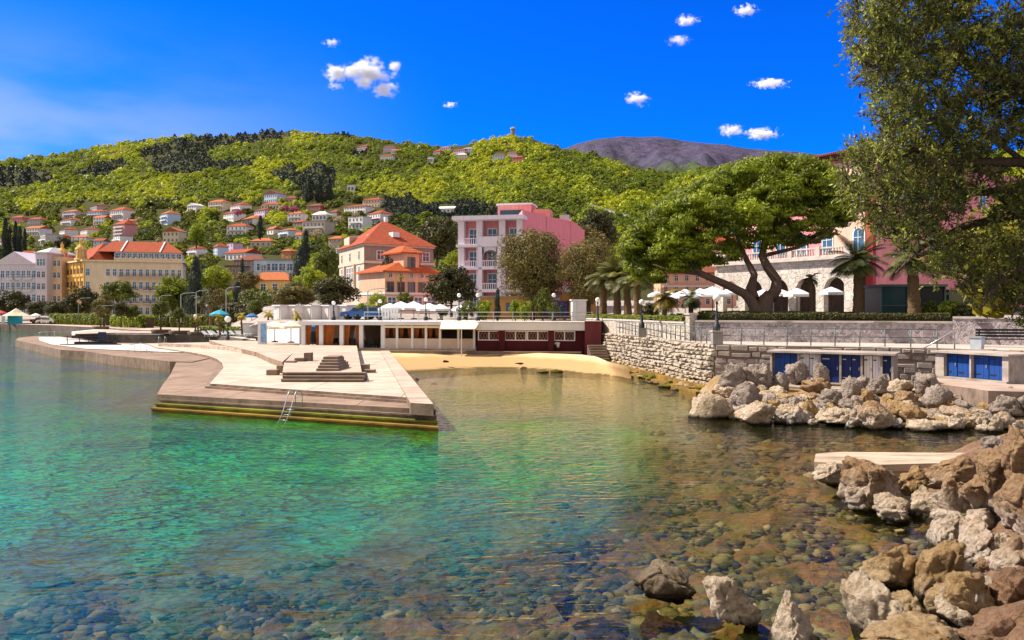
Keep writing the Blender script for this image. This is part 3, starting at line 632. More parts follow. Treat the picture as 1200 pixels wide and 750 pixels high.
# stone seats and stair blocks on the platform
mb = MB(); A, B = G(370.5, 435, 1.5), G(395, 435.3, 1.5)
for i in range(5):
    y0 = A.y+i*.42; mb.box((A.x+B.x)/2-i*.05, (y0+A.y+3.2)/2, 1.5+(.142*i if i else 0), B.x-A.x-i*.1, A.y+3.2-y0, .142)
tag(mb.build('stone_stair_block', [PIERRISE]), 'freestanding flight of five brown stone steps on the raised pier platform', 'steps')
mb = MB()
for (px0, px1, yb, h) in ((395.5, 405, 428, .2), (395.5, 400, 426, .42)):
    a, b = G(px0, yb, 1.5), G(px1, yb, 1.5); mb.box((a.x+b.x)/2, a.y+.4, 1.5, b.x-a.x, .8, h)
tag(mb.build('stone_seat_block', [PIERRISE]), 'low two-tier stone block just right of the five stone steps', 'steps')
mb = MB()
for (px0, px1, yb, h) in ((312, 324, 436.5, .14), (324, 334, 434, .28), (334, 345, 430.5, .40), (345, 356, 429, .52), (356, 364, 428.5, .85)):
    a, b = G(px0, yb, 1.2), G(px1, yb, 1.2); mb.box((a.x+b.x)/2, a.y+.35, 1.0, b.x-a.x, .7, .2+h)
tag(mb.build('stepped_wall', [PIERRISE]), 'stepped dark stone wall climbing rightward on the pier platform edge', 'wall')
mb = MB()
for (px0, px1, yb, h) in ((423, 438, 437, .17), (423, 431, 434, .36)):
    a, b = G(px0, yb, 1.03), G(px1, yb, 1.03); mb.box((a.x+b.x)/2, a.y+.4, 1.03, b.x-a.x, .8, h)
tag(mb.build('corner_step', [PIERRISE]), 'two small stone steps against the right side of the raised platform', 'steps')
def ladder(label, px, py, z, h, w=.5, rz=0.0, reach=.9):
    p = G(px, py, z); t = thing('pool_ladder', label, 'ladder', p, rz)
    for s in (-1, 1):
        mb = MB(); mb.tube([(s*w/2, .35, 0), (s*w/2, .35, h*.8), (s*w/2, .2, h), (s*w/2, -.05, h), (s*w/2, -.15, h*.8), (s*w/2, -reach*.5, -.1), (s*w/2, -reach, -.75)], .019, 6); mb.build('handrail', STEEL, t)
    for i in range(3): MB().tube([(-w/2, -.2-.2*i, -.05-.2*i), (w/2, -.2-.2*i, -.05-.2*i)], .02, 5).build('rung', STEEL, t)
ladder('bent steel swimming ladder on the algae-covered front steps of pier', 344, 478, .78, .72, .36, -.42)
ladder('small steel ladder at the edge of the dark pool basin', 190, 402.6, .93, .8, .7, .1)
def handrail(label, pts, z, h):
    t = thing('handrail', label, 'handrail', G(*pts[0], z)); q = [G(a, b, z)-t.location for a, b in pts]
    MB().tube([v+Vector((0, 0, h)) for v in q], .03, 6).build('rail', STEEL, t)
    for v in q: MB().tube([v, v+Vector((0, 0, h))], .025, 6).build('post', STEEL, t)
handrail('thin handrail by the yellow algae steps of the breakwater', [(150, 414.5), (158, 413), (165, 411.5), (172, 414)], .85, .8)
handrail('low handrail by the far end of the breakwater', [(46, 397), (55, 396.3), (64, 395.7)], .9, .9)
# yellow algae steps and dark openings of the breakwater
mb = MB()
for i in range(4):
    a, b = G(140-i*1.5, 424-i*2.1, .05+.17*i), G(166, 424.6-i*2.1, .05+.17*i); mb.box((a.x+b.x)/2, a.y+.6, -.6, b.x-a.x, 1.2, .68+.17*i)
tag(mb.build('algae_steps', [ALGAE]), 'yellow-green algae-covered steps going down into the water', 'steps')
VOID = plain('dark_opening', (.012, .010, .010), .9, .2)
for (p0, p1, y0, y1, lab) in ((72, 98, 408.2, 414.5, 'long dark culvert opening near the tip of the breakwater'), (197.5, 206, 423, 431.5, 'small square dark culvert opening beside the brown terrace')):
    d = G(p0, y1, .05).y-.35; q = P((p0+p1)/2, (y0+y1)/2, d); w = (p1-p0)*d/F; h = (y1-y0)*d/F; t = thing('culvert', lab, 'culvert', (q.x, q.y, q.z-h/2)); MB().box(0, .25, 0, w, .5, h).build('opening', VOID, t)
    f = MB(); f.box(0, .28, h, w+.3, .62, .14); f.box(-w/2-.08, .28, 0, .15, .6, h); f.box(w/2+.08, .28, 0, .15, .6, h); f.build('surround', PIERRISE, t)
# dark footbridge with railings over the pool basin
p = G(112, 404, .9); t = thing('footbridge', 'dark metal gangway with railings on the breakwater by the pool', 'footbridge', p)
m1 = MB(); m1.prism([(-3.6, -.9), (3.4, -.9), (1.2, 1.2), (-1.5, 1.2)], 0, .12); m1.beam((-2.4, .2, .2), (2.2, .2, .2), .6, .3); m1.build('platform', DARK, t)
for y in (-.8, 1.0):
    r = MB(); r.beam((-3.2 if y < 0 else -1.4, y, 1.0), (3.0 if y < 0 else 1.1, y, 1.0), .06, .06); r.beam((-3.0 if y < 0 else -1.4, y, .6), (3.0 if y < 0 else 1.1, y, .6), .05, .05)
    for k in range(5): x = -2.8+k*1.4 if y < 0 else -1.3+k*.6; r.beam((x, y, .1), (x, y, 1.0), .06, .06)
    r.build('railing', DARK, t)
MB().box(.6, .3, .1, .7, .5, 1.35).build('control_box', plain('dark_blue_paint', (.02, .03, .08), .5), t)

# beach
def build_beach():
    lo = [(440, 448), (478, 436), (540, 432), (600, 431.5), (650, 434), (700, 439), (722, 441), (740, 445)]; up = [(420, 408.5), (448, 411.5), (520, 411.8), (600, 412.8), (680, 416.5), (700, 419), (712, 424), (735, 430)]
    n = 60; nv = 22; V = []
    for i in range(n):
        s = i/(n-1)*(len(lo)-1); k = min(int(s), len(lo)-2); f = s-k
        a = Vector(G(*[lo[k][j]*(1-f)+lo[k+1][j]*f for j in (0, 1)], 0)); b = Vector(G(*[up[k][j]*(1-f)+up[k+1][j]*f for j in (0, 1)], .95))
        for j in range(nv):
            t = -.7+1.75*j/(nv-1); q = a.lerp(b, t); z = 2.4*t if t < 0 else .95*t**.8
            V.append((q.x, q.y, z+(float(fnoise(q.x*1.3, q.y*1.3, 3))-.5)*.10))
    i = np.arange((n-1)*nv).reshape(n-1, nv)[:, :-1].ravel(); Fc = np.stack([i, i+nv, i+nv+1, i+1], 1)
    m, nt, out = newmat('beach_sand'); ge = nd(nt, 'NewGeometry'); sep = nd(nt, 'SeparateXYZ', {0: ge.outputs['Position']})
    n1 = nd(nt, 'TexNoise', {'Vector': nd(nt, 'Mapping', {0: ge.outputs['Position'], 'Scale': (.5, 1.6, 1)}).outputs[0], 'Scale': 1.2, 'Detail': 9, 'Roughness': .7})
    c = mixc(nt, n1.outputs[0], (.50, .32, .15), (.38, .25, .12)); z = math_(nt, 'ADD', sep.outputs[2], math_(nt, 'MULTIPLY', math_(nt, 'SUBTRACT', n1.outputs[0], .5), .5))
    c = mixc(nt, nd(nt, 'MapRange', {0: z, 1: .12, 2: .02}).outputs[0], c, (.12, .085, .035))
    c = mixc(nt, nd(nt, 'MapRange', {0: z, 1: .62, 2: .85}).outputs[0], c, (.70, .50, .28))
    sp = nd(nt, 'TexNoise', {'Vector': ge.outputs['Position'], 'Scale': 4.5, 'Detail': 6, 'Roughness': .8}); c = mixc(nt, nd(nt, 'MapRange', {0: sp.outputs[0], 1: .62, 2: .72, 3: 0, 4: .8}).outputs[0], c, (.10, .06, .02))
    fin(nt, out, c, .95, nd(nt, 'Bump', {'Strength': .5, 'Distance': .1, 'Height': sp.outputs[0]}).outputs[0], .1)
    tag(link('beach', npmesh('beach', np.array(V), Fc, 4, m, smooth=True)), kind='structure')
build_beach()

# stone walls built of separate blocks
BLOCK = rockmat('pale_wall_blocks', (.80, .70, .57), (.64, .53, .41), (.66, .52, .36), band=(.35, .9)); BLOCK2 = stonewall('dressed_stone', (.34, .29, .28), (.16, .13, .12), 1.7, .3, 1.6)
def block_wall(name, label, A, B, z0, z1, rows, blen, mat, seed=0, depth=.25, group=None, batter=0.0):
    rr = random.Random(seed); A, B = Vector(A), Vector(B); u = (B-A); L = u.length; u.normalize(); n = Vector((u.y, -u.x)); mb = MB()
    mb.prism([A-n*.02, B-n*.02, B-n*.7, A-n*.7], z0-.6, z1-.02)
    h = (z1-z0)/rows
    for r in range(rows):
        s = -rr.uniform(0, blen*.6); off = n*(batter*(rows-r)/rows); wv = rr.uniform(0, 6)
        while s < L-.05:
            l = blen*rr.uniform(.55, 1.4); a, b = max(s, 0), min(s+l, L); s += l
            if b-a < .12: continue
            g = .018; k = rr.uniform(.02, depth); hz = h*rr.uniform(.72, 1.02); zb = z0+r*h+rr.uniform(0, h*.14)+.05*math.sin(a*.6+wv)
            p0, p1 = A+u*(a+g)+off, A+u*(b-g)+off; e = min(.06, (b-a)*.2, h*.25)
            q0, q1 = p0+u*e*rr.uniform(.6, 1.6)+n*k, p1-u*e*rr.uniform(.6, 1.6)+n*k*rr.uniform(.6, 1.15)
            vs = [(*(p0-n*.1), zb), (*(p1-n*.1), zb), (*(p1-n*.1), zb+hz), (*(p0-n*.1), zb+hz), (*q0, zb+e*rr.uniform(.5, 1.4)), (*q1, zb+e*rr.uniform(.5, 1.4)), (*q1, zb+hz-e*rr.uniform(.5, 1.5)), (*q0, zb+hz-e*rr.uniform(.5, 1.5))]
            mb.add(vs, [(4, 5, 6, 7), (0, 1, 5, 4), (1, 2, 6, 5), (2, 3, 7, 6), (3, 0, 4, 7)])
    return tag(mb.build(name, [mat]), label, 'wall', group)
WF, WN = (X(704, 76), 76.0), (X(838, 48.3), 48.3); WR1, WR2 = (X(1100, 43.9), 43.9), (X(1240, 39.8), 39.8)
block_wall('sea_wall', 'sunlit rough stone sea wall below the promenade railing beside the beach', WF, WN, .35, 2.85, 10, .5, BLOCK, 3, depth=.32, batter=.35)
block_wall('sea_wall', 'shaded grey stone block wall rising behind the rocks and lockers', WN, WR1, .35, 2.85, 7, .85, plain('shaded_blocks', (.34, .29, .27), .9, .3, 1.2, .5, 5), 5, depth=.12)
block_wall('sea_wall', 'brown rubble wall right of the wide blue lockers', WR1, WR2, .35, 2.85, 8, .6, plain('brown_blocks', (.30, .20, .13), .9, .35, 1.2, .6, 5), 6, depth=.2)
deck('promenade', None, 2.87, 2.0, [concrete('promenade_paving', (.58, .52, .47), (.45, .40, .36), (1.0, 1.0)), PIERRISE],
     raw=[WF, WN, WR1, WR2, (X(1240, 46.5), 46.5), (X(1115, 49), 49), (X(810, 54.5), 54.5), (X(806, 56.5), 56.5), (X(690, 82), 82), (X(676, 82), 82), (X(690, 76.5), 76.5)])
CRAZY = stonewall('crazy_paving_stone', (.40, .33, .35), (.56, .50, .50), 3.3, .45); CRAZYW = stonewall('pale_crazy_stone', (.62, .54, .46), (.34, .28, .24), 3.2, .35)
COPE = plain('coping_stone', (.52, .46, .42), .85, .2, 1.5, .3)
def garden_wall(label, A, B, z0, z1, mat, w=.5, cope=.12):
    t = thing('garden_wall', label, 'wall', (A[0], A[1], z0)); a = Vector((0, 0, 0)); b = Vector((B[0]-A[0], B[1]-A[1], 0)); h = z1-z0
    MB().beam(a+Vector((0, 0, h/2)), b+Vector((0, 0, h/2)), w, h).build('stone_face', mat, t)
    MB().beam(a+Vector((0, 0, h+cope/2)), b+Vector((0, 0, h+cope/2)), w+.1, cope).build('coping', COPE, t); return t
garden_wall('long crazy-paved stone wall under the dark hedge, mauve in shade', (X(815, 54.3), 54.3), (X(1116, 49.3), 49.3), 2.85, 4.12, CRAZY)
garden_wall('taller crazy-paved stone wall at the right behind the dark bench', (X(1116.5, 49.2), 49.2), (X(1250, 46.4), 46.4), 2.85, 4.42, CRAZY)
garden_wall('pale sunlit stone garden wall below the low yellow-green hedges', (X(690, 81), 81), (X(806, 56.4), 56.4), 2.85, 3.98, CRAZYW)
t = thing('gate_pillar', 'square stone pillar at the bend of the garden wall', 'pillar', (X(810, 55), 55, 2.85), .3); MB().box(0, 0, 0, .55, .55, 1.75).build('shaft', CRAZYW, t); MB().box(0, 0, 1.75, .7, .7, .12).build('cap_stone', COPE, t)

def railing(name, label, pts, z, step, h=1.0, mat=None, post=.035, rails=(1.0, .55)):
    mat = mat or GREYMETAL; t = thing(name, label, 'railing', (*pts[0][:2], z)); o = Vector((*pts[0][:2], 0)); n = 0
    for i in range(len(pts)-1):
        a, b = Vector((*pts[i][:2], 0))-o, Vector((*pts[i+1][:2], 0))-o; L = (b-a).length; k = max(1, round(L/step))
        for j in range(k+(i == len(pts)-2)):
            p = a.lerp(b, j/k); MB().tube([p, p+Vector((0, 0, h))], post, 6).lathe([(0, h+.05), (.05, h), (0, h-.05)], p, 6).build('post', mat, t); n += 1
        for r in rails: MB().tube([a+Vector((0, 0, r*h)), b+Vector((0, 0, r*h))], .024, 5).build('rail', mat, t)
    return t
off = Vector((.25, .12))
railing('promenade_railing', 'grey-green railing along the top of the sunlit sea wall', [Vector(WF)+off, Vector(WN)+off], 2.87, .95)
railing('promenade_railing', 'grey-green railing above the blue lockers, before the mauve wall', [Vector(WN)+Vector((.3, .3)), Vector(WR1)+Vector((.1, .35))], 2.87, 1.25)

# lamp posts
def lamp(label, p, h, r=.19, group='globe lamps', dark=True):
    t = thing('street_lamp', label, 'street lamp', p, 0, group); m = DARK if dark else WHITE
    MB().lathe([(.22, 0), (.22, .35), (.12, .42), (.10, .9), (.06, 1.0), (.045, h-.5*r-.1), (.09, h-.4*r), (.05, h)], n=10).build('post', m, t)
    MB().ball((0, 0, h+r*.9), r, 3).build('globe', GLOBE, t); return t
PED = plain('lamp_pedestal', (.30, .28, .26), .8, .2)
t = thing('lamp_pedestal', 'grey stone pedestal under the tall black lamp at the wall corner', 'pedestal', (X(843, 48.0), 48.6, 2.87)); MB().box(0, 0, 0, .6, .6, .75).build('block', PED, t); MB().box(0, 0, .75, .7, .7, .08).build('cap_stone', COPE, t)
lamp('tall black lamp with white globe on pedestal at the wall corner', (X(843, 48.0), 48.6, 3.7), 1.75, .24)
t = thing('lamp_pedestal', 'dark brown pedestal under the lamp halfway along the sea wall', 'pedestal', (X(752, 61), 61, 2.87)); MB().box(0, 0, 0, .55, .55, .7).build('block', PED, t)
lamp('black globe lamp halfway along the sea wall railing', (X(752, 61), 61, 3.57), 1.75, .21)
lamp('black globe lamp at the beach end of the sea wall', (X(700.5, 75.5), 75.5, 3.65), 2.0, .22)
for px, py, d, lab in ((649, 347, 78, 'globe lamp on the maroon bar roof beside the white kiosk'), (560, 347, 78, 'globe lamp on the roof where cream awning meets maroon bar'), (538, 347, 79, 'globe lamp standing on the terrace right of the white parasols'), (499, 352, 80, 'globe lamp in front of the white terrace parasols'), (445.5, 354, 81, 'globe lamp left of the white parasols, by the green tree'), (391, 356, 82, 'globe lamp before the white cubicles on the street')):
    zt = P(px, py, d).z; lamp(lab, (X(px, d), d, 3.85), zt-3.85-.1, .2)
lamp('large globe lamp on a dark pole by the white loungers', (*P(267, 398, 92)[:2], 1.5), 2.0, .36)

# ------------------------------------------------------------------ seaside restaurant with the maroon bar
MAROON = plaster('maroon_paint', (.075, .012, .017), .12); MAROON2 = plaster('maroon_paint_worn', (.16, .04, .045), .12); CURT = plain('orange_curtain', (.42, .13, .03), .9, .25, 2, .4, 6)
CREAMFAB = plain('cream_canvas', (.78, .70, .52), .85, .06); INNER = plain('dark_interior', (.24, .16, .11), .9, .4, .8); LATT = plain('white_panel', (.66, .63, .62), .7, .1); LATT2 = plain('beige_lattice', (.30, .26, .22), .7, .15)
RA = Vector((X(305, 79), 79)); RB = Vector((X(705, 74.2), 74.2)); RU = (RB-RA).normalized(); RZ = math.atan2(RU.y, RU.x)
def ru(px):                                # distance along the front line at a photo pixel
    k = (px-600)/F; return (RA.x-k*RA.y)/(k*RU.y-RU.x)
def build_restaurant():
    zb = 1.2; t = thing('beach_restaurant', 'long white open-fronted restaurant with orange curtains by the beach', 'restaurant', (RA.x, RA.y, zb), RZ)
    e1 = ru(556); H = 2.62
    e0 = ru(352.5); MB().box((e0+e1)/2, 3, H-.36, e1-e0+.2, 6.4, .36).build('roof', WHITE, t)
    MB().box((e0+e1)/2, 6, 0, e1-e0, .3, H-.37).build('back_wall', INNER, t); MB().box((e0+e1)/2, 3, -.5, e1-e0+.3, 6.2, .55).build('floor', PIER, t)
    MB().box(ru(475), -.06, H-.46, .06, .06, .1).build('gutter_bracket', WHITE, t)
    for px in (355, 376, 400, 423, 448.5, 465, 483, 499, 515.5, 537, 555.5):
        big = px in (355, 376, 400, 423, 448.5); MB().box(ru(px), .15, .05, .38 if big else .2, .3, H-.42).build('column', WHITE, t)
    u0, u1 = ru(449.5), ru(557); MB().box((u0+u1)/2, .1, .051, u1-u0, .16, .95).build('low_wall', plain('limewashed_wall', (.55, .46, .40), .85, .12), t)
    for c, wd in ((359, .7), (371, .7), (380.5, 1.2), (386, .7), (404, .8), (419, .8), (452, .5), (461, .5), (469, .5), (479, .55), (487, .6), (495, .5), (503, .5), (511, .5)):
        mb = MB(); u = ru(c); n = 9; pts = []
        for k in range(n):
            x = u-wd/2+wd*k/(n-1); pts.append((x, .45+.07*(k % 2)))
        lo = .1 if c < 440 else 1.0
        vs = [(x, y, H-.4) for x, y in pts]+[(u+(x-u)*.45, y, lo) for x, y in pts]
        mb.add(vs, [(k, k+1, n+k+1, n+k) for k in range(n-1)]); mb.build('curtain', CURT, t)
    u0, u1 = ru(517), ru(556); mb = MB(); mb.add([(u0, .2, H+.05), (u1+.5, .2, H+.05), (u1+.5, -2.2, H-.62), (u0+.4, -2.2, H-.62), (u0, .2, H-.05), (u1+.5, .2, H-.05), (u1+.5, -2.2, H-.70), (u0+.4, -2.2, H-.70)], [(0, 3, 2, 1), (4, 5, 6, 7), (3, 7, 6, 2), (0, 4, 7, 3), (1, 2, 6, 5)]); mb.build('awning', CREAMFAB, t)
    MB().box(u1-.8, -2.1, -.5, .09, .09, H-.15).build('awning_post', WHITE, t)
    MB().box((ru(449)+ru(555))/2, -.02, H-.62, ru(555)-ru(449), .05, .2).build('blind', CREAMFAB, t)
    # maroon bar
    b = thing('maroon_bar', 'dark maroon beach bar with white fascia and lattice windows', 'bar', (RA.x, RA.y, zb), RZ)
    s0, s1, s2 = ru(559), ru(685), ru(704)
    MB().box((s0+s1)/2, 2.6, -.5, s1-s0, 5, 2.32).build('wall', MAROON, b); MB().box((s0+s1)/2+.05, 2.5, 1.82, s1-s0+.1, 5.8, .72).build('fascia', WHITE, b); MB().box((s0+s1)/2+.2, 2.5, 2.541, s1-s0+.2, 5.9, .06).build('roof_edge', COPE, b)
    MB().box((s1+s2)/2+.05, 2.2, -.6, s2-s1, 5.5, 3.25).build('end_block', MAROON2, b); MB().box((s1+s2)/2+.05, 2.2, 2.65, s2-s1+.1, 5.6, .07).build('end_coping', COPE, b)
    for a, c in ((560, 586), (591, 617), (617.5, 643), (649, 674)):
        a_, c_ = ru(a), ru(c); w = thing('window', None, None); w.parent = b; w.location = ((a_+c_)/2, .07, .85); hw = (c_-a_)/2
        f = MB(); 
        for z in (0, .82): f.box(0, 0, z, 2*hw, .12, .09)
        for x in (-hw+.05, 0, hw-.05): f.box(x, .01, .09, .1, .1, .73)
        f.build('frame', WHITE, w)
        MB().box(0, .06, .05, 2*hw-.1, .04, .8).build('pane', plain('bar_glass', (.12, .11, .10), .15, .3), w)
        l = MB()
        for x0 in (-hw+.1, .05):
            for k in range(3):
                x = x0+k*(hw-.15)/3; l.beam((x, .02, .1), (x+(hw-.15)/3, .02, .8), .03, .03); l.beam((x, .015, .8), (x+(hw-.15)/3, .015, .1), .03, .03)
        l.build('lattice', LATT2, w)
    for px in (588.5, 646): MB().box(ru(px), -.05, -.4, .55, .5, 2.22).build('pier_post', MAROON, b)
    MB().box(ru(586), -.12, 1.0, .28, .2, .75).build('fire_box', plain('red_paint', (.55, .02, .02), .5), b)
    MB().ball((ru(652.5), .08, .62), (.32, .06, .12), 2, jit=.3, seed=3).ball((ru(653.6), .08, .45), (.14, .06, .22), 2, jit=.3, seed=4).build('wall_patch', WHITE, b)
    k = MB(); k.prism([(ru(423), -.8), (ru(682), -1.2), (ru(682), .3), (ru(423), .3)], -.8, -.12); k.prism([(ru(440), -1.3), (ru(676), -1.9), (ru(676), -1.0), (ru(440), -.7)], -.9, -.42)
    o = k.build('kerb_strip', [PIERRISE], None, (RA.x, RA.y, zb), RZ); tag(o, kind='structure')
    # folded white parasols and dark chairs under the roof
    RT = Matrix.Translation((RA.x, RA.y, zb)) @ Matrix.Rotation(RZ, 4, 'Z')
    for i, px in enumerate((394, 407, 413, 417, 456, 473, 492, 507)):
        q = RT @ Vector((ru(px), 2.0+.5*(i % 3), .05)); f = thing('folded_parasol', 'folded white parasol standing inside the open restaurant', 'parasol', q, 0, 'folded parasols in the restaurant')
        MB().lathe([(.32, .75), (.26, 1.0), (.12, 1.8), (.03, 2.1)], n=9).build('cloth', WHITE, f); MB().tube([(0, 0, 0), (0, 0, .9)], .04, 6).lathe([(.25, 0), (.25, .08), (.03, .1)], n=8).build('pole', WHITE, f)
    first = None
    for i, px in enumerate((364, 369, 384, 389, 395, 404, 409, 415, 420, 426, 431, 437, 443)):
        q = RT @ Vector((ru(px), .9+.7*(i % 2), .05))
        if first is None:
            first = thing('chair', 'dark wicker chair inside the open restaurant', 'chair', q, .3, 'dark restaurant chairs'); MB().box(0, 0, .4, .5, .5, .08).build('seat', DARK, first); MB().box(0, .24, .48, .5, .06, .42).build('backrest', DARK, first)
            for sx in (-.2, .2):
                for sy in (-.2, .2): MB().box(sx, sy, 0, .05, .05, .4).build('leg', DARK, first)
            ch = tree_of(first)
        else: dup(first, q, R.uniform(-1, 2), children=ch)
build_restaurant()
rl = [RA+RU*ru(p)+Vector((0, .9)) for p in (425, 555, 695)]
garden_wall('white rendered terrace wall below the white cubicles, behind the cream parasols', at(310, 92.4), at(353, 84.3), 1.2, 3.55, WHITE, .4)
railing('terrace_railing', 'thin grey railing along the restaurant and bar roof', rl, 3.84, 1.9, .85, plain('pale_rail', (.42, .43, .43), .5), .03)
# stone stair at the foot of the sea wall by the beach
t = thing('beach_stair', 'narrow stone stair from beach up beside the maroon bar', 'stair', (X(703, 69), 70, .5)); mb = MB()
for i in range(6): mb.box(.2-.12*i*.3, i*.42+1.2-.21*i, 0, 1.5, 2.8-.42*i, .22*(i+1)-.01*i)
mb.build('step_flight', PIERRISE, t)
# ------------------------------------------------------------------ lockers on the rocks
BLUE = plain('blue_door_paint', (.010, .06, .27), .55, .2, 2, .1); NAVY = plain('navy_door_paint', (.012, .03, .16), .5, .2); DOORW = plain('dirty_white_door', (.86, .80, .82), .7, .08); LCONC = concrete('locker_concrete', (.48, .42, .37), (.33, .28, .25))
def locker_row(label, A, B, zb, zt, depth, doors, pil, slab):
    A, B = Vector(A), Vector(B); u = B-A; L = u.length; rz = math.atan2(u.y, u.x); h = zt-zb
    t = thing('boat_lockers', label, 'lockers', (A.x, A.y, zb), rz)
    MB().box(L/2, depth/2+.3, -.8, L, depth-.1, h+.8-.02).build('wall', LCONC, t); MB().box(L/2, depth/2-.05, h, L+.3, depth+.35, slab).build('roof', LCONC, t)
    MB().box(L/2, .1, -.8, L, .5, .8+.08).build('sill', LCONC, t)
    for p, w in pil: MB().box(p*L, .14, .08, w, .36, h-.08).build('pillar', LCONC, t)
    for a, b, mat in doors:
        w = (b-a)*L; d = thing('door', None, None); d.parent = t; d.location = ((a+b)/2*L, .16, .1); k = MB()
        n = max(3, int(w/.22))
        for i in range(n): k.box(-w/2+(i+.5)*w/n, .03, 0, w/n-.012, .05+.008*(i % 2), h-.16)
        k.box(0, .07, 0, w, .04, h-.16); k.build('door_leaf', mat, d)
        MB().box(w*.38, -.02, h*.42, .04, .05, .16).build('handle', STEEL, d)
        hg = MB(); hg.box(-w*.25, -.01, h*.75, w*.4, .02, .05); hg.box(-w*.25, -.01, h*.16, w*.4, .02, .05); hg.build('hinge', DARK if mat is not NAVY else STEEL, d)
    return t
locker_row('long row of blue, white and navy boat lockers behind rocks', (X(903, 44.6), 44.6), (X(1046, 41.4), 41.4), 1.0, 2.62, 2.0, [(.03, .165, BLUE), (.17, .235, BLUE), (.25, .325, DOORW), (.33, .41, DOORW), (.43, .58, NAVY), (.6, .675, NAVY), (.68, .745, NAVY), (.775, .84, DOORW), (.845, .905, DOORW), (.925, .99, NAVY)],
           [(.005, .1), (.242, .1), (.42, .1), (.59, .1), (.76, .1), (.915, .1), (.998, .1)], .1)
locker_row('wide concrete locker with four bright blue plank doors', (X(1097, 42.3), 42.3), (X(1182, 38.6), 38.6), 1.45, 2.74, 2.2, [(.13, .275, BLUE), (.285, .49, BLUE), (.515, .71, BLUE), (.72, .925, BLUE)], [(.06, .5), (.5, .09), (.965, .32)], .1)

# ------------------------------------------------------------------ rocks
ROCKG = rockmat('grey_limestone', (.46, .38, .33), (.33, .26, .21), (.60, .54, .48), band=(.10, .35)); ROCKB = rockmat('brown_limestone', (.48, .31, .17), (.33, .20, .11), (.70, .58, .47), band=(.10, .62)); ROCKO = rockmat('ochre_limestone', (.52, .35, .17), (.36, .22, .10), (.58, .44, .28), band=(.10, .2)); ROCKP = rockmat('pale_limestone', (.68, .55, .41), (.52, .39, .26), (.70, .58, .45), band=(.13, .3))
ROCKD = rockmat('shade_sided_limestone', (.60, .50, .38), (.40, .28, .16), (.07, .045, .02), band=(.1, .52)); ROCKR = rockmat('reddish_rock', (.36, .21, .12), (.26, .15, .09), (.40, .26, .17), band=(.1, .2)); MOSS = rockmat('mossy_rock', (.22, .20, .02), (.14, .11, .02), (.16, .16, .02), band=(.05, .2)); REEF = rockmat('weedy_reef_rock', (.10, .035, .02), (.06, .03, .015), (.12, .045, .025), band=(-3, -2))  # ROCKD: the lone rock's shaded sides painted dark, its lit top pale
def rock_mesh(name, seed, sub, mat, cuts=20, rough=.2, lo=.42):
    rs = np.random.RandomState(seed); v, f = ICO[sub]; v = v.copy()
    for k in range(cuts):
        n = unit(rs.normal(size=3)); h = rs.uniform(lo, .86); d = v@n; m = d > h; v[m] -= np.outer((d[m]-h)*.97, n)
    o = Vector((seed*7.3, seed*3.1, 0)); out = np.zeros(len(v))
    for i, p in enumerate(v):
        q = Vector(p); out[i] = mnoise.fractal(q*1.2+o, .9, 2.0, 3)*rough*.9+(.22-abs(mnoise.noise(q*2.3+o)))*rough*.8+(.2-abs(mnoise.noise(q*5.5+o)))*rough*.42+(mnoise.fractal(q*11+o, .7, 2.1, 3 if sub > 4 else 2))*rough*.17; vd = mnoise.voronoi(q*1.55+o)[0]; e_ = vd[1]-vd[0]; out[i] -= rough*.95*max(0.0, 1-e_/.16)**1.5; vd = mnoise.voronoi(q*3.6+o)[0]; out[i] -= rough*.28*max(0.0, 1-(vd[1]-vd[0])/.16)
    v = v*(1+out[:, None]); v -= (v.max(0)+v.min(0))/2; v /= (v.max(0)-v.min(0))/2
    me = bpy.data.meshes.new(name); me.from_pydata(v.tolist(), [], f.tolist()); me.materials.append(mat)
    me.polygons.foreach_set('use_smooth', [True]*len(f)); me.update(); return me
RM = {}
def rocks(kind, mat, n, sub, **k):
    RM[kind] = [rock_mesh(kind, 40+i*3+len(kind)*11, sub, mat, **k) for i in range(n)]
rocks('grey', ROCKG, 6, 4); rocks('brown', ROCKB, 5, 4); rocks('ochre', ROCKO, 5, 4); rocks('pale', ROCKP, 4, 4); rocks('moss', MOSS, 3, 3); rocks('reef', REEF, 4, 4)
def rock(name, label, cat, x0, x1, y0, y1, d, kind, i=0, rz=None, dep=.9, group=None, tilt=0.0, mesh=None):
    c = P((x0+x1)/2, (y0+y1)/2, d); w = (x1-x0)/2*d/F; h = (y1-y0)/2*d/F
    o = link(name, mesh or RM[kind][i % len(RM[kind])], None, c, R.uniform(-.35, .35) if rz is None else rz, (w*1.06, max(w, h)*dep, h*1.08)); o.rotation_euler.y = tilt
    return tag(o, label, cat, group)
DW = np.array([(790, 43), (820, 40), (860, 36.6), (900, 35.4), (1000, 34.3), (1100, 33.4), (1160, 33.0), (1260, 32.4)]); DB = np.array([(790, 49.3), (835, 47.6), (900, 44.2), (1045, 41), (1098, 41.6), (1180, 38.3), (1260, 37.5)])
def bank_z(px, d):
    a = np.interp(px, DW[:, 0], DW[:, 1]); b = np.interp(px, DB[:, 0], DB[:, 1]); t = np.clip((d-a)/(b-a), -.4, 1); x = (px-600)*d/F
    return np.where(t < 0, t*3.0, np.maximum(t, 0)**.75*1.15)+(fnoise(x*1.2, d*1.2, 77, 3)-.5)*.35*np.clip(1-t, 0, 1)-.12-1.6*np.clip((838-px)/32, 0, 1.5)*np.clip(t+.3, 0, 1)
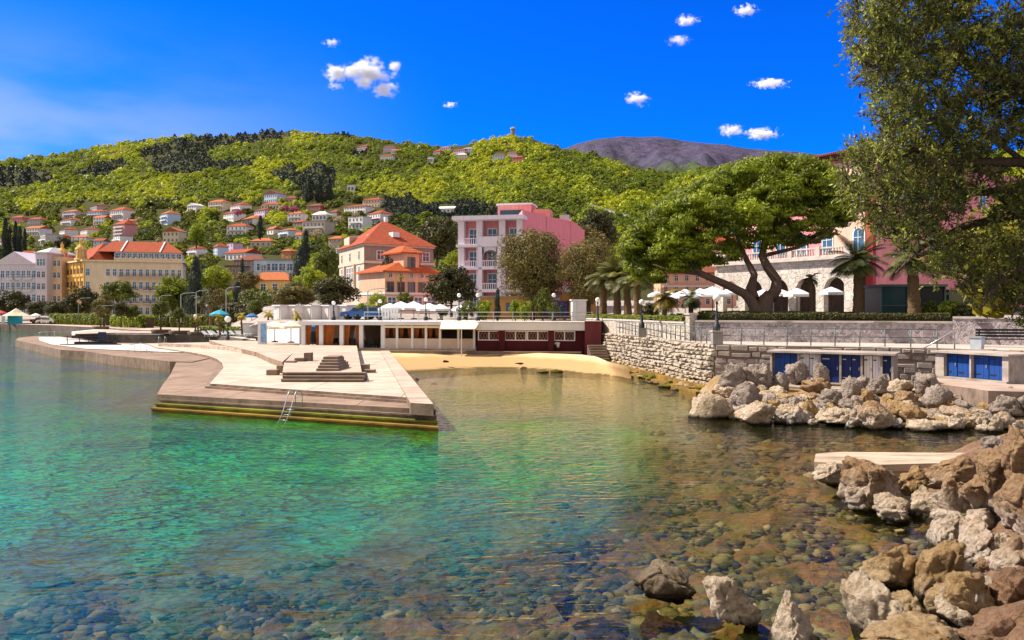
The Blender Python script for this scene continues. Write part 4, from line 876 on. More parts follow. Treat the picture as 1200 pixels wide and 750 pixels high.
def build_banks():
    pxs = np.arange(786, 1262, 3.0); tt = np.linspace(-.4, 1.12, 44); V = []
    for p in pxs:
        a = np.interp(p, DW[:, 0], DW[:, 1]); b = np.interp(p, DB[:, 0], DB[:, 1]); d = a+(b-a)*tt; z = bank_z(p, d)
        V += [((p-600)*dd/F, dd, zz) for dd, zz in zip(d, z)]
    n, nv = len(pxs), len(tt); i = np.arange((n-1)*nv).reshape(n-1, nv)[:, :-1].ravel(); Fc = np.stack([i, i+nv, i+nv+1, i+1], 1)
    tag(link('rocky_shore', npmesh('rocky_shore', np.array(V), Fc, 4, ROCKO, smooth=True)), kind='structure')
    # bank under the near boulders
    xs_d = np.array([6, 9, 11, 12.5, 14.5, 16, 17, 18.3, 19, 20, 21.5, 23, 25, 28]); xs_x = np.array([4.4, 4.7, 5.1, 5.7, 7.2, 8.4, 9.3, 9.9, 10.2, 9.4, 9.3, 9.6, 11.5, 14])
    ds = np.linspace(7.5, 27.5, 110); us = np.linspace(-1.0, 14, 90); D, U = np.meshgrid(ds, us, indexing='ij'); Xs = np.interp(D, xs_d, xs_x)+U
    Z = np.clip(U*.30, -1, 1.5)-.22+(fnoise(Xs*.9, D*.9, 55, 4)-.5)*.6
    V = np.stack([Xs, D, Z], -1).reshape(-1, 3); n, nv = D.shape; i = np.arange((n-1)*nv).reshape(n-1, nv)[:, :-1].ravel(); Fc = np.stack([i, i+1, i+nv+1, i+nv], 1)
    tag(link('near_shore', npmesh('near_shore', V, Fc, 4, ROCKR, smooth=True)), kind='structure')
build_banks()
deck('locker_terrace', None, 1.43, .2, [concrete('pink_concrete', (.50, .38, .32), (.38, .28, .23)), PIERRISE], raw=[tuple(P(a, 400, d)[:2]) for a, d in ((1092, 42.2), (1185, 38.4), (1260, 38), (1260, 34.6), (1200, 35.0), (1158, 35.4), (1120, 37.5), (1092, 39))])
deck('lower_terrace_strip', None, .98, -.2, [LCONC, PIERRISE], raw=[tuple(P(a, 400, d)[:2]) for a, d in ((840, 47.4), (905, 44.6), (1050, 41.4), (1093, 42), (1093, 39.8), (1046, 39.6), (960, 41), (880, 43.6))])
MID = [  # breakwater rocks: photo box, distance, kind, label
 (808, 858, 457, 484, 37.5, 'pale', 'low whitish rock at the left tip of the rock breakwater'), (863, 911, 469, 498, 35.2, 'pale', 'pale round-topped rock standing out in the water before the breakwater'),
 (837, 876, 426, 463, 42, 'grey', 'large smooth grey slab leaning against the sea wall corner'), (868, 906, 426, 452, 42, 'grey', 'broad grey boulder left of the first blue locker door'), (858, 892, 447, 472, 38, 'grey', 'grey boulder just above the pale rock in the water'),
 (920, 948, 423, 443, 43, 'grey', 'round grey boulder before the first blue locker door'), (953, 971, 422, 440, 42.6, 'grey', 'upright grey knob of rock before the white locker door'), (938, 976, 443, 462, 40, 'brown', 'flat brownish rock below the navy locker doors'),
 (954, 986, 455, 471, 38, 'grey', 'grey wedge rock in the middle of the breakwater'), (940, 958, 468, 481, 36.3, 'ochre', 'ochre angular stone above the white waterline rocks'), (960, 1003, 477, 496, 35, 'pale', 'long white rock at the waterline of the breakwater'), (918, 943, 475, 491, 35.5, 'pale', 'small white rock at the waterline beside the pale outlier'),
 (985, 1011, 441, 472, 38.5, 'grey', 'tall grey rock below the last navy locker door'), (1000, 1019, 440, 455, 40.6, 'grey', 'pale grey block below the right white locker door'), (1015, 1038, 443, 463, 39.6, 'grey', 'sloping grey rock with sharp right edge'), (1027, 1043, 438, 457, 40.5, 'grey', 'pointed grey rock right of the last navy door'),
 (1041, 1069, 443, 462, 40, 'pale', 'pale jagged rock below the rubble gap between lockers'), (1070, 1106, 436, 466, 39, 'grey', 'big tilted slab pointing up at the wide blue locker'), (1082, 1116, 451, 482, 36.6, 'grey', 'large triangular grey boulder before the pink terrace'), (1001, 1049, 469, 502, 34, 'brown', 'broad overhanging brown rock at the waterline'),
 (1044, 1076, 457, 475, 37, 'brown', 'brown slab between two large grey boulders'), (1041, 1069, 470, 486, 35.2, 'ochre', 'ochre rock above the gap at the waterline'), (1056, 1085, 475, 495, 34.4, 'ochre', 'yellowish rock stacked over the waterline ledge'), (1097, 1150, 477, 496, 34.6, 'brown', 'long flat brown ledge rock below the pink terrace'),
 (1062, 1109, 490, 505, 33.6, 'pale', 'whitish ledge at the waterline under the ochre rocks'), (1106, 1130, 489, 505, 33.5, 'brown', 'square brown rock at the waterline under the flat ledge'), (1154, 1195, 463, 487, 34.8, 'grey', 'large flat-topped rock at the right end of the breakwater'), (1189, 1212, 462, 490, 34.6, 'grey', 'tall grey rock cut by the photo edge, right of the flat one'),
 (1173, 1192, 453, 466, 36.6, 'grey', 'round grey rock on the pink terrace'), (1166, 1190, 482, 497, 33.4, 'brown', 'brown cube-like rock under the large flat-topped rock'), (1156, 1174, 486, 501, 32.9, 'pale', 'white wedge rock at the waterline beside the dark hollow'), (1182, 1202, 492, 505, 32.6, 'pale', 'small pale rock at the right waterline'),
 (1126, 1160, 484, 505, 34.0, 'brown', 'dark brown rock in the shaded hollow of the breakwater'), (1113, 1129, 462, 481, 36.4, 'grey', 'slim grey rock leaning on the large triangular boulder'), (905, 925, 436, 452, 41.6, 'grey', 'middle-sized grey rock under the first blue door'), (1008, 1026, 455, 473, 37.6, 'ochre', 'small ochre block right of the tall grey rock')]
for i, (a, b, c, d_, d, k, lab) in enumerate(MID):
    o = rock('rock', lab, 'rock', a, b, c, d_, d, k, i, tilt=(.45 if 'tilted' in lab else R.uniform(-.2, .2)), group='rocks of the breakwater')
    lo_ = float(bank_z((a+b)/2, d))-.12; top_ = o.location.z+o.scale.z
    if o.location.z-o.scale.z > lo_: o.scale.z = (top_-lo_)/2; o.location.z = (top_+lo_)/2
for i in range(240):
    px = R.uniform(840, 1160); a = np.interp(px, DW[:, 0], DW[:, 1]); b = np.interp(px, DB[:, 0], DB[:, 1]); t = R.uniform(.0, .68); d = a+(b-a)*t
    if px > 1085 and t > .42: continue
    z = float(bank_z(px, d)); s = R.uniform(.17, .42); k = R.choice(['grey', 'brown', 'ochre', 'pale', 'grey']); o = link('rock', RM[k][i % len(RM[k])], None, (X(px, d), d, z+s*R.uniform(.25, .75)), R.uniform(0, 6), (s*R.uniform(.9, 1.35), s, s*R.uniform(.7, 1.0))); o.rotation_euler.x = R.uniform(-.5, .5)
    tag(o, 'one of the small angular stones filling gaps in the rock breakwater', 'rock', 'small filler stones of the breakwater')
for i in range(44):                         # mossy stones along the foot of the sea wall
    s = i/43; q = Vector(WF).lerp(Vector(WN), .05+.93*s); n = Vector((-1, -.42)).normalized(); k = R.uniform(.3, 2.1); sc = R.uniform(.14, .42); p = q+n*k
    o = link('mossy_stone', RM['moss'][i % 3] if R.random() < .7 else RM['ochre'][i % 5], None, (p.x, p.y, .34-.2*k+R.uniform(-.03, .06)), R.uniform(0, 6), (sc*1.3, sc, sc*.62)); tag(o, 'one of the small mossy stones along the foot of the sea wall', 'stone', 'mossy stones by the sea wall')
mb = MB(); u = (Vector(WN)-Vector(WF)).normalized(); n = Vector((u.y, -u.x)); a, b = Vector(WF), Vector(WN)+u*.3
mb.prism([a, b, b+n*.75, a+n*.75], -1, .42); mb.prism([a, b, b+n*1.3, a+n*1.3], -1, .12); tag(mb.build('wall_footing', [RUST]), kind='structure')
# flat jetty slab
JET = concrete('jetty_concrete', (.55, .44, .33), (.40, .30, .21))
q = [G(954, 541, .66), G(1010, 545, .66), G(1165, 541, .66), G(1165, 531, .66), G(985, 529.5, .66), G(956, 531.5, .66)]
mb = MB(); mb.prism([v[:2] for v in q], .46, .66); c = sum((Vector(v[:2]) for v in q), Vector((0, 0)))/6; mb.prism([c+(Vector(v[:2])-c)*.93 for v in q], -1, .46); tag(mb.build('concrete_jetty', [JET]), 'flat sunlit concrete jetty slab behind the near boulders', 'jetty')
NEAR = [  # boulders of the near shore
 (984, 1060, 538, 604, 20.3, ROCKB, 'large dark-topped brown boulder at the waterline before the jetty'), (1024, 1067, 580, 616, 19, ROCKP, 'small whitish boulder right in front of the dark-topped one'), (1065, 1104, 570, 610, 19.6, ROCKP, 'whitish split boulder second from the dark-topped one'), (956, 996, 541, 572, 22.6, ROCKP, 'white rounded rock tucked under the jetty corner'),
 (1052, 1090, 546, 584, 20.8, ROCKO, 'ochre pyramid-shaped boulder between the dark-topped one and the ridge'), (1084, 1156, 533, 580, 20.6, ROCKB, 'long sloping brown boulder at the end of the jetty'), (1092, 1146, 558, 620, 19.2, ROCKB, 'brown boulder with a white base near the jetty end'), (1126, 1176, 545, 626, 18.6, ROCKB, 'tall brown boulder with a vertical cleft on the bank'),
 (1146, 1192, 526, 600, 18.2, ROCKB, 'steep brown boulder high on the bank below the edge tree'), (1174, 1222, 502, 570, 17.4, ROCKB, 'highest brown boulder at the right edge of the bank'), (1176, 1224, 556, 632, 16.8, ROCKB, 'rugged brown boulder at the right edge, second from top'), (1150, 1192, 512, 545, 19.6, ROCKG, 'small grey boulder behind the highest brown ones'),
 (1092, 1126, 606, 654, 17, ROCKB, 'squat brown boulder left of a dark water gap'), (1122, 1156, 608, 680, 16, ROCKB, 'upright dark-topped boulder right of the squat brown one'), (1009, 1073, 642, 702, 14.6, ROCKO, 'cracked ochre boulder at the water, left of the pointed one'), (1066, 1126, 632, 718, 14.2, ROCKO, 'pointed ochre boulder in the middle of the near bank'),
 (1083, 1168, 674, 742, 13, ROCKO, 'largest rounded ochre boulder in the near bank'), (988, 1046, 680, 762, 12.6, ROCKP, 'pale-sided boulder at the bottom, beside the water'), (1038, 1080, 694, 740, 13.2, ROCKO, 'small ochre boulder wedged between two large ones'), (905, 961, 700, 772, 12.1, ROCKP, 'slanted white boulder standing alone in shallow water at the bottom'),
 (1000, 1140, 728, 790, 11.8, ROCKO, 'wide flat ochre boulder cut by the bottom edge'), (1130, 1214, 712, 790, 11.8, ROCKR, 'dark reddish boulder in the bottom right corner'), (1162, 1216, 628, 690, 14.6, ROCKB, 'angular brown boulder at the right edge above the reddish one'), (1164, 1216, 662, 735, 13.1, ROCKR, 'smooth reddish boulder at the right edge'), (1160, 1188, 624, 664, 15.6, ROCKP, 'small pale stone between brown boulders at the right'), (1136, 1176, 652, 700, 14.9, ROCKR, 'reddish-brown stone behind the largest rounded ochre boulder'),
 (743, 812, 662, 710, 14, ROCKD, 'dark-shaded rock with sunlit top standing alone in water'), (823, 885, 672, 734, 12.9, ROCKP, 'pale triangular rock standing alone in the water')]
for i, (a, b, c, d_, d, m, lab) in enumerate(NEAR):
    rock('boulder', lab, 'boulder', a, b, c, d_, d, '', mesh=rock_mesh('boulder', 200+i*5, 5, m, cuts=20, rough=.2, lo=.4), rz=R.uniform(-.2, .2), group='boulders of the near shore', dep=.85)
for i in range(30):
    d = R.uniform(12.5, 21); x = float(np.interp(d, [11, 12.5, 14.5, 16, 17, 19, 21], [5.4, 6, 7.4, 8.6, 9.6, 10.4, 9.6]))+R.uniform(-.3, 3.2); s = R.uniform(.16, .42); k = R.choice(['ochre', 'brown', 'pale', 'brown'])
    o = link('stone', RM[k][i % len(RM[k])], None, (x, d, max(.05, .26*(x-np.interp(d, [11, 14.5, 17, 19], [5.1, 7, 9, 10])))), R.uniform(0, 6), (s*1.2, s, s*.85)); tag(o, 'one of the smaller stones lodged between the near boulders', 'stone', 'smaller stones between the near boulders')
for (a, b, c, d_, d, lab) in ((688, 736, 699, 724, 13.4, 'reddish submerged rock left of the two lone rocks'), (645, 676, 675, 690, 14.6, 'small purple-brown rock under water, farthest left of the reef rocks'), (702, 742, 722, 745, 12.7, 'submerged reddish rock near the bottom edge'), (752, 806, 698, 716, 13.6, 'flat weedy reef at the foot of the dark-shaded rock'), (780, 850, 722, 748, 12.5, 'wide brown submerged rock before the pale triangular rock'), (862, 912, 708, 728, 13, 'dark weedy rock just under water right of the triangular rock')):
    o = rock('reef_rock', lab, 'rock', a, b, c, d_, d, 'reef', int(a), group='submerged reef rocks'); o.location.z = min(o.location.z, -.30)-.02; o.scale.z = .30
for i, (a, b, c, d_, lab) in enumerate(((519, 526, 423.5, 426.5, 'dark driftwood lump lying on the sand'), (484, 492, 443, 447, 'small dark stone in the shallows beside the pier'), (505, 514, 448, 453, 'second dark stone in the shallows, farther from the pier'), (603, 614, 426.5, 429, 'flat dark stone on the sand in front of the maroon bar'), (628, 644, 434, 439, 'low mossy reef stone where sand meets water'), (645, 660, 432.5, 438, 'yellow mossy stone at the water edge'), (670, 684, 436, 442, 'dark mossy stone near the stone stair'), (693, 706, 435, 440, 'mossy stone just off the foot of the stair'))):
    d = 68 if i in (0, 3) else (58 if i in (1, 2) else 64); o = rock('stone', lab, 'stone', a, b, c, d_, d, 'moss' if 'moss' in lab else 'reef', i)
    if i in (0, 3): o.location.z += .12

# ------------------------------------------------------------------ buildings
def win_mesh(name, w, h, frame, pane, t=.10, mull=True, dep=.12):
    mb = MB(); mb.box(0, 0, 0, w, dep, h, mat=1)
    f = MB()
    for x in (-w/2, w/2): mb.box(x, -.03, -t, t, dep, h+2*t)
    for z in (-t, h): mb.box(0, -.032, z, w, dep, t)
    if mull: mb.box(0, -.025, 0, t*.6, dep, h); mb.box(0, -.024, h*.62, w, dep, t*.5)
    me = bpy.data.meshes.new(name); me.from_pydata(mb.v, [], mb.f); me.materials.append(frame); me.materials.append(pane); me.polygons.foreach_set('material_index', mb.m); me.update(); return me
WIN = win_mesh('window', 1.0, 1.4, WHITE, GLASS); WINB = win_mesh('window', 1.0, 1.5, WHITE, BLUEGLASS, .12); WIND = win_mesh('window', 1.1, 1.4, plain('brown_frame', (.22, .12, .07), .7), GLASS, .08); WINBIG = win_mesh('window', 1.9, 1.5, WHITE, GLASS)
ARCHW = None
def put_windows(root, p0, ang, xs, zs, mesh, sx=1, sz=1, out=.03):
    """windows on a wall that starts at p0 (local) and runs along angle ang; outside is to the right of the run"""
    c, s = math.cos(ang), math.sin(ang)
    for z in zs:
        for x in xs:
            o = link('window', mesh, root, (p0[0]+x*c+out*s*-1*-1, p0[1]+x*s-out*c, z), ang, (sx, 1, sz))
def hip_roof(mb, w, d, z, h, over=.5, ridge=.45):
    x0, x1, y0, y1 = -w/2-over, w/2+over, -over, d+over; rx = w/2*ridge if w >= d else 0; ry = 0 if w >= d else d/2*ridge; cy = d/2
    vs = [(x0, y0, z), (x1, y0, z), (x1, y1, z), (x0, y1, z), (-rx, cy-ry, z+h), (rx, cy-ry, z+h), (rx, cy+ry, z+h), (-rx, cy+ry, z+h), (x0, y0, z-.18), (x1, y0, z-.18), (x1, y1, z-.18), (x0, y1, z-.18)]
    mb.add(vs, [(0, 1, 5, 4), (1, 2, 6, 5), (2, 3, 7, 6), (3, 0, 4, 7), (4, 5, 6, 7), (8, 9, 1, 0), (9, 10, 2, 1), (10, 11, 3, 2), (11, 8, 0, 3), (11, 10, 9, 8)])
def gable_roof(mb, w, d, z, h, over=.5):            # ridge along x
    x0, x1, y0, y1 = -w/2-over, w/2+over, -over, d+over; c = d/2
    vs = [(x0, y0, z), (x1, y0, z), (x1, y1, z), (x0, y1, z), (x0, c, z+h), (x1, c, z+h)]+[(x0, y0, z-.2), (x1, y0, z-.2), (x1, y1, z-.2), (x0, y1, z-.2)]
    mb.add(vs, [(0, 1, 5, 4), (2, 3, 4, 5), (0, 4, 3), (1, 2, 5), (6, 7, 1, 0), (7, 8, 2, 1), (8, 9, 3, 2), (9, 6, 0, 3), (9, 8, 7, 6)])
PL = {}
def pl(c):
    if c not in PL: PL[c] = plaster('plaster_'+c, dict(white=(.80, .76, .76), cream=(.76, .62, .42), pink=(.68, .30, .28), red=(.48, .12, .08), orange=(.60, .26, .11), lilac=(.62, .48, .64), blue=(.50, .62, .80), beige=(.55, .44, .34), grey=(.55, .50, .50), brown=(.30, .21, .16), salmon=(.64, .40, .28), yellow=(.68, .46, .16))[c])
    return PL[c]
ROOFS = dict(red=REDTILE, orange=ORTILE, brown=BRTILE, grey=GREYROOF, flat=GREYROOF, white=WHITE)
def house(label, x0, x1, yt, yb, floors, col, roof, rtype='hip', rz=None, nwin=None, extra='', d=None, name='house', parts=True):
    if d is None: d = hit((x0+x1)/2, yb)
    c = P((x0+x1)/2, yb, d); w = (x1-x0)*d/F*1.04; H = (yb-yt)*d/F; dep = min(max(w*.75, 7), 13)
    rh = 0 if rtype == 'flat' else H*(.26 if floors > 1 else .36); wh = H-rh; rz = R.uniform(-.85, -.05) if rz is None else rz
    t = thing(name, label, 'house', (c.x, c.y, c.z), rz)
    MB().box(0, dep/2, -4, w, dep, wh+4).build('wall', pl(col), t)
    mb = MB()
    if rtype == 'hip': hip_roof(mb, w, dep, wh, rh)
    elif rtype == 'gable': gable_roof(mb, w, dep, wh, rh)
    elif rtype == 'front':                              # gable facing the viewer
        m2 = MB(); gable_roof(m2, dep, w, wh, rh); mb.add([(w/2-y if False else -(y-w/2), x+dep/2, z) for x, y, z in m2.v], m2.f)
    else: mb.box(0, dep/2, wh, w+.5, dep+.5, .3)
    mb.build('roof', ROOFS[roof], t)
    n = nwin or max(2, int(w/3.0)); fh = wh/floors; k = fh*.46/1.4
    put_windows(t, (-w/2, 0), 0, [w*(i+.5)/n for i in range(n)], [fh*(j+.28) for j in range(floors)], WIN, k*1.05, k)
    put_windows(t, (-w/2, dep), -math.pi/2, [dep*(i+.5)/2 for i in range(2)], [fh*(j+.28) for j in range(floors)], WIN, k, k)
    if 'balc' in extra:
        for j in range(1, floors+ (1 if floors == 1 else 0)):
            b = MB(); b.box(0, -.75, fh*j-.12, w*.8, 1.5, .18); b.box(0, -1.46, fh*j+.06, w*.8, .06, .85); b.build('balcony', WHITE, t)
    if 'chim' in extra or (R.random() < .4 and rtype != 'flat'): MB().box(w*.22, dep*.5, wh+rh*.4, .8, .8, rh*.9+.5).build('chimney', pl('beige'), t)
    if 'porch' in extra: MB().box(0, -1.2, fh*.92, w*1.02, 2.6, .22).build('porch_roof', ROOFS[roof], t)
    return t
HL = [ # x0 x1 ytop ybase floors wall roof type label extra
 (11, 27, 252, 263, 2, 'pink', 'red', 'hip', 'small pink house with red roof, far left of the hillside', ''), (31, 48, 254, 265, 2, 'grey', 'red', 'hip', 'greyish house with red roof beside the far-left pink one', ''), (26, 49, 264, 277, 2, 'white', 'orange', 'gable', 'white house with orange roof behind the cypress row', 'balc'), (69, 92, 245, 256, 2, 'lilac', 'orange', 'hip', 'lilac house with long orange roof on the upper left slope', 'balc'),
 (66, 88, 255, 265, 2, 'white', 'red', 'hip', 'white red-roofed house directly below the lilac one', 'balc'), (99, 120, 238, 247, 1, 'beige', 'brown', 'hip', 'brown-roofed house highest of the left cluster', ''), (99, 122, 245, 256, 2, 'blue', 'red', 'hip', 'pale blue house under the brown-roofed one', 'balc'), (108, 123, 252, 264, 2, 'white', 'orange', 'gable', 'orange-banded white house below the pale blue one', 'balc'),
 (63, 82, 266, 278, 2, 'white', 'red', 'hip', 'white house with three dark windows and red roof', ''), (38, 62, 275, 289, 2, 'grey', 'flat', 'flat', 'long flat-roofed grey house right of the cypresses', 'balc'), (88, 108, 266, 277, 2, 'white', 'red', 'hip', 'white house with blue windows left of the four-storey pink house', ''), (83, 101, 275, 286, 2, 'white', 'orange', 'hip', 'white house with orange roof above the yellow hotel towers', 'balc'),
 (109, 121, 279, 291, 2, 'blue', 'red', 'gable', 'bluish house with red roof above the yellow hotel roof', ''), (62, 75, 274, 282, 1, 'orange', 'red', 'hip', 'low orange house by the dark purple tree', ''), (-6, 6, 279, 292, 2, 'white', 'red', 'gable', 'white house cut by the left photo edge', ''), (124, 149, 242, 258, 2, 'white', 'red', 'hip', 'wide white house with dark porch and red roof, high on the slope', 'balc'),
 (129, 150, 257, 279, 4, 'pink', 'red', 'hip', 'four-storey pink apartment house on the left slope', 'balc'), (127, 146, 277, 287, 2, 'white', 'flat', 'flat', 'white balconied house below the four-storey pink one', 'balc'), (141, 160, 256, 264, 1, 'salmon', 'red', 'hip', 'low salmon house right of the four-storey pink one', ''), (182, 202, 246, 263, 3, 'blue', 'orange', 'hip', 'tall pale blue three-storey house with thin orange roof', 'balc'),
 (190, 210, 266, 285, 2, 'cream', 'orange', 'front', 'cream villa with steep orange gable', 'chim'), (157, 173, 283, 294, 1, 'red', 'red', 'hip', 'brick-red house peeking over the yellow hotel roof', ''), (217, 232, 238, 249, 2, 'white', 'white', 'front', 'modern white house with pitched white roof', ''), (216, 234, 288, 301, 2, 'white', 'red', 'hip', 'white house with red roof right of the yellow hotel', 'balc'),
 (175, 188, 283, 294, 1, 'brown', 'orange', 'gable', 'brown house right of the brick-red one', ''), (242, 263, 233, 247, 2, 'cream', 'orange', 'hip', 'cream house with orange roof at the top of the middle slope', 'balc'), (265, 286, 237, 250, 2, 'white', 'red', 'hip', 'white house with dark red roof terrace', 'balc'), (256, 279, 247, 259, 2, 'white', 'red', 'gable', 'white stepped house with red roof below the roof-terrace house', ''),
 (307, 327, 223, 238, 2, 'blue', 'brown', 'front', 'house with bright blue gable high above the town', ''), (306, 327, 236, 246, 1, 'white', 'red', 'hip', 'low white house just below the blue-gabled one', ''), (294, 314, 243, 256, 2, 'lilac', 'brown', 'hip', 'mauve-brown house left of the low white one', ''), (275, 304, 252, 265, 1, 'white', 'orange', 'hip', 'long white house with wide orange roof mid-slope', 'porch'),
 (265, 289, 261, 276, 2, 'white', 'red', 'hip', 'white terraced house with red roof below the long white one', 'balc'), (310, 323, 265, 275, 1, 'white', 'orange', 'gable', 'small white house with orange roof right of the dark cypress', ''), (321, 343, 267, 279, 2, 'blue', 'orange', 'hip', 'bluish white row house with scalloped roof edge', 'balc'), (293, 318, 278, 290, 1, 'beige', 'orange', 'hip', 'beige house with broad orange hip roof', ''),
 (247, 258, 285, 301, 3, 'blue', 'red', 'hip', 'narrow three-storey blue house', ''), (263, 276, 285, 296, 2, 'lilac', 'red', 'flat', 'lilac block beside the narrow blue house', ''), (259, 292, 291, 306, 1, 'white', 'red', 'gable', 'long white house under a big bright red gable roof', ''), (334, 347, 229, 238, 1, 'pink', 'brown', 'hip', 'small pink house with pale roof high on the slope', ''),
 (364, 378, 224, 234, 2, 'pink', 'brown', 'gable', 'pink house under the tall dark conifers', ''), (358, 377, 238, 247, 1, 'red', 'brown', 'hip', 'low red house below the pink one under conifers', ''), (400, 431, 239, 250, 2, 'white', 'red', 'hip', 'long white arcaded house with long red roof', ''), (424, 446, 231, 243, 2, 'cream', 'red', 'hip', 'cream three-storey house with a row of square windows', ''),
 (406, 427, 254, 269, 2, 'white', 'flat', 'flat', 'white terraced house with blue basement', 'balc'), (426, 450, 246, 263, 2, 'white', 'red', 'hip', 'white house with red middle roof and grey top floor', 'porch'), (365, 383, 247, 259, 1, 'white', 'white', 'hip', 'white house with pale flat-looking roof mid-slope', ''), (336, 354, 247, 260, 2, 'white', 'orange', 'hip', 'white house with blue balcony right of the pink blossom trees', 'balc'),
 (341, 359, 257, 266, 1, 'brown', 'red', 'hip', 'dark red-brown house above the beige apartment block', ''), (353, 382, 259, 276, 2, 'beige', 'flat', 'flat', 'beige modern apartment block with deep balconies', 'balc'), (346, 357, 272, 282, 1, 'white', 'orange', 'gable', 'tiny white house left of the dark cypress below beige block', ''), (384, 401, 276, 290, 2, 'beige', 'orange', 'hip', 'small beige house with orange roof above the yellow-green trees', ''),
 (383, 397, 245, 255, 1, 'brown', 'brown', 'hip', 'brown house with orange-brown roof mid-slope', ''), (410, 431, 277, 287, 1, 'grey', 'white', 'flat', 'flat white-roofed house behind the beige villa', ''), (329, 342, 291, 303, 2, 'orange', 'orange', 'hip', 'orange house among dark trees', ''), (407, 415, 217, 225, 1, 'white', 'white', 'flat', 'tiny white hut alone above the long red roof', ''), (391, 408, 291, 300, 1, 'blue', 'white', 'flat', 'low blue and white garage left of the beige villa', ''),
 (416, 432, 169, 177, 1, 'pink', 'brown', 'hip', 'pale pink house at the left of the ridge village', ''), (449, 463, 170, 178, 2, 'lilac', 'brown', 'hip', 'mauve house in the ridge village', ''), (458, 471, 174, 180, 1, 'white', 'orange', 'gable', 'white house right of the mauve ridge house', ''), (445, 460, 180, 188, 2, 'white', 'red', 'hip', 'white house with red roof below the mauve ridge house', ''),
 (506, 517, 175, 182, 1, 'brown', 'red', 'hip', 'brown house on the ridge left of the white two-storey one', ''), (515, 527, 171, 179, 2, 'white', 'orange', 'hip', 'white two-storey house with orange roof on the ridge', ''), (530, 545, 174, 182, 2, 'lilac', 'red', 'gable', 'mauve house with red roof on the ridge', ''), (542, 554, 172, 180, 2, 'blue', 'grey', 'hip', 'blue house with grey roof on the ridge', ''), (535, 547, 179, 187, 2, 'cream', 'white', 'hip', 'cream house below the blue ridge house', ''),
 (577, 592, 179, 188, 2, 'blue', 'brown', 'hip', 'bluish house on the slope below the lookout tower', ''), (595, 605, 177, 186, 2, 'white', 'brown', 'gable', 'white house above the red one near the lookout', ''), (600, 613, 182, 191, 2, 'red', 'red', 'hip', 'red house rightmost of the ridge village', ''), (514, 532, 241, 250, 1, 'white', 'white', 'gable', 'low white building alone in dark trees left of pink hotel', ''), (501, 507, 184, 192, 1, 'white', 'white', 'flat', 'small white shed below the ridge village', '')]
for h in HL: HOUSES.append(h[:4])
HOUSES += [(255, 284, 300, 330), (289, 345, 300, 336), (384, 400, 290, 300)]
plant_forest()
for (x0, x1, yt, yb, fl, c, r, rt, lab, ex) in HL: house(lab, x0, x1, yt, yb, fl, c, r, rt, extra=ex)
def frame2(A, B, z):                     # local frame along A->B on the ground; outside to the right of the run
    A, B = Vector(A), Vector(B); return A, (B-A).length, math.atan2((B-A).y, (B-A).x)
def at(px, d): return (X(px, d), d)
def ztop(py, d): return CZ-(py-HY)*d/F
def balcony(root, x, y, z, w, dep=1.0, mat=None, rail=None, ang=0.0):
    b = MB(); b.box(0, -dep/2, -.15, w, dep, .15); r = MB(); r.box(0, -dep+.03, 0, w, .06, .08).box(0, -dep+.03, .85, w, .06, .07)
    for i in range(int(w/.28)+1): r.box(-w/2+.03+i*(w-.06)/int(w/.28), -dep+.03, .05, .05, .05, .82)
    for s in (-1, 1): r.box(s*(w/2-.03), -dep/2, .85, .05, dep, .07); r.box(s*(w/2-.03), -dep/2, 0, .05, dep-.1, .4)
    o = b.build('balcony', mat or WHITE, root, (x, y, z), ang); r.build('railing', rail or WHITE, o)
# white hotel -------------------------------------------------------
def white_hotel():
    A, B = at(-24, 230), at(43, 229); a, L, rz = frame2(A, B, 0); zb = 2.9
    t = thing('white_hotel', 'large white hotel in lilac shade with blue windows at the left edge', 'hotel', (*a, zb), rz); m = plaster('shaded_white_plaster', (.58, .52, .60), .08); fh = 3.35; H = fh*4.4  # walls painted with the lilac of shade, side wing with warm sunlight
    MB().box(L/2, 7, -3, L, 14, H+3).build('wall', m, t)
    MB().box(L/2, 7, H, L+.8, 14.8, .4).build('cornice', WHITE, t)
    MB().box(L/2, 7, fh*1.15, L+.3, 14.3, .25).build('string_course', WHITE, t)
    xs = [L*(i+.5)/11 for i in range(11)]
    put_windows(t, (0, 0), 0, xs, [.9+fh*j for j in range(4)], WINB, 1.15, 1.3)
    for k in (2, 3, 6, 7, 9): 
        for j in (1, 2, 3): balcony(t, xs[k], 0, .55+fh*j, 2.2)
    g = MB(); m2 = MB(); gable_roof(m2, 8, 10, H+.4, 3.2, .5); g.add([(10.5-(y-5), x*1.0+4, z) for x, y, z in [(v[0], v[1], v[2]) for v in m2.v]], m2.f); g.build('pediment', m, t)
    put_windows(t, (0, 0), 0, [8.6, 11.9], [H+.6], WINB, 1.0, .9)
    # corner tower
    s0 = L; w2 = 3.3; MB().box(s0+w2/2, 6.5, -3, w2, 14, H+3+3.1).build('tower_wall', m, t); MB().box(s0+w2/2, 6.5, H+3.1, w2+.9, 14.9, .35).build('tower_cornice', WHITE, t)
    r = MB(); m3 = MB(); hip_roof(m3, w2, 13, H+3.45, 1.6, .2, .3); r.add([(x+s0+w2/2, y, z) for x, y, z in m3.v], m3.f); r.build('tower_roof', WHITE, t)
    put_windows(t, (s0, -.5), 0, [.95, 2.35], [.9+fh*j for j in range(4)], WIN, 1.0, 1.2); put_windows(t, (s0, -.5), 0, [.8, 1.65, 2.5], [.9+fh*4], WINB, .75, 1.25)
    MB().box(s0+w2/2, -.52, fh*4.1, w2, .3, .25).build('ledge', WHITE, t)
    rw = plaster('sunlit_cream_plaster', (.66, .46, .30), .1); MB().box(s0+w2+1.4, 8.4, -3, 2.8, 13, H+2.2+3).build('side_wing', rw, t); put_windows(t, (s0+w2, 1.9), 0, [.8, 2.0], [.9+fh*j for j in range(5)], WIN, .85, 1.1)
white_hotel()
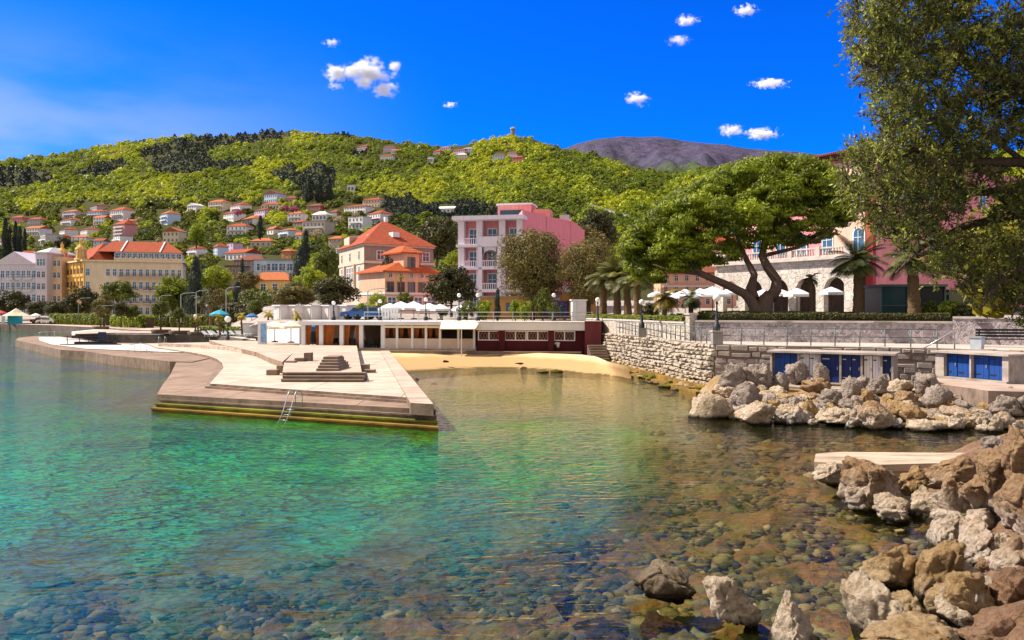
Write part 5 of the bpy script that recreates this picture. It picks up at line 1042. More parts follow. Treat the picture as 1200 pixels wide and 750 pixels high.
def simple(name, label, cat, x0, x1, yt, yb, d, fl, col, roof, rt, n, rz=0.0, extra='', dep=None): 
    t = house(label, x0, x1, yt, yb, fl, col, roof, rt, rz, n, extra, d, name); t['category'] = cat; return t
simple('orange_building', 'orange-brown building with red hip roof behind the white hotel', 'building', 13, 41, 293, 340, 262, 4, 'orange', 'red', 'hip', 5)
# yellow hotel ------------------------------------------------------
def yellow_hotel():
    C = at(99, 222); Rr = at(214, 230); Lf = at(67, 240); zb = 2.6; a, L, rz = frame2(C, Rr, 0)
    t = thing('yellow_hotel', 'big cream-yellow hotel with red roof, loggias and two ornate corner turrets', 'hotel', (*a, zb), rz)
    m = plaster('cream_yellow_plaster', (.70, .56, .39), .1); my = plaster('sunlit_yellow_plaster', (.70, .42, .12), .12); fh = 3.55; H = fh*4.35  # side and turret plaster carries the sun's warm tone in its colour
    c, s = math.cos(-rz), math.sin(-rz); q = Vector((Lf[0]-C[0], Lf[1]-C[1])); ql = Vector((q.x*c-q.y*s, q.x*s+q.y*c)); LL = ql.length; la = math.atan2(-ql.y, -ql.x)   # wall run from Lf to C
    fp = [(0, 0), (L, 0), (L, 15), (ql.x+6, ql.y+3), (ql.x, ql.y)]
    MB().prism(fp, -3, H).build('wall', m, t)
    cpoly = [(-.5, -.5), (L+.5, -.5), (L+.5, 15.5), (ql.x+6, ql.y+3.4), (ql.x-.6, ql.y+.3)]; MB().prism(cpoly, H, H+.45).build('cornice', m, t)
    xs = [L*(i+.5)/15 for i in range(15)]
    put_windows(t, (0, 0), 0, [xs[0], xs[3], xs[4]]+xs[5:], [.9+fh*j for j in range(4)], WINB, 1.0, 1.25)
    for j in (1, 2):
        for k in (6, 7, 9, 10, 12, 13): balcony(t, xs[k], 0, .5+fh*j, 1.9, 1.0, WHITE, DARK)
    balcony(t, L*.66, 0, .5+fh*3, L*.62, 1.3, m, plain('bronze_rail', (.25, .17, .10), .6))
    MB().box(L/2, -.06, fh*2.05, L-.5, .2, .25).build('string_course', m, t)
    # set back attic storey and red roof
    MB().prism([(L*.30, 1.6), (L-.4, 1.6), (L-.4, 14), (L*.30, 14)], H+.45, H+2.9).build('attic_wall', WHITE, t)
    put_windows(t, (L*.30, 1.6), 0, [L*.68*(i+.5)/12 for i in range(12)], [H+.75], WINB, 1.7, 1.15)
    pk = MB()
    for i in range(14): pk.box(L*.30+i*L*.69/13, .3, H+.45, .3, .4, 1.0)
    pk.box(L*.645, .3, H+.45, L*.69, .2, .7); pk.build('parapet', m, t)
    r = MB(); z = H+2.9
    vs = [(L*.12, .9, z), (L+.2, .9, z), (L+.2, 15, z), (L*.12, 15, z), (L*.24, 8, z+3.4), (L-4.5, 8, z+3.4)]; r.add(vs, [(0, 1, 5, 4), (1, 2, 5), (2, 3, 4, 5), (3, 0, 4), (3, 2, 1, 0)])
    r.add([(ql.x+3, ql.y+1, H+.46), (1, 1.2, H+.46), (L*.3, 2.5, H+.46), (L*.3, 12, H+.46), (ql.x+8, ql.y+4, H+.46), (L*.16, 6, H+5.6), (ql.x+5, ql.y+2, H+3.4)], [(0, 1, 5, 6), (1, 2, 5), (2, 3, 5), (3, 4, 6, 5), (4, 0, 6)])
    r.build('roof', REDTILE, t)
    for x in (L*.40, L*.80): MB().beam((x-1, .86, z+.1), (x-.2, 7.9, z+3.5), .35, .3).build('roof_ridge_strip', WHITE, t)
    # loggia side: arched openings painted as dark shade, sunlight warmed into the plaster
    ca, sa = math.cos(la), math.sin(la); nx, ny = sa, -ca
    MB().add([(ql.x+nx*.05, ql.y+ny*.05, -2), (nx*.05, ny*.05, -2), (nx*.05, ny*.05, H), (ql.x+nx*.05, ql.y+ny*.05, H)], [(0, 1, 2, 3)]).build('side_wall', my, t)
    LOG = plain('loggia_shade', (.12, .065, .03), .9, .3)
    n = 8
    for j in range(4):
        for i in range(n):
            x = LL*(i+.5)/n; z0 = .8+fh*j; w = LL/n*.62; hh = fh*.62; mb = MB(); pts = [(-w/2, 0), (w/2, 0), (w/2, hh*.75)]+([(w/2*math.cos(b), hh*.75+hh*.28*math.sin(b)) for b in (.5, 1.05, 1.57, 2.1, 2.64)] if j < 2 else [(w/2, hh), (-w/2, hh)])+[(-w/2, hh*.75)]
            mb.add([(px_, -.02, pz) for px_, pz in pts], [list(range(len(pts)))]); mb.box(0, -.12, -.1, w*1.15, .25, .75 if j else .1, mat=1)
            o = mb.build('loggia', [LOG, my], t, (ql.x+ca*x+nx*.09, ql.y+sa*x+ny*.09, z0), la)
    for i in range(n+1): x = LL*i/n; MB().box(0, -.12, -2, .35, .25, H+2).build('pilaster', my, t, (ql.x+ca*x+nx*.06, ql.y+sa*x+ny*.06, 0), la)
    for k in (.20, .88):
        x = LL*k; o = thing('turret', None, None); o.parent = t; o.location = (ql.x+ca*x, ql.y+sa*x, H+.4)
        MB().lathe([(1.7, 0), (1.7, .5), (1.2, .6), (1.15, 2.6), (1.5, 2.8), (1.3, 3.4), (.9, 3.9), (.45, 4.3), (.4, 4.8), (.55, 5.0), (.12, 5.8), (0, 6.3)], n=12).build('drum', my, o)
        mb = MB()
        for i in range(6): an = i*1.047; mb.tube([(1.35*math.cos(an), 1.35*math.sin(an), .5), (1.35*math.cos(an), 1.35*math.sin(an), 2.7)], .16, 6).lathe([(.3, 3.0), (.2, 3.3), (0, 3.7)], (1.25*math.cos(an), 1.25*math.sin(an), 0), 6)
        mb.build('columns', m, o)
yellow_hotel()
simple('stone_house', 'brown stone house with flat tan roof above the terrace trees', 'house', 275, 309, 299, 322, 300, 2, 'brown', 'brown', 'hip', 4)
simple('stone_house', 'dark stone house with small windows and a green awning below the tan-roofed one', 'house', 264, 284, 312, 340, 280, 3, 'brown', 'brown', 'flat', 3)
t = simple('modern_building', 'modern blue-glass building with white frame and flat roof', 'building', 299, 345, 305, 332, 290, 2, 'blue', 'grey', 'flat', 2, .12)
w = 46*290/F*.92; put_windows(t, (-w/2, 0), 0, [w*(i+.5)/5 for i in range(5)], [.8, 4.6], WINB, 2.3, 1.6)
f = MB(); f.box(-w*.36, -.9, 0, .35, .35, 6.5).box(-w*.22, -.9, 0, .35, .35, 6.5).box(-w*.29, -.9, 6.5, w*.16, .4, .4).box(0, -.9, 3.6, w, .3, .3); f.build('white_frame', WHITE, t)
simple('tan_roofed_building', 'low yellowish building with wide tan tiled hip roof', 'building', 289, 342, 318, 346, 225, 1, 'yellow', 'orange', 'hip', 4)
# beige villa --------------------------------------------------------
def villa_beige():
    C = at(427, 138); Rr = at(508, 146); Lf = at(398, 154); zb = 5.2; a, L, rz = frame2(C, Rr, 0)
    t = thing('beige_villa', 'beige three-storey villa with large red pyramid roof and sunlit left face', 'villa', (*a, zb), rz); m = pl('beige'); ml = plaster('sunlit_villa_plaster', (.60, .48, .38), .08)
    c, s = math.cos(-rz), math.sin(-rz); q = Vector((Lf[0]-C[0], Lf[1]-C[1])); ql = Vector((q.x*c-q.y*s, q.x*s+q.y*c)); LL = ql.length; la = math.atan2(-ql.y, -ql.x); H = 10.6
    fp = [(0, 0), (L, 0), (L+ql.x*.9, ql.y), (ql.x, ql.y)]; MB().prism(fp, -3, H).build('wall', plaster('shaded_villa_plaster', (.30, .23, .19), .12), t)  # front wall has shade put into its colour, left face is painted sunlit
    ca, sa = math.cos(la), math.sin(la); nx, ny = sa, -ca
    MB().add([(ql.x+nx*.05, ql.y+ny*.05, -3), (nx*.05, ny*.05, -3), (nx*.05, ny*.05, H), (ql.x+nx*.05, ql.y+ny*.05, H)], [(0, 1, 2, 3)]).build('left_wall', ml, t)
    for z, h_ in ((3.3, .3), (7.6, .45), (H, .35)):
        cx = sum(p[0] for p in fp)/4; cy = sum(p[1] for p in fp)/4; MB().prism([(cx+(x-cx)*1.03, cy+(y-cy)*1.03) for x, y in fp], z, z+h_).build('cornice', ml, t)
    cx = sum(p[0] for p in fp)/4; cy = sum(p[1] for p in fp)/4; e = [(cx+(x-cx)*1.08, cy+(y-cy)*1.08, H+.35) for x, y in fp]; r = MB(); r.add(e+[(cx-.5, cy, H+5.4), (cx+.5, cy, H+5.4)], [(0, 1, 5, 4), (1, 2, 5), (2, 3, 4, 5), (3, 0, 4), (3, 2, 1, 0)]); r.build('roof', REDTILE, t)
    MB().box(cx-1.3, 2.6, H+1.9, 1.3, 1.6, .9).build('skylight', WHITE, t); MB().box(cx-4.4, 4.6, H+1.6, 1.8, 1.6, .8).build('skylight', WHITE, t); MB().box(cx+.2, cy, H+4.6, .6, .6, 1.6).build('chimney', WHITE, t)
    MB().prism([(ql.x*.95+.6, ql.y*.95-.2), (ql.x*.62, ql.y*.62-.4), (ql.x*.62+2.4, ql.y*.62+1), (ql.x*.95+3, ql.y*.95+1)], H+.36, H+2.4).build('dormer_wall', ml, t)
    put_windows(t, (0, 0), 0, [L*k for k in (.18, .40, .62, .84)], [1.0, 4.6], WIN, 1.15, 1.35); put_windows(t, (0, 0), 0, [L*k for k in (.22, .56, .66, .88)], [8.3], WIN, 1.35, 1.05)
    put_windows(t, (ql.x, ql.y), la, [LL*k for k in (.12, .36, .46, .56, .82)], [4.6], WINB, 1.0, 1.7); put_windows(t, (ql.x, ql.y), la, [LL*k for k in (.12, .46, .82)], [1.0, 8.4], WIN, 1.0, 1.0)
    for k in (.27, .67): MB().box(0, -.2, 3.7, .5, .5, 4).build('pilaster', ml, t, (ql.x+ca*LL*k, ql.y+sa*LL*k, 0), la)
villa_beige()
# salmon villa ------------------------------------------------------
def villa_salmon():
    A, B = at(451, 119), at(512, 124); a, L, rz = frame2(A, B, 0); zb = 5.0; t = thing('salmon_villa', 'small salmon villa with red roof and raised middle, behind white parasols', 'villa', (*a, zb), rz); m = plaster('salmon_plaster', (.62, .40, .27), .1)
    MB().box(L/2, 4.5, -2, L, 9, 7.6).build('wall', m, t); MB().box(L/2, 4.5, 2.15, L+.2, 9.2, .3).build('string_course', WHITE, t); MB().box(L*.53, 3.6, 5.6, L*.30, 6.2, 2.9).build('tower_wall', m, t)
    r = MB(); m2 = MB(); hip_roof(m2, L, 9, 5.6, 1.9, .6, .4); r.add([(x+L/2, y, z) for x, y, z in m2.v], m2.f); m2 = MB(); hip_roof(m2, L*.34, 6.2, 8.5, 1.2, .5, .3); r.add([(x+L*.53, y+.5, z) for x, y, z in m2.v], m2.f); r.build('roof', tiles('vermilion_tiles', (.44, .10, .03)), t)
    put_windows(t, (0, 0), 0, [L*(i+.5)/5 for i in range(5)], [2.55], WIND, 1.0, 1.0); put_windows(t, (0, 0), 0, [L*(i+.5)/5 for i in range(5)], [4.7], WIN, .62, .4); put_windows(t, (0, .5), 0, [L*.53], [6.1], WIND, 1.1, 1.15)
    put_windows(t, (0, 0), 0, [L*(i+.5)/4 for i in range(4)], [.2], WINB, 1.4, 1.0)
    ch = MB(); 
    for x in (.80, .88, .95): ch.box(L*x, 5.5, 6.2, .8, .8, 2.2)
    ch.build('chimney', pl('red'), t)
villa_salmon()
# pink hotel --------------------------------------------------------
def pink_hotel():
    A, B = at(536.5, 117), at(612, 115); a, L, rz = frame2(A, B, 0); zb = 5.0; t = thing('pink_hotel', 'five-level pink hotel with white loggias and an arched balcony', 'hotel', (*a, zb), rz)
    PK = plaster('pink_plaster', (.80, .28, .29), .1); PKW = plaster('pink_side_plaster', (.78, .27, .30), .08); WL = plaster('shaded_white_trim', (.76, .69, .78), .06); fh = 3.25; top = ztop(254, 116)-zb; n = 4; z0 = top-.7-fh*n  # white trim tinted lavender for the shade on the front
    wl = lambda mb, nm, m: mb.build(nm, m, t)
    wl(MB().box(L/2, 8.3, -3, L-.1, 14, top+2.6), 'wall', PK)
    wl(MB().box(L/2, 6.8, top-.5, L+.9, 16.6, .55), 'cornice', WL)
    xs = [0.0, L*.31, L*.36, L*.66, L*.71, L]
    pil = [(.45, .9), (L*.335, .9), (L*.685, .9), (L-.4, .9)]
    for i, (x, w) in enumerate(pil): wl(MB().box(x, .55, -2, w, .9, top+1.5), 'pillar', WL)
    for j in range(n): 
        z = z0+fh*j; wl(MB().box(L/2, .45, z-.35, L+.3, 1.9, .35), 'floor_slab', WL)
    bays = [(.45, L*.335), (L*.335, L*.685), (L*.685, L-.4)]
    for bi, (x0, x1) in enumerate(bays):
        xc = (x0+x1)/2; w = x1-x0-1.0
        for j in range(n):
            z = z0+fh*j; o = link('balcony_door', WINB, t, (xc+(.25 if bi != 1 else 0), 1.27, z+.1), 0, (1.35, 1, 1.45))
            if bi == 1 and j == 3: wl(MB().box(xc, -.35, z, w+1.2, .35, 1.1), 'parapet', WL); continue
            yb = -.45 if bi == 1 else .15; r = MB(); r.box(xc, yb, z+.85, w, .12, .1).box(xc, yb, z, w, .12, .1)
            for i in range(int(w/.3)+1): r.box(xc-w/2+.06+i*(w-.12)/int(w/.3), yb, z+.09, .09, .09, .77)
            wl(r, 'balustrade', WL)
    x0, x1 = bays[1]; xc = (x0+x1)/2; r_ = (x1-x0)/2-.55; zz = z0+fh*2; arch = MB(); N = 14
    pts = [(xc+r_*math.cos(math.pi*k/N), zz+1.55+r_*.8*math.sin(math.pi*k/N)) for k in range(N+1)]
    for k in range(N):
        (xa, za), (xb, zb_) = pts[k], pts[k+1]; arch.add([(xa, -.12, za), (xb, -.12, zb_), (xb, -.12, zz+fh-.36), (xa, -.12, zz+fh-.36)], [(0, 1, 2, 3)]); arch.add([(xa, -.12, za), (xb, -.12, zb_), (xb, .3, zb_), (xa, .3, za)], [(3, 2, 1, 0)])
    wl(arch, 'arch', WL)
    for s in (-1, 1): wl(MB().box(xc+s*(r_+.3), -.1, zz-fh*2+.4, .55, .8, fh*3-.6), 'column', WL); wl(MB().ball((xc+s*(r_+.1), -.3, zz+2.3), (.35, .15, .6), 2, jit=.2, seed=5), 'ornament', plain('blue_ornament', (.06, .09, .22), .7))
    # right flank and stepped rear wing
    c, s = math.cos(-rz), math.sin(-rz)
    def lc(px, d): v = Vector(at(px, d))-a; return (v.x*c-v.y*s, v.x*s+v.y*c)
    f = [lc(612, 115.05), lc(640, 121), lc(640, 132), lc(600, 132)]; wl(MB().prism(f, -3, ztop(249, 118)-zb), 'side_wing', PKW)
    f = [lc(640.3, 121.05), lc(668, 127), lc(668, 140), lc(630, 140)]; wl(MB().prism(f, -3, ztop(256, 124)-zb), 'rear_wing', PKW)
    f = [lc(668.3, 127.05), lc(685, 131), lc(685, 142), lc(660, 142)]; k = MB(); f_ = f; zt0, zt1 = ztop(257, 127)-zb, ztop(270, 131)-zb
    k.add([(*f_[0], -3), (*f_[1], -3), (*f_[2], -3), (*f_[3], -3), (*f_[0], zt0), (*f_[1], zt1), (*f_[2], zt1), (*f_[3], zt0)], [(0, 1, 5, 4), (1, 2, 6, 5), (2, 3, 7, 6), (3, 0, 4, 7), (4, 5, 6, 7)]); wl(k, 'end_wing', PKW)
    q = lc(606, 125); h_ = MB(); h_.box(q[0], q[1], top, 5.2, 4, 2.6); h_.box(q[0]+4.0, q[1], top, 2.6, 3, 1.9); wl(h_, 'roof_house', pl('pink')); wl(MB().box(q[0]-.4, q[1]-2.05, top+.9, 3.6, .1, .9), 'roof_window', GLASS); wl(MB().box(q[0], q[1], top+2.6, 5.6, 4.4, .25), 'roof_slab', WHITE)
    q = lc(662, 131); v = MB(); v.box(q[0], q[1], ztop(256, 124)-zb, 1.6, 1.2, 1.3)
    wl(v, 'vent', STEEL); r = MB()
    for i in range(6): r.box(q[0]+1.5+i*.6, q[1]-2, ztop(256, 124)-zb, .06, .06, 1.1)
    r.box(q[0]+3, q[1]-2, ztop(256, 124)-zb+1.05, 3.2, .06, .06); wl(r, 'roof_railing', DARK)
    for (dx, colr) in ((.9, (.5, .02, .05)), (1.7, (.04, .08, .35))): 
        wl(MB().tube([(bays[1][0]+dx, -.5, z0+.3), (bays[1][0]+dx-.4, -1.2, z0+1.9)], .035, 5), 'flag_pole', DARK)
        fl = MB(); fl.add([(bays[1][0]+dx-.1, -.95, z0+1.4), (bays[1][0]+dx-.4, -1.2, z0+1.9), (bays[1][0]+dx-.1, -1.15, z0+.6), (bays[1][0]+dx+.15, -.9, z0+.5)], [(0, 1, 2, 3)]); wl(fl, 'flag', plain('flag_cloth', colr, .8))
    wl(MB().box(L*.5, -1.6, -2, L+2, 3.6, 2+z0-.5), 'base_terrace', WL)
    wl(MB().box(L*.5, -3.2, z0-.5, L+1.5, .15, .9), 'terrace_parapet', WL)
pink_hotel()
# lower shops under the plane trees ---------------------------------
t = thing('orange_shop', 'low orange shop with violet glass front beside the white kiosk', 'shop', (*at(648, 101), 3.8), -.02); w = 10.5
MB().box(0, 3, -.5, w, 6, 3.6).build('wall', plaster('orange_shop_wall', (.62, .30, .10), .1), t); MB().box(-.5, 2.9, 3.1, w+1.5, 7.2, .2).build('roof', GREYROOF, t); MB().box(-1.6, -.12, 2.3, 5, .1, .65).build('fascia_board', plain('lilac_board', (.5, .46, .6), .7), t)
MB().box(.2, -.06, .15, 3.4, .1, 2.0).build('shop_window', plain('violet_glass', (.09, .06, .30), .15, .5, 2), t); [MB().box(x_, -.09, .1, .12, .16, 2.15).build('window_post', DARK, t) for x_ in (.2, -1.5, 1.9)]
MB().box(1.7, -.3, 3.3, 1.0, .7, .7).build('air_conditioner', WHITE, t)
t = thing('white_kiosk', 'white-panelled kiosk box right of the orange shop', 'kiosk', (*at(679, 88), 3.7), .05); MB().box(0, .8, -.3, 1.5, 1.6, 2.5).build('wall', WHITE, t); MB().box(0, .8, 2.2, 1.75, 1.8, .13).build('roof', WHITE, t); MB().box(.2, -.05, .1, .9, .08, 2.1).build('door', LATT, t)
t = thing('orange_kiosk', 'small orange booth right of the white kiosk', 'kiosk', (*at(688.5, 93), 3.8), 0); MB().box(0, 1.2, -.3, 1.9, 2.4, 2.9).build('wall', plaster('orange_booth', (.60, .30, .10), .1), t); MB().box(0, 1.1, 2.6, 2.2, 2.7, .14).build('roof', GREYROOF, t); MB().box(-.2, -.06, 1.1, .7, .1, .7).build('hatch', DARK, t)
t = thing('orange_shop', 'little orange snack shop half hidden by bushes left of pink hotel steps', 'shop', (*at(593, 100), 3.8), 0); MB().box(0, 2.5, -.5, 6.4, 5, 3.1).build('wall', plaster('snack_wall', (.62, .33, .11), .1), t); MB().box(0, 2.4, 2.6, 7, 5.6, .2).build('roof', GREYROOF, t); MB().box(.6, -.06, .9, 1.2, .1, 1.0).build('window', BLUEGLASS, t)
# white street cubicles
CUB = None
for i, (px, lab) in enumerate(((324, 'leftmost of the five white cubicles on the street'), (342, 'second from left of the five white cubicles'), (360, 'middle one of the five white cubicles'), (381, 'fourth from left of the five white cubicles'), (401.5, 'rightmost of the five white cubicles on the street'))):
    d = 98; loc = (*at(px, d), 3.75)
    if CUB is None:
        CUB = thing('white_cubicle', lab, 'cubicle', loc, -.7, 'white cubicles in a row'); MB().box(0, 1, -.3, 1.45, 1.8, 1.9).build('wall', plain('cubicle_white', (.86, .80, .80), .7, .06), CUB); MB().box(0, 1, 1.6, 1.78, 2.2, .14).build('roof', WHITE, CUB); MB().box(.25, .06, .05, .6, .07, 1.4).build('door', LATT, CUB); ch = tree_of(CUB)
    else: dup(CUB, loc, -.7, None, lab, ch)
# pink palace villa at the right ------------------------------------
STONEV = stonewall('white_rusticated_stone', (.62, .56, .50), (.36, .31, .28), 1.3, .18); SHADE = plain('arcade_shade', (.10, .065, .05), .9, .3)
def palace():
    C = Vector((32.7, 78.4)); u = Vector((-.503, .864)); v = Vector((.864, .503)); zb = 4.3; rz = math.atan2(-u.y, -u.x)     # run from the far left end towards the near corner
    LA = 17.5; S = C+u*LA; t = thing('pink_palace', 'grand pink palace with stone arcade, balustrade terrace and arched windows', 'palace', (*S, zb), rz)
    ROSE = plaster('rose_plaster', (.74, .27, .31), .1); CRM = plaster('peach_cream_plaster', (.72, .46, .36), .08); H1 = 5.6; top = 15.9
    # arcade with real openings: piers, arches, spandrels
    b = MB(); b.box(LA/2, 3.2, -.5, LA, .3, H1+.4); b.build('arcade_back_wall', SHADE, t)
    nb = 5; bw = LA/nb; ar = MB(); Hs = 2.5
    for i in range(nb+1): ar.box(i*bw, .3, -.5, .95 if 0 < i < nb else 1.3, .7, H1)
    for i in range(nb):
        x0, x1 = i*bw+.47, (i+1)*bw-.47; xc = (x0+x1)/2; r_ = (x1-x0)/2; N = 12
        pts = [(xc-r_*math.cos(math.pi*k/N), Hs+r_*1.05*math.sin(math.pi*k/N)) for k in range(N+1)]
        for k in range(N):
            (xa, za), (xb, zc) = pts[k], pts[k+1]; ar.add([(xa, -.04, za), (xb, -.04, zc), (xb, -.04, H1-.5), (xa, -.04, H1-.5)], [(0, 1, 2, 3)]); ar.add([(xa, -.04, za), (xb, -.04, zc), (xb, .65, zc), (xa, .65, za)], [(3, 2, 1, 0)])
    ar.box(LA/2, 1.6, H1-.5, LA+.6, 3.6, .5); ar.build('arcade', STONEV, t)
    cp = MB(); cp.box(LA/2, 1.5, H1, LA+1.0, 4.2, .3); cp.build('terrace_slab', COPE, t)
    bal = MB(); bal.box(LA/2, -.2, H1+1.1, LA+.6, .3, .16).box(LA/2, -.2, H1+.3, LA+.6, .3, .14)
    for i in range(int(LA/.32)): bal.lathe([(.07, 0), (.11, .2), (.06, .45), (.07, .68)], (i*.32+.16, -.2, H1+.43), 6)
    for i in range(nb+1): bal.box(i*bw, -.2, H1+.31, .5, .42, 1.05)
    bal.build('balustrade', COPE, t)
    # upper pink storeys, set back a little
    MB().box(LA/2+.6, 9.0, H1+.3, LA-1.2, 12, top-H1-.3).build('wall', ROSE, t)
    [MB().box(x_, 2.94, H1+.3, w_, .2, top-H1-.6).build('cream_panel', CRM, t) for x_, w_ in ((LA-2.3, 3.6), (LA/2-4.9, 2.6))]
    MB().box(LA/2+.6, 9.0, top, LA, 13.6, .7).build('cornice', plaster('dark_red_cornice', (.11, .045, .035), .12), t)
    r = MB(); m2 = MB(); hip_roof(m2, LA, 13, top+.7, 1.3, .7, .5); r.add([(x+LA/2+.6, y+2.5, z) for x, y, z in m2.v], m2.f); r.build('roof', BRTILE, t)
    aw = MB(); N = 8; pts = [(-.55, 0), (.55, 0), (.55, 1.6)]+[(.55*math.cos(math.pi*k/N), 1.6+.55*math.sin(math.pi*k/N)) for k in range(1, N)]+[(-.55, 1.6)]
    aw.add([(x*1.3, -.05, z*1.1-.1) for x, z in pts], [list(range(len(pts)))], 0); aw.add([(x, -.10, z) for x, z in pts], [list(range(len(pts)))], 1); aw.box(0, -.13, 0, .06, .05, 1.9, mat=0).box(0, -.13, 1.2, 1.1, .05, .06, mat=0)
    me = aw.build('arched_window', [WHITE, BLUEGLASS], t, (LA-4.9, 2.9, H1+1.0)).data
    for x in (LA-8.2, LA-1.1, LA-11.0, LA-14.4): link('arched_window', me, t, (x, 2.9-.1 if x > LA-4 else 2.9, H1+1.0))
    for x in (LA-1.4, LA-4.9, LA-8.2, LA-11.0): link('window', WINB, t, (x, 2.88 if x < LA-4 else 2.8, H1+6.2), 0, (1.2, 1, 1.5))
    # right (shaded) front
    Lr = 22.0; MB().box(LA+.1, 3+Lr/2, -.5, .6, Lr, top+.5-.02).build('corner_wall', ROSE, t); 
    fr = MB(); fr.box(LA-5.5, 3.02+Lr/2+6, -.5, 11.0, Lr, top+.4); fr.build('side_wall', ROSE, t)
    MB().box(LA+.12, 2.95, -.4, .8, .5, top+.3).build('corner_pilaster', plaster('dark_rose', (.40, .06, .07), .1), t)
    for y in (6, 10.5, 15, 19.5):
        link('arched_window', me, t, (LA+.45, y+2, H1+.6), math.pi/2); link('window', WINB, t, (LA+.45, y+2, H1+6.2), math.pi/2, (1.2, 1, 1.5)); link('arched_window', me, t, (LA+.45, y+2, .6), math.pi/2)
    MB().box(LA+.3, 3+Lr/2, top, 1.6, Lr+1, .7).build('side_cornice', plaster('dark_red_cornice2', (.11, .045, .035), .12), t)
    r = MB(); r.add([(LA+1.2, 2.3, top+.7), (LA+1.2, 3+Lr, top+.7), (LA-5, 3+Lr, top+1.9), (LA-5, 8, top+1.9)], [(0, 1, 2, 3)]); r.build('side_roof', BRTILE, t)
palace()
t = simple('peach_building', 'peach-coloured building with shuttered windows behind the terrace parasols', 'building', 776, 858, 305, 360, 118, 3, 'salmon', 'brown', 'hip', 7, -.05); t.children[0].data.materials[0] = plaster('peach_plaster', (.66, .42, .26), .1)
MB().box(0, -.3, 2.9, 10, .9, .3).build('ledge', COPE, t)
simple('salmon_building', 'tall salmon annexe partly hidden behind the pine, left of the palace', 'building', 812, 862, 262, 352, 132, 5, 'salmon', 'red', 'hip', 4, .0)
t = thing('terrace_kiosk', 'dark teal glazed garden pavilion behind the large palm trunk', 'kiosk', (*at(1069, 56.5), 4.25), -.05); TEAL = plain('teal_panel', (.015, .06, .07), .35, .2)
MB().box(-1.25, 1.5, 0, 1.7, 3, 2.3).build('glazed_panel', TEAL, t); MB().box(.95, 1.5, 0, 2.5, 3, 2.3).build('dark_panel', plain('black_panel', (.012, .014, .014), .4), t); MB().box(0, 1.4, 2.3, 4.6, 3.4, .16).build('roof', GREYMETAL, t)
f = MB(); 
for x in (-2.15, -.35, 2.2): f.box(x, -.06, 0, .1, .12, 2.3)
f.box(-1.25, -.05, .95, 1.7, .08, .07).box(-1.25, -.05, 0, 1.7, .08, .1); f.build('frame', GREYMETAL, t); MB().box(3.4, 1.2, 0, 1.8, 2.4, 2.1).build('side_screen', plain('olive_screen', (.16, .16, .10), .7), t)
# lookout tower and viaduct
dd = 1450; p = P(601, 158, dd); t = thing('lookout_tower', 'small lookout tower on the hilltop', 'tower', (p.x, p.y, p.z-6)); MB().lathe([(4.2, 0), (3.6, 14), (3.6, 16)], n=8, smooth=False).build('shaft', pl('brown'), t); MB().lathe([(4.6, 16), (4.6, 18.5), (0, 20)], n=8, smooth=False).build('lookout_room', pl('grey'), t)
a, b = P(677, 237, 800), P(740, 256, 760); t = thing('viaduct', 'pale road viaduct slanting across the wooded valley', 'viaduct', a); v = b-a; MB().beam((0, 0, 0), v, 7, 1.6).build('road_deck', pl('grey'), t)
MB().beam((0, -3.4, 1.2), v+Vector((0, -3.4, 1.2)), .3, 1.0).build('guard_rail', STEEL, t)
for k in (.15, .4, .65, .9): q = v*k; MB().box(q.x, q.y, q.z-26, 2.2, 4, 25.4).build('pier', pl('grey'), t)
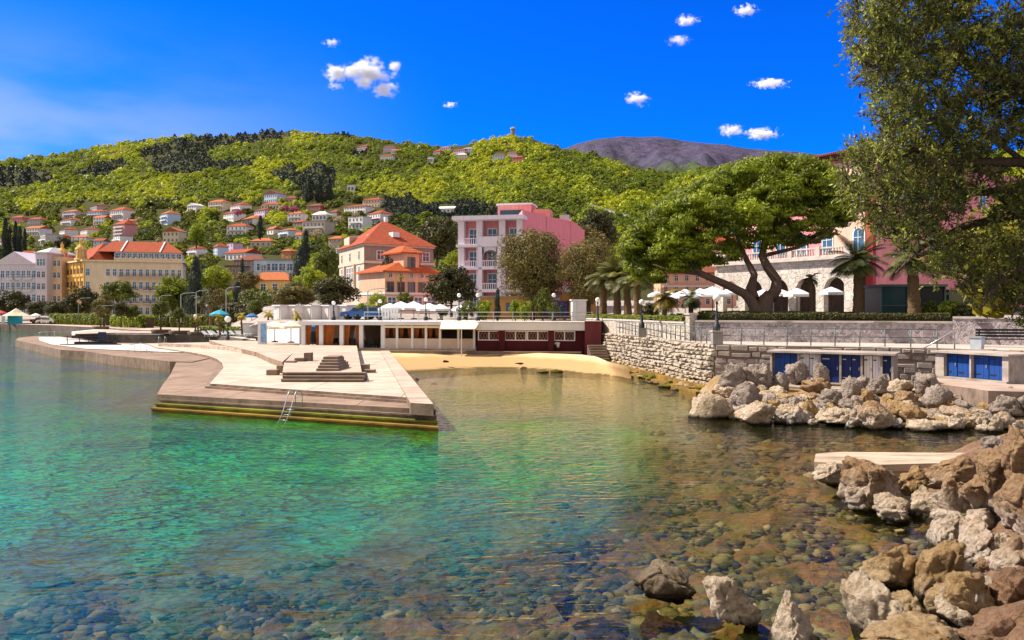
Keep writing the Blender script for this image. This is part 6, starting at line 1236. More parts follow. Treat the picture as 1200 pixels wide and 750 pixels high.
# ------------------------------------------------------------------ the umbrella pine
def big_pine():
    d = 62.0; base = Vector((X(893, d), d, 4.1)); t = thing('umbrella_pine', 'huge spreading pine with twisted forked trunk on the hotel lawn', 'pine tree', base)
    def L(px, py, dd=0): p = P(px, py, d+dd); return p-base
    mb = MB(); tube_ = mb.tube; mb.tube = lambda p, r, n=8: tube_(p, [x*.78 for x in r], n)
    mb.tube([L(894, 385), L(895, 368), L(897, 352), L(903, 345)], [1.05, .86, .78, .6], 14)
    mb.tube([L(890, 383, -.1), L(888, 366, -.1), L(880, 352, -.1), L(872, 344, -.2), L(850, 333, -.6), L(822, 321, -1.2), L(800, 306, -1.8), L(780, 300, -2.4), L(760, 292, -3)], [.75, .66, .52, .43, .37, .31, .26, .2, .1], 12)
    mb.tube([L(902, 350), L(909, 340), L(910, 328, .2), L(900, 314, .3), L(893, 300, .4), L(897, 282, .6), L(915, 262, 1), L(935, 245, 1.5)], [.62, .58, .50, .45, .38, .28, .2, .12], 12)
    mb.tube([L(884, 350), L(880, 338, .5), L(884, 322, .8), L(875, 305, 1.0), L(868, 290, 1.4), L(860, 268, 1.8), L(850, 240, 2)], [.5, .48, .36, .28, .24, .18, .1], 10)
    for pts, r in ((((897, 285, .6), (925, 276, -.5), (955, 260, -1.2), (975, 240, -2)), .3), (((868, 290, 1.4), (840, 270, 0), (815, 255, -1), (790, 248, -1.5)), .24), (((822, 321, -1.2), (790, 318, -3), (765, 310, -4)), .2), (((897, 282, .6), (890, 255, 2), (880, 225, 3), (870, 205, 3)), .25), (((915, 262, 1), (930, 230, 2), (945, 205, 2.5)), .2),
                   (((868, 290, 1.4), (862, 272, -1.5), (840, 240, -3)), .2), (((897, 282, .6), (905, 262, -2), (900, 235, -4)), .2), (((800, 306, -1.8), (790, 285, -.5), (770, 270, .5)), .18), (((893, 300, .4), (935, 290, -1), (965, 276, -2), (985, 262, -2.5)), .22)):
        mb.tube([L(*p) for p in pts], [r*(1-.8*i/(len(pts)-1)) for i in range(len(pts))], 7)
    c0 = np.array(L(893, 300)); mb.build('trunk', PINEBARK, t)
    # clumps of needles: photo column, row, radius px, depth offset
    rs = np.random.RandomState(3); top = np.array([(728, 292), (745, 262), (770, 244), (800, 222), (830, 205), (855, 192), (880, 184), (910, 180), (940, 181), (965, 188), (985, 205), (998, 228), (1000, 250)]); bot = np.array([(728, 310), (750, 338), (775, 336), (800, 327), (825, 320), (850, 316), (875, 304), (900, 297), (925, 293), (950, 294), (975, 282), (1000, 258)])
    cl = []
    for k in range(520):
        px = rs.uniform(733, 996); y0 = np.interp(px, top[:, 0], top[:, 1])+9; y1 = np.interp(px, bot[:, 0], bot[:, 1])-7; v = rs.uniform(0, 1)**1.15; py = y0+(y1-y0)*v
        span = 6.2*math.sqrt(max(.05, 1-((px-868)/140)**2))*(.35+.65*min(1, (1-abs(v-.55))))
        cl.append((px, py, rs.uniform(8, 14)*(1.0 if v < .7 else .85), rs.uniform(-1, 1)*span))
    for px in np.linspace(740, 990, 26): cl.append((px, np.interp(px, top[:, 0], top[:, 1])+8+rs.uniform(-2, 3), rs.uniform(9, 13), rs.uniform(-2, 2)))
    Cs, Ns, Ts, Ls = [], [], [], []
    for px, py, r, dz in cl:
        c = np.array(L(px, py, dz)); rr = r*d/F; n = int(300*(r/12)**2); dv = unit(rs.normal(size=(n, 3))); dv[:, 2] = np.where(dv[:, 2] < -.25, dv[:, 2]*.3, dv[:, 2]); rad = rr*rs.uniform(.5, 1.08, (n, 1))*np.array([1.1, 1.1, .85])
        Cs.append(c+dv*rad); Ns.append(unit(dv+.4*rs.normal(size=(n, 3)))); Ts.append(np.clip(rs.normal(.5, .2)+rs.normal(0, .2, n), 0, 1)); Ls.append(rs.uniform(.10, .22, n))
    C, Nn, T, LL = map(np.concatenate, (Cs, Ns, Ts, Ls)); V, Fc, k = leaves(C, Nn, LL, LL*.34, rs); link('crown', npmesh('pine_crown', V, Fc, 4, L_PINE, T), t)
big_pine()
# ------------------------------------------------------------------ single trees of the town and promenade
def tr(name, label, px, yt, yb, wpx, d, kind, v=0, clear=.22, cat='tree', group=None, z=None, **k):
    z = ztop(yb, d) if z is None else z; h = ztop(yt, d)-z; return tree(name, label, cat, X(px, d), d, z, h, wpx*d/F, kind, v, group, clear, **k)
for a in ((13, 339, 372, 44, 205, 'dark', 0, .1, 'dark round tree at the left edge before the white hotel'), (46, 351, 374, 34, 200, 'dark', 1, .12, 'low dark tree beside the blue market tent'), (66, 350, 375, 32, 196, 'dark', 2, .12, 'low dark tree under the yellow hotel loggias'), (95, 334, 376, 42, 194, 'dark', 0, .08, 'tall dark tree before the corner of the yellow hotel'), (122, 345, 380, 26, 150, 'olive', 0, .2, 'olive-brown tree with slim trunk on the quay'), (142, 352, 381, 20, 148, 'dark', 1, .3, 'small dark round tree on the quay right of the slim olive one'), (156, 356, 381, 18, 150, 'mid', 1, .25, 'small green tree by the quay hedge'), (206, 330, 372, 34, 190, 'mid', 2, .1, 'light green tree below the umbrella-shaped pine'), (252, 333, 374, 30, 185, 'olive', 1, .1, 'olive tree right of the pointed cypress'), (271, 340, 360, 20, 215, 'spring', 1, .1, 'small yellow-green tree below the stone houses'), (253, 311, 345, 38, 240, 'spring', 0, .1, 'bright yellow-green tree above the promenade trees'), (290, 317, 345, 34, 225, 'olive', 2, .1, 'olive-green tree beside the stone houses'),
          (300, 350, 378, 20, 128, 'mid', 0, .25, 'round light green tree near the white signboard'), (345, 330, 366, 54, 120, 'olive', 0, .1, 'wide olive-yellow tree above the white cubicles'), (363, 311, 350, 38, 140, 'spring', 2, .1, 'yellow-green tree rising behind the olive-yellow one'), (393, 321, 366, 62, 116, 'dark', 1, .08, 'broad dark oak above the right white cubicles'), (384, 289, 335, 32, 190, 'mid', 1, .08, 'tall green tree left of the beige villa'), (442, 341, 375, 24, 104, 'spring', 1, .1, 'bushy yellow-green tree left of the white parasols'), (459, 295, 330, 30, 126, 'dark', 2, .1, 'dark tree covering the beige villa windows'),
          (529, 309, 368, 62, 101, 'dark', 0, .12, 'dense dark brown-green oak before the pink hotel'), (512, 248, 312, 56, 210, 'dark', 2, .05, 'dark oak high behind, left of the pink hotel'), (700, 244, 300, 50, 180, 'dark', 0, .05, 'dark tree behind the pink hotel at right'), (532, 292, 330, 22, 150, 'spring', 1, .1, 'yellow-green bamboo-like tree touching the pink hotel'), (745, 268, 340, 40, 150, 'mid', 0, .1, 'green tree behind the palms, left of the pine'), (690, 262, 320, 46, 140, 'olive', 1, .1, 'olive tree between pink hotel and pine')):
    px, yt, yb, w, d, kind, v, cl, lab = a; tr('broadleaf_tree', lab, px, yt, yb, w, d, kind, v, cl)
for px, yt, yb, w, d, v, lab in ((624, 264, 372, 90, 96, 0, 'huge olive-brown tree hiding the right side of the pink hotel'), (690, 277, 372, 82, 93, 1, 'huge grey-green tree between the pink hotel and the palms')):
    tr('plane_tree', lab, px, yt, yb, w, d, 'bigolive', v, .14, depth=w*d/F*.8)
tr('umbrella_pine', 'dark umbrella-shaped pine before the yellow hotel', 138, 321, 378, 44, 165, 'darkpine', 0, .34, cat='pine tree'); tr('umbrella_pine', 'big leaning green pine right of the yellow hotel', 204, 313, 372, 52, 192, 'pine', 1, .2, cat='pine tree')
for px, yt, yb, w, d, k, lab in ((229, 302, 372, 26, 186, 'conifer', 'tall pointed dark cypress-like conifer by the promenade'), (284, 303, 325, 6, 240, 'cypress', 'thin cypress beside the brown stone house'), (278, 330, 365, 14, 190, 'cypress', 'dark column-shaped cypress below the stone houses'), (358, 270, 310, 12, 330, 'cypress', 'dark cypress beside the beige apartment block'), (352, 290, 335, 26, 210, 'conifer', 'tall dark conifer left of the broad yellow-green tree'), (305, 253, 280, 9, 470, 'cypress', 'dark cypress right of the long white orange-roofed house'), (583, 338, 376, 10, 86, 'cypress', 'slim dark cypress rising behind the roof railing'), (6, 256, 312, 10, 330, 'cypress', 'leftmost of the tall cypress row above the white hotel'), (11, 266, 312, 8, 332, 'cypress', 'second of the tall cypresses from the left edge'), (18, 260, 313, 9, 335, 'cypress', 'third of the tall cypresses, in the middle of the row'), (23, 266, 312, 9, 332, 'cypress', 'fourth of the tall cypresses above the white hotel'), (29, 268, 310, 7, 330, 'cypress', 'rightmost of the tall cypress row above the white hotel'), (362, 206, 236, 14, 800, 'conifer', 'tallest dark conifer on the slope above the pink house'), (374, 205, 236, 14, 800, 'conifer', 'dark conifer just right of the tallest one'), (386, 208, 238, 13, 800, 'conifer', 'third dark conifer of the group above the pink house')):
    tr('cypress' if k == 'cypress' else 'conifer', lab, px, yt, yb, w, d, k, 0, .03, cat=k)
for px, yt, yb, w, d, k, lab in ((73, 277, 294, 20, 420, 'dark', 'dark purple-green tree beside the low orange house'), (279, 245, 254, 8, 640, 'pink', 'small pink blossom tree beside roof-terrace house'), (333, 240, 249, 11, 560, 'pink', 'pink blossom tree, left of the pair on the slope'), (344, 241, 250, 12, 560, 'pink', 'pink blossom tree, right of the pair on the slope'), (371, 268, 282, 13, 400, 'pale', 'pale blossoming tree below the beige apartment block'), (397, 253, 263, 13, 500, 'pale', 'pale blossom tree mid-slope left of the terraced house'), (417, 248, 256, 9, 520, 'pale', 'small peach blossom tree under the long arcaded house'), (163, 254, 262, 8, 560, 'pale', 'white blossom tree right of the low salmon house'), (186, 278, 286, 7, 450, 'pale', 'white blossom tree beside the cream gabled villa'), (407, 279, 292, 17, 330, 'spring', 'bright green round tree above the beige villa roof'), (206, 286, 297, 13, 400, 'spring', 'yellow-green round tree below the cream gabled villa'), (230, 262, 290, 20, 430, 'spring', 'tall yellow-green tree left of the white terraced house')):
    tr('garden_tree', lab, px, yt, yb, w, d, k, 0, .1)
# promenade trees in round planters
SOIL = plain('planter_stone', (.12, .08, .06), .9, .2)
for px, yt, w, d, k, lab in ((188.5, 351, 21, 118, 'mid', 'ball-crowned tree in a dark planter on the pale quay'), (210, 359, 14, 112, 'mid', 'small ball-crowned tree in a planter right of the larger one'), (118, 357, 13, 140, 'olive', 'slim young tree in a planter at the left of the quay')):
    zb = 1.5; t = thing('planter', 'dark round planter under the '+lab.split(' in ')[0], 'planter', (X(px, d), d, zb)); MB().lathe([(1.25, 0), (1.4, .5), (1.25, .5), (1.2, .42), (0, .42)], n=16).build('rim', SOIL, t)
    tr('planter_tree', lab, px, yt, 0, w, d, k, 1, .42, z=zb+.45)
# palms
def palm(name, label, px, yt, yb, d, w, nfr=26, tr_=.32, kind=L_PALM, droop=.9, seed=0, group=None, z=None, cat='palm tree'):
    z = ztop(yb, d) if z is None else z; H = ztop(yt, d)-z; fr = w*d/F/2; hc = H-fr*.55; t = thing(name, label, cat, (X(px, d), d, z), 0, group); rs = np.random.RandomState(seed)
    mb = MB(); N = 14; pts, rd = [], []
    for i in range(N): f = i/(N-1); pts.append((.12*math.sin(f*2+seed), 0, -.3+(hc+.3)*f)); rd.append(.84*tr_*(1.15-.35*f)*(1.08 if i % 2 else .94)*(1.25 if i > N-3 else 1))
    mb.tube(pts, rd, 10); mb.build('trunk', PALMBARK, t)
    Vs, Fs, Ts, b = [], [], [], 0
    for k in range(nfr):
        a = 2.4*k+rs.uniform(-.3, .3); el = rs.uniform(-.35, 1.25); n = 13; ln = fr*rs.uniform(.85, 1.15); q = np.array([0.12*math.sin(2+seed), 0, hc]); dirv = np.array([math.cos(a)*math.cos(el), math.sin(a)*math.cos(el), math.sin(el)]); side = np.array([-math.sin(a), math.cos(a), 0]); tn = rs.uniform(.2, .9)
        for i in range(n):
            st = ln/n; q2 = q+dirv*st; dirv = dirv+np.array([0, 0, -droop*1.5/n]); dirv /= np.linalg.norm(dirv); lw = fr*.26*math.sin(math.pi*min(1, (i+1.2)/n*.9))+.03
            for s in (-1, 1):
                for jj in (0, .5):
                    o = q+(q2-q)*jj; tip = o+side*s*lw+dirv*lw*.7+np.array([0, 0, -lw*.28]); wv = dirv*st*.24
                    Vs += [o-wv, o+wv, tip+wv*.3, tip-wv*.3]; Fs.append([b, b+1, b+2, b+3]); b += 4; Ts.append(np.clip(tn+rs.normal(0, .12), 0, 1))
            q = q2
    link('crown', npmesh('palm_crown', np.array(Vs), np.array(Fs), 4, kind, np.array(Ts)), t); return t
for i, (px, yt, yb, d, w, lab) in enumerate(((706, 312, 376, 80, 50, 'leftmost of the four promenade palms, fronds hanging left'), (722, 306, 377, 79, 54, 'second of the four promenade palms, nearest the white kiosk side'), (735, 310, 377, 78, 52, 'third of the four promenade palms'), (748, 312, 377, 76, 50, 'rightmost of the four promenade palms, touching the pine'))): palm('palm_tree', lab, px, yt, yb, d, w, 30, .42, seed=i, group='promenade palms', z=4.0)
L_PALMD = leafmat('dark_palm_fronds', (.015, .03, .008), (.12, .13, .03), .2, .4)
palm('palm_tree', 'date palm with thick trunk and full crown before the palace corner', 1004, 285, 372, 57, 74, 40, .42, L_PALMD, .8, 7, z=4.2); palm('palm_tree', 'palm with scaly thick trunk in front of the teal pavilion', 1070, 284, 372, 54, 76, 36, .46, L_PALMD, .9, 8, z=4.2); palm('palm_tree', 'slim dark palm on the lawn right of the big pine', 952, 320, 372, 60, 24, 22, .2, L_PALMD, 1.2, 9, z=4.2)
for px, yt, d, w, lab in ((237, 343, 150, 26, 'dark palm behind the promenade ball trees'), (246, 352, 140, 16, 'second dark palm right of the first on the promenade')): palm('palm_tree', lab, px, yt, 375, d, w, 20, .3, L_PALMD, 1.0, int(px), z=2.0)
L_PALMY = leafmat('yellow_palm_fronds', (.16, .13, .01), (.45, .34, .03), .3)
for i, (px, yt, yb, d, w, lab) in enumerate(((231, 371, 383, 108, 10, 'tiny yellowish palm in a planter on the pale quay'), (257, 368, 390, 98, 13, 'yellowish small palm left of the large globe lamp'), (284, 366, 389, 98, 16, 'yellowish palm right of the large globe lamp'), (315, 363, 388, 96, 18, 'yellowish palm above the cream parasols by the signboard'), (347, 364, 386, 92, 18, 'yellowish palm among the white cubicles'), (469, 322, 358, 118, 10, 'small fan palm before the beige villa'))): palm('small_palm', lab, px, yt, yb, d, w, 16, .14, L_PALMY, 1.1, 20+i, z=None if i != 0 else 1.9)
t = thing('planter', 'dark round planter under the tiny yellowish palm', 'planter', (X(231, 108), 108, 1.5)); MB().lathe([(1.1, 0), (1.25, .45), (1.1, .45), (0, .4)], n=14).build('rim', SOIL, t)
palm('sago_palm', 'low golden sago palm behind the topiary balls', 778, 339, 376, 66, 42, 30, .25, leafmat('golden_sago', (.06, .06, .008), (.30, .22, .03), .2), 1.3, 31, z=4.1); palm('sago_palm', 'low dark green sago palm under the parasols', 808, 340, 376, 66, 34, 30, .25, L_PALMD, 1.2, 32, z=4.1)
# bushes, hedges, topiary
for i, (px, yt, yb, w, d, k, lab) in enumerate(((604, 349, 376, 16, 88, 'ybush', 'light bushy shrub behind the bar roof railing'), (615, 351, 376, 20, 87, 'ybush', 'rounded yellow-green shrub beside the light bushy one'), (636, 336, 376, 20, 90, 'bush', 'taller loose shrub left of the orange shop'), (648, 352, 376, 16, 88, 'bush', 'low shrub before the orange shop'), (547, 352, 376, 22, 87, 'bush', 'green shrub row, left piece by the globe lamps'), (566, 350, 376, 24, 87, 'ybush', 'green shrub row, right piece beside the slim cypress'), (428, 353, 376, 30, 96, 'ybush', 'low yellow-green shrub right of the white cubicles'), (474, 341, 358, 20, 104, 'bush', 'small round bush before the salmon villa'), (1090, 352, 374, 22, 54, 'bush', 'green shrub right of the teal pavilion'), (1113, 350, 374, 26, 53, 'ybush', 'light green shrub beside the dark one at the right wall'), (1136, 352, 374, 28, 52, 'dark', 'dark rounded shrub above the right wall'), (1162, 356, 374, 26, 51, 'dark', 'dark shrub farther right above the wall'), (262, 371, 386, 20, 100, 'bush', 'dark green bush on the lawn by the large globe lamp'), (518, 357, 374, 14, 92, 'bush', 'small shrub among the white parasols'), (762, 354, 374, 22, 68, 'dark', 'dark shrub behind the middle sea wall lamp'))):
    tr('shrub', lab, px, yt, yb, w, d, k, i % 2, .04, cat='shrub')
for i, (px, w, d, lab) in enumerate(((788, 9, 61, 'leftmost clipped topiary ball on the garden terrace'), (796, 9, 61, 'second clipped topiary ball from the left'), (804, 9, 60.5, 'third clipped topiary ball from the left'), (812, 10, 60, 'fourth clipped topiary ball, the middle one'), (821, 12, 59, 'large fifth clipped topiary ball'), (831, 12, 58.5, 'sixth clipped topiary ball, next to the dark hedge'))):
    h = w*d/F; o = link('topiary_ball', crown('hedge', i % 2), None, (X(px, d), d, 4.15), 0, (h*1.05, h*1.05, h)); tag(o, lab, 'topiary', 'clipped topiary balls')
def hedge(label, A, B, z0, h, w, mat, seed, dens=420, leaf=.07):
    rs = np.random.RandomState(seed); A, B = np.array(A), np.array(B); L = np.linalg.norm(B-A); u = (B-A)/L; n_ = np.array([-u[1], u[0]]); n = int(L*dens*(h+w)); s = rs.uniform(0, L, n); a = rs.uniform(-.9, math.pi+.9, n)
    bump = 1+.16*(vnoise(s*1.4, s*0, seed)-.5)*2; ca, sa = np.cos(a), np.sin(a); sq = 1/np.maximum(np.abs(ca), np.abs(sa))**.75
    off = ca*sq*w/2*bump*rs.uniform(.8, 1.04, n); z = z0+h*.5+sa*sq*h*.5*bump*rs.uniform(.85, 1.05, n); C = np.stack([A[0]+u[0]*s+n_[0]*off, A[1]+u[1]*s+n_[1]*off, z], 1)
    Nn = unit(np.stack([n_[0]*ca, n_[1]*ca, sa], 1)+.5*rs.normal(size=(n, 3))); V, Fc, k = leaves(C, Nn, rs.uniform(.7, 1.3, n)*leaf, leaf*.6, rs)
    t = link('hedge', npmesh('hedge', V, Fc, 4, mat, np.clip(rs.normal(.5, .2, n), 0, 1))); t.visible_shadow = True
    core = MB(); c = (A+B)/2; core.box(c[0], c[1], z0, L-.1, w*.72, h*.82, math.atan2(u[1], u[0])); core.build('branches', BARK, t); return tag(t, label, 'hedge')
hedge('long dark clipped hedge on top of the mauve stone wall', at(832, 55.2), at(1113, 50.2), 4.1, .62, .8, L_DARK, 1); hedge('second dark clipped hedge row behind the first, beside the pine', at(822, 59), at(1000, 57.5), 4.2, .62, .9, L_MID, 2)
hedge('low yellow-green clipped hedge over the pale garden wall', at(692, 82.5), at(768, 65), 3.9, .55, 1.2, L_HEDGE, 3); hedge('short bright green hedge beside the gate pillar', at(770, 63), at(805, 57.6), 3.9, .6, .9, L_HEDGE, 4); hedge('drooping dark hedge clump hanging over the mauve wall', at(925, 53.4), at(944, 53.0), 3.7, .95, .7, L_DARK, 6)
hedge('yellow-green hedge along the left quay before the yellow hotel', at(62, 188), at(128, 170), 1.5, 2.3, 2, L_HEDGE, 7, 40, .25); hedge('green hedge along the quay behind the planter trees', at(134, 160), at(176, 150), 1.5, 2.2, 2, L_SPRING, 8, 40, .25); hedge('clipped green hedge behind the ball-crowned trees and planters', at(180, 158), at(256, 146), 1.6, 2.3, 2.5, L_MID, 10, 40, .25); hedge('low green hedge below the turquoise parasol', at(238, 116), at(300, 108), 1.45, 1.1, 1.6, L_HEDGE, 11, 60, .16); hedge('dark green hedge below the yellowish building', at(262, 150), at(318, 142), 2.6, 3.2, 3, L_DARK, 12, 35, .28)
hedge('dark green hedge wall below the tan-roofed building', at(287, 170), at(326, 165), 3.5, 5.2, 4, L_MID, 9, 30, .3)
# ------------------------------------------------------------------ parasols, street furniture, boats of the street
def parasol(label, px, py, d, w, zb, group, mat=None, h=None):
    zt = ztop(py, d); t = thing('parasol', label, 'parasol', (X(px, d), d, zb), R.uniform(0, .7), group); H = zt-zb; r = w*d/F/2
    MB().tube([(0, 0, 0), (0, 0, H)], .04, 6).lathe([(.35, 0), (.35, .1), (.05, .14)], n=8).build('pole', DARK, t)
    mb = MB(); n = 8; vs = [(0, 0, H)]+[(r*.55*math.cos(k*6.283/n), r*.55*math.sin(k*6.283/n), H-r*.22) for k in range(n)]+[(r*math.cos(k*6.283/n), r*math.sin(k*6.283/n), H-r*.46) for k in range(n)]+[(r*math.cos(k*6.283/n), r*math.sin(k*6.283/n), H-r*.46-.22) for k in range(n)]
    fs = [(0, 1+k, 1+(k+1) % n) for k in range(n)]+[(1+k, 1+n+k, 1+n+(k+1) % n, 1+(k+1) % n) for k in range(n)]+[(1+n+k, 1+2*n+k, 1+2*n+(k+1) % n, 1+n+(k+1) % n) for k in range(n)]
    mb.add(vs, fs).build('canopy', mat or WHITE, t); return t
for px, py, d, w, lab in ((457, 355, 92, 28, 'leftmost white parasol on the street terrace'), (470, 353, 95, 30, 'second white parasol on the street terrace'), (485, 353, 94, 34, 'third white parasol, broadest on the street terrace'), (503, 355, 92, 30, 'fourth white parasol on the street terrace'), (516, 356, 90, 26, 'rightmost white parasol on the street terrace'), (545, 355, 98, 32, 'off-white parasol behind the shrubs below the dark oak')): parasol(lab, px, py, d, w, 3.8, 'white street parasols')
for px, py, d, w, lab in ((769, 341, 84, 20, 'small white parasol, leftmost on the palace terrace'), (783, 341, 86, 18, 'small white parasol second on the palace terrace'), (803, 338.5, 80, 38, 'wide white parasol above the dark sago palm'), (820, 337.5, 83, 36, 'white parasol behind the wide one on the palace terrace'), (835, 335.5, 78, 42, 'largest white parasol left of the pine trunk'), (858, 336, 80, 32, 'white parasol just left of the forked pine trunk'), (894, 339, 76, 30, 'white parasol seen through the fork of the pine'), (916, 339, 84, 24, 'white parasol right of the pine trunk, farther back'), (934, 337.5, 73, 32, 'white parasol right of the pine before the arches'), (974, 336, 70, 28, 'white parasol left of the date palm')): parasol(lab, px, py, d, w, 4.35, 'white palace parasols')
for px, py, d, w, lab in ((322, 376, 83, 30, 'cream parasol right of the white signboard'), (341, 376, 81.5, 26, 'cream parasol touching the restaurant roof')): parasol(lab, px, py, d, w, 1.6, 'cream beach parasols', CREAMFAB)
parasol('turquoise parasol on the promenade lawn', 257, 363, 120, 22, 2.0, None, plain('turquoise_canvas', (.02, .32, .45), .7)); parasol('blue parasol under the dark trees near the street', 295, 367, 118, 14, 2.2, None, plain('blue_canvas', (.03, .15, .45), .7))
parasol('red parasol at the far left edge of the quay', 2, 364, 192, 14, 1.7, None, plain('red_canvas', (.45, .03, .03), .7)); parasol('small white parasol left of the yellow hotel hedge', 42, 367, 190, 12, 1.7, None)
t = thing('market_tent', 'white peaked tent with turquoise side wall on the left quay', 'tent', (*at(19, 188), 1.5)); MB().lathe([(3.4, 1.9), (1.6, 2.7), (0, 3.7)], n=4, smooth=False).build('tent_roof', plain('cream_tent', (.74, .64, .46), .8), t); MB().box(.7, -1.6, 0, 3.4, .1, 1.9).build('side_wall', plain('turquoise_cloth', (.03, .35, .50), .8), t); MB().box(-2.0, -1.6, 0, .8, .1, 1.9).build('side_flap', WHITE, t)
t = thing('signboard', 'tall white signboard with pale blue picture by the restaurant', 'sign', (*at(307.5, 82), 1.35)); MB().box(0, 0, 0, .9, .18, 2.4).build('board', WHITE, t); MB().box(.12, -.1, .25, .55, .03, 1.9).build('picture', plain('pale_blue_print', (.22, .42, .70), .5, .4, 2), t)
LB = None
for i, px in enumerate((246, 252, 258, 264, 271, 278, 285, 291)):
    loc = (*at(px, 101+(i % 2)*1.2), 1.52)
    if LB is None: LB = thing('sun_lounger', 'white sun lounger in the row on the pale pool deck', 'lounger', loc, 1.2, 'row of white sun loungers'); MB().box(0, 0, .28, .62, 1.3, .07).build('seat', WHITE, LB); MB().beam((0, .65, .32), (0, 1.15, .72), .62, .06).build('backrest', WHITE, LB); [MB().box(x, y, 0, .06, .06, .28).build('leg', WHITE, LB) for x in (-.27, .27) for y in (-.6, .55)]; ch = tree_of(LB)
    else: dup(LB, loc, 1.2+R.uniform(-.2, .2), children=ch)
t = thing('white_hut', 'low white hut wall behind the white loungers', 'hut', (*at(297, 104), 1.5)); MB().box(0, 1, 0, 3.2, 2, 1.6).build('wall', WHITE, t); MB().box(0, 1, 1.6, 3.5, 2.3, .12).build('roof', COPE, t)
def street_light(label, px, yt, yb, d, arm=1, z=None):
    zb = ztop(yb, d) if z is None else z; h = ztop(yt, d)-zb; t = thing('street_light', label, 'street light', (X(px, d), d, zb)); MB().tube([(0, 0, 0), (0, 0, h*.93), (arm*.5, 0, h*.98), (arm*1.8, 0, h)], [.09, .07, .05, .04], 6).build('pole', plain('grey_pole', (.3, .33, .36), .5), t); MB().box(arm*1.9, 0, h-.05, .6, .2, .1).build('lamp_head', STEEL, t)
for px, yt, yb, d, arm, lab in ((92, 349, 378, 150, 1, 'grey street light before the tall dark tree'), (118, 358, 380, 145, 1, 'thin light pole at the end of the quay hedge'), (212, 343, 378, 130, 1, 'tall grey street light right of the ball-crowned tree'), (230, 340, 375, 140, 1, 'tall street light before the pointed conifer'), (265, 336, 382, 130, 1, 'tall street light above the turquoise parasol'), (187, 346, 375, 150, 1, 'street light behind the ball-crowned tree'), (431, 338, 376, 92, 1, 'tall thin light pole left of the green street tree')): street_light(lab, px, yt, yb, d, arm)
lamp('globe lamp on a dark pole behind the planter trees', (*at(229, 120), 1.5), 2.2, .26)
def car(label, px, d, col, z, rz=0.0):
    t = thing('parked_car', label, 'car', (*at(px, d), z), rz); m = plain('car_paint', col, .3, .05, spec=.6); b = MB(); n = 0
    prof = [(-2.1, .35), (-2.1, .8), (-1.7, .95), (-1.0, 1.0), (-.5, 1.42), (.9, 1.45), (1.5, 1.0), (2.05, .92), (2.1, .35)]
    b.add([(x, -.85, z_) for x, z_ in prof]+[(x, .85, z_) for x, z_ in prof], [list(range(9)), list(range(9, 18))[::-1]]+[(i+1, i, i+9, i+10) for i in range(8)]); b.build('body', m, t)
    MB().box(.2, -.86, 1.02, 1.7, .03, .32).build('side_window', GLASS, t)
    for x in (-1.3, 1.3):
        for y in (-.8, .8): MB().tube([(x, y-.1, .33), (x, y+.1, .33)], .33, 12).build('wheel', DARK, t)
car('blue car parked right of the white cubicles', 421, 96, (.02, .10, .40), 3.75); car('second blue car parked nearer the green street tree', 432, 95.5, (.02, .14, .45), 3.75, .05); car('white car parked beside the left quay', 55, 186, (.6, .6, .62), 1.55); car('dark red car parked left of the white one on the quay', 48, 190, (.2, .02, .03), 1.6)
# white screen wall at the terrace, picket gate
t = thing('picket_screen', 'white picket screen between light pole and white parasols', 'screen', (*at(455, 84), 3.85)); [MB().box(-.9+.3*i, 0, 0, .2, .06, 1.3).build('picket', WHITE, t) for i in range(7)]; MB().box(0, .05, .9, 2.1, .05, .1).build('rail', WHITE, t)
# bench, bin, handrail of the right promenade
t = thing('bench', 'long dark slatted bench before the right stone wall', 'bench', (*at(1180, 45.2), 2.87), -.22)
for i in range(3): MB().box(0, -.2+.18*i, .42, 3.0, .14, .05).build('seat_slat', DARK, t)
for i in range(3): MB().box(0, .3, .55+.17*i, 3.0, .05, .12).build('back_slat', DARK, t)
for x in (-1.3, 1.3): MB().box(x, 0, 0, .08, .6, .42).box(x, .33, .4, .07, .06, .6).build('leg', DARK, t)
t = thing('litter_bin', 'square pale blue-white litter bin on the right promenade', 'bin', (*at(1145, 42.8), 2.87)); MB().lathe([(.36, 0), (.40, .55), (.40, .6), (0, .6)], n=4, smooth=False).build('body', plain('bin_paint', (.45, .50, .55), .6), t); MB().lathe([(.46, .6), (.46, .68), (0, .7)], n=4, smooth=False).build('lid', STEEL, t)
t = thing('handrail', 'pale steel stair handrail above the wide blue locker', 'handrail', (*at(1112, 43.2), 2.87)); MB().tube([(-1.3, .2, .0), (.25, 0, .95), (.3, 0, .9), (.3, 0, 0)], .035, 6).build('rail', STEEL, t)
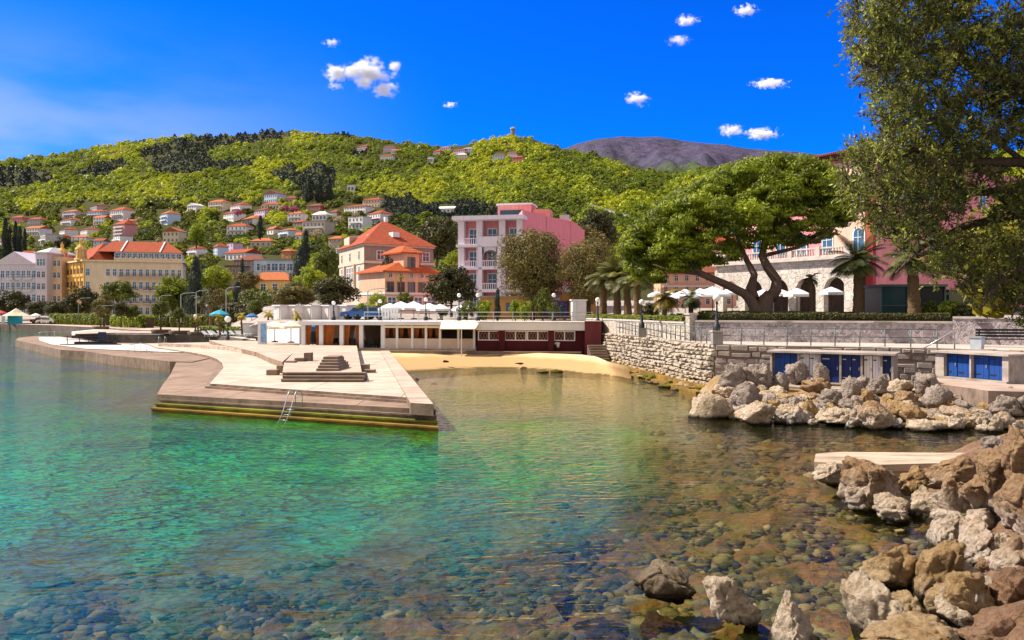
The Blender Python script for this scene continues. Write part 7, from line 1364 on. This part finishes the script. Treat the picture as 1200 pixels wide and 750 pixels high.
# a bronze figure by the white kiosk
def statue():
    d = 86; t = thing('bronze_statue', 'dark bronze standing figure before the orange shop', 'statue', (*at(659, d), 3.8)); m = plain('dark_bronze', (.03, .05, .06), .5, .3, metal=.4)
    MB().lathe([(.42, 0), (.42, .12), (.34, .16), (0, .16)], n=4, smooth=False).build('plinth', SOIL, t)
    me = bpy.data.meshes.new('figure'); J = [((0, 0, .95), .15), ((0, 0, 1.2), .15), ((0, 0, 1.45), .17), ((0, 0, 1.6), .065), ((0, -.02, 1.74), .105), ((0, -.02, 1.84), .09), ((-.2, 0, 1.5), .07), ((-.27, -.05, 1.2), .055), ((-.2, -.18, 1.0), .045), ((.2, 0, 1.5), .07), ((.3, 0, 1.2), .055), ((.3, -.05, .95), .045), ((-.1, 0, .85), .1), ((-.12, 0, .5), .075), ((-.12, 0, .2), .05), ((-.13, -.14, .19), .04), ((.1, 0, .85), .1), ((.14, -.06, .5), .075), ((.14, 0, .2), .05), ((.16, -.14, .19), .04)]
    E = [(0, 1), (1, 2), (2, 3), (3, 4), (4, 5), (2, 6), (6, 7), (7, 8), (2, 9), (9, 10), (10, 11), (0, 12), (12, 13), (13, 14), (14, 15), (0, 16), (16, 17), (17, 18), (18, 19)]
    me.from_pydata([j[0] for j in J], E, []); me.materials.append(m); o = link('figure', me, t); o.modifiers.new('skin', 'SKIN')
    for i, j in enumerate(J): me.skin_vertices[0].data[i].radius = (j[1], j[1]*.9); me.skin_vertices[0].data[i].use_root = i == 0
    s = o.modifiers.new('sub', 'SUBSURF'); s.levels = s.render_levels = 2
statue()
# ------------------------------------------------------------------ the near tree whose boughs hang into the picture from the right
def near_tree():
    rs = np.random.RandomState(12); d0 = 13.0; base = Vector((X(1345, d0), d0, 1.2)); t = thing('holm_oak', 'large near oak with small dark leaves hanging from the upper right', 'oak tree', base)
    def L(px, py, d=13.0): return P(px, py, d)-base
    mb = MB(); mb.tube([(0, 0, -.6), L(1345, 420), L(1330, 300), L(1320, 200), L(1300, 60), L(1290, -90), L(1275, -175)], [.42, .34, .30, .25, .17, .09, .02], 12)
    limbs = [((1330, 300, 13), (1270, 235, 12.8), (1200, 190, 12.6), (1130, 190, 12.5), (1070, 175, 12.4), (1030, 150, 12.3)), ((1320, 230, 13), (1250, 130, 13), (1180, 90, 13.2), (1100, 60, 13.4), (1040, 60, 13.5), (1000, 95, 13.5)), ((1330, 320, 13), (1270, 290, 13.4), (1200, 250, 13.6), (1130, 265, 13.6), (1080, 290, 13.5), (1050, 320, 13.4)),
             ((1310, 120, 13), (1250, 20, 12.4), (1170, -20, 12.2), (1080, -10, 12.2), (1020, 15, 12.2)), ((1335, 350, 13), (1270, 330, 12.4), (1220, 310, 12.2), (1180, 320, 12.1), (1150, 360, 12.0)), ((1330, 280, 13), (1250, 215, 14), (1160, 225, 14.2), (1080, 225, 14.3), (1010, 225, 14.2)), ((1200, 190, 12.6), (1150, 150, 12.4), (1110, 110, 12.2)), ((1130, 190, 12.5), (1100, 230, 12.3), (1080, 270, 12.2)), ((1070, 175, 12.4), (1040, 190, 12.2), (1000, 190, 12.1)), ((1200, 250, 13.6), (1150, 220, 13.4), (1090, 205, 13.2)), ((1250, 130, 13), (1200, 150, 12.6), (1150, 130, 12.2)), ((1220, 310, 12.2), (1200, 345, 12.1), (1185, 372, 12))]
    nodes = []
    for k, l in enumerate(limbs):
        pts = [L(*p) for p in l]; r0 = .13 if k < 6 else .05; mb.tube(pts, [r0*(1-.85*i/(len(pts)-1)) for i in range(len(pts))], 7)
        for i in range(len(pts)-1):
            for f in (0, .25, .5, .75): nodes.append(pts[i].lerp(pts[i+1], f))
    # where the foliage is: photo outline of the left edge, with gaps
    edge = np.array([(-60, 985), (0, 1000), (15, 992), (35, 978), (50, 1002), (70, 985), (90, 1005), (115, 992), (130, 1002), (150, 1020), (165, 1005), (185, 982), (200, 985), (215, 975), (235, 985), (250, 1005), (265, 1010), (280, 1040), (300, 1062), (320, 1082), (332, 1104), (345, 1134), (362, 1168), (385, 1180), (400, 1200)])
    na = np.array([list(n) for n in nodes]); C, D, T, NV = [], [], [], []; n = 0
    while n < 3500:
        py = rs.uniform(-55, 395); px = rs.uniform(970, 1290)
        if n >= 2500: py = rs.uniform(-190, 390); px = rs.uniform(1215, 1440)
        e = np.interp(py, edge[:, 0], edge[:, 1])
        if px < e+rs.exponential(10): continue
        g = vnoise(px/34, py/26, 61)*.6+vnoise(px/13, py/11, 71)*.4
        if g < (.36 if py < 260 else .42)-.22*(px < 1085 and 165 < py < 290)+.12*(170 < py < 225 and px > 1110): continue
        dd = rs.uniform(11.4, 14.6); c = np.array(L(px, py, dd)); n += 1
        j = np.argmin(((na-c)**2).sum(1)); a = na[j]; dv = unit(c-a+np.array([0, 0, .2]))
        if len(na) < 1500: na = np.vstack([na, c[None]])
        m_ = a+(c-a)*.5+rs.normal(0, .06, 3); mb.tube([a, m_, c], [.014, .010, .004], 4, cap=False)
        dirs = unit(rs.normal(size=(4, 3))*.7+dv); tn = np.clip(rs.normal(.48, .24), 0, 1)
        for q in dirs:
            ln = rs.uniform(.16, .38); tip = c+q*ln; mb.tube([c, tip], [.005, .002], 3, cap=False); k = rs.randint(11, 18)
            f = rs.uniform(0, 1.05, k)[:, None]; pos = c+q*ln*f+rs.normal(0, .012, (k, 3)); ax = unit(q*.6+rs.normal(size=(k, 3))*.75)
            C.append(pos); D.append(ax); T.append(np.clip(tn+rs.normal(0, .2, k), 0, 1)); NV.append(unit(rs.normal(size=(k, 3))*.8+np.array([0, 0, .9])))
    mb.build('trunk', BARK, t)
    C, D, T, NV = map(np.concatenate, (C, D, T, NV)); m = len(C); Ln = rs.uniform(.024, .046, (m, 1)); Wd = Ln*rs.uniform(.30, .42, (m, 1)); b = unit(np.cross(NV, D)); up = np.cross(D, b)
    V = np.stack([C, C+D*Ln*.9+b*Wd+up*.004, C+D*Ln*2, C+D*Ln*.9-b*Wd+up*.004], 1).reshape(-1, 3)
    link('crown', npmesh('oak_crown', V, np.arange(4*m).reshape(m, 4), 4, L_FORE, T), t)
near_tree()
tree('yellow_leaved_tree', 'sunlit yellow-leaved tree behind the oak boughs at the right edge', 'tree', X(1230, 22), 22, 1.2, 7.6, 5.4, 'yellow', 0, None, .42)
# ------------------------------------------------------------------ clouds: soft volumes high behind the hills
def cloud(label, x0, x1, y0, y1, seed, dens=.05, d=9500.0):
    c = P((x0+x1)/2, (y0+y1)/2, d); w = (x1-x0)/2*d/F; h = (y1-y0)/2*d/F
    m, nt, out = newmat('cloud_vapour'); tc = nd(nt, 'TexCoord'); p = tc.outputs['Object']
    nz = nd(nt, 'TexNoise', {'Vector': nd(nt, 'Mapping', {0: p, 'Location': (seed*3.7, seed*1.3, 0), 'Scale': (1.0*w/max(h, 1)*.6, 1, .75)}).outputs[0], 'Scale': 2.6, 'Detail': 8, 'Roughness': .64})
    ln = nd(nt, 'VectorMath', {0: p}, operation='LENGTH'); fall = nd(nt, 'MapRange', {0: ln.outputs[1], 1: .1, 2: .95, 3: .42, 4: -.40})
    s = nd(nt, 'SeparateXYZ', {0: p}); f = math_(nt, 'ADD', math_(nt, 'SUBTRACT', math_(nt, 'MULTIPLY', nz.outputs[0], 2.3), .65), fall.outputs[0]); den = nd(nt, 'MapRange', {0: f, 1: .55, 2: .95, 3: 0, 4: dens*1.5})
    v = nd(nt, 'VolumePrincipled', {'Color': (.995, .995, 1), 'Density': den.outputs[0], 'Anisotropy': .1}); nt.links.new(v.outputs[0], out.inputs[1]); m.cycles.volume_step_rate = 1.0
    me = bpy.data.meshes.new('cloud'); me.from_pydata(ICO[2][0].tolist(), [], ICO[2][1].tolist()); me.materials.append(m); o = link('cloud', me, None, c, 0, (w*1.55, max(h, w*.6), h*1.6)); tag(o, label, 'cloud', 'small white clouds')
for i, a in enumerate(((404, 456, 68, 104, 'largest puffy white cloud in the left half of the sky'), (379, 408, 75, 97, 'white cloud joined to the left of the largest one'), (434, 466, 94, 116, 'white cloud just below right of the largest one'), (383, 403, 96, 106, 'tiny cloud wisp below the largest cloud'), (454, 470, 70, 90, 'thin wisp at the right end of the largest cloud'), (378, 398, 45, 55, 'tiny faint cloud above the largest one'), (519, 536, 119, 127, 'tiny low cloud left of the middle of the sky'), (731, 762, 108, 124, 'slanted small cloud above the far mountain'), (792, 819, 17, 31, 'bright small cloud near the top middle'), (782, 809, 41, 54, 'faint cloud under the bright top one'), (858, 888, 5, 19, 'small cloud at the very top, right of the bright one'), (880, 924, 92, 104, 'flat cloud left of the oak boughs'), (842, 872, 145, 160, 'bright small cloud above the pine'), (872, 914, 150, 164, 'long low cloud right of the bright one above the pine'))):
    cloud(a[4], *a[:4], i+1, .022 if (i in (3, 4, 5, 9)) else .045)
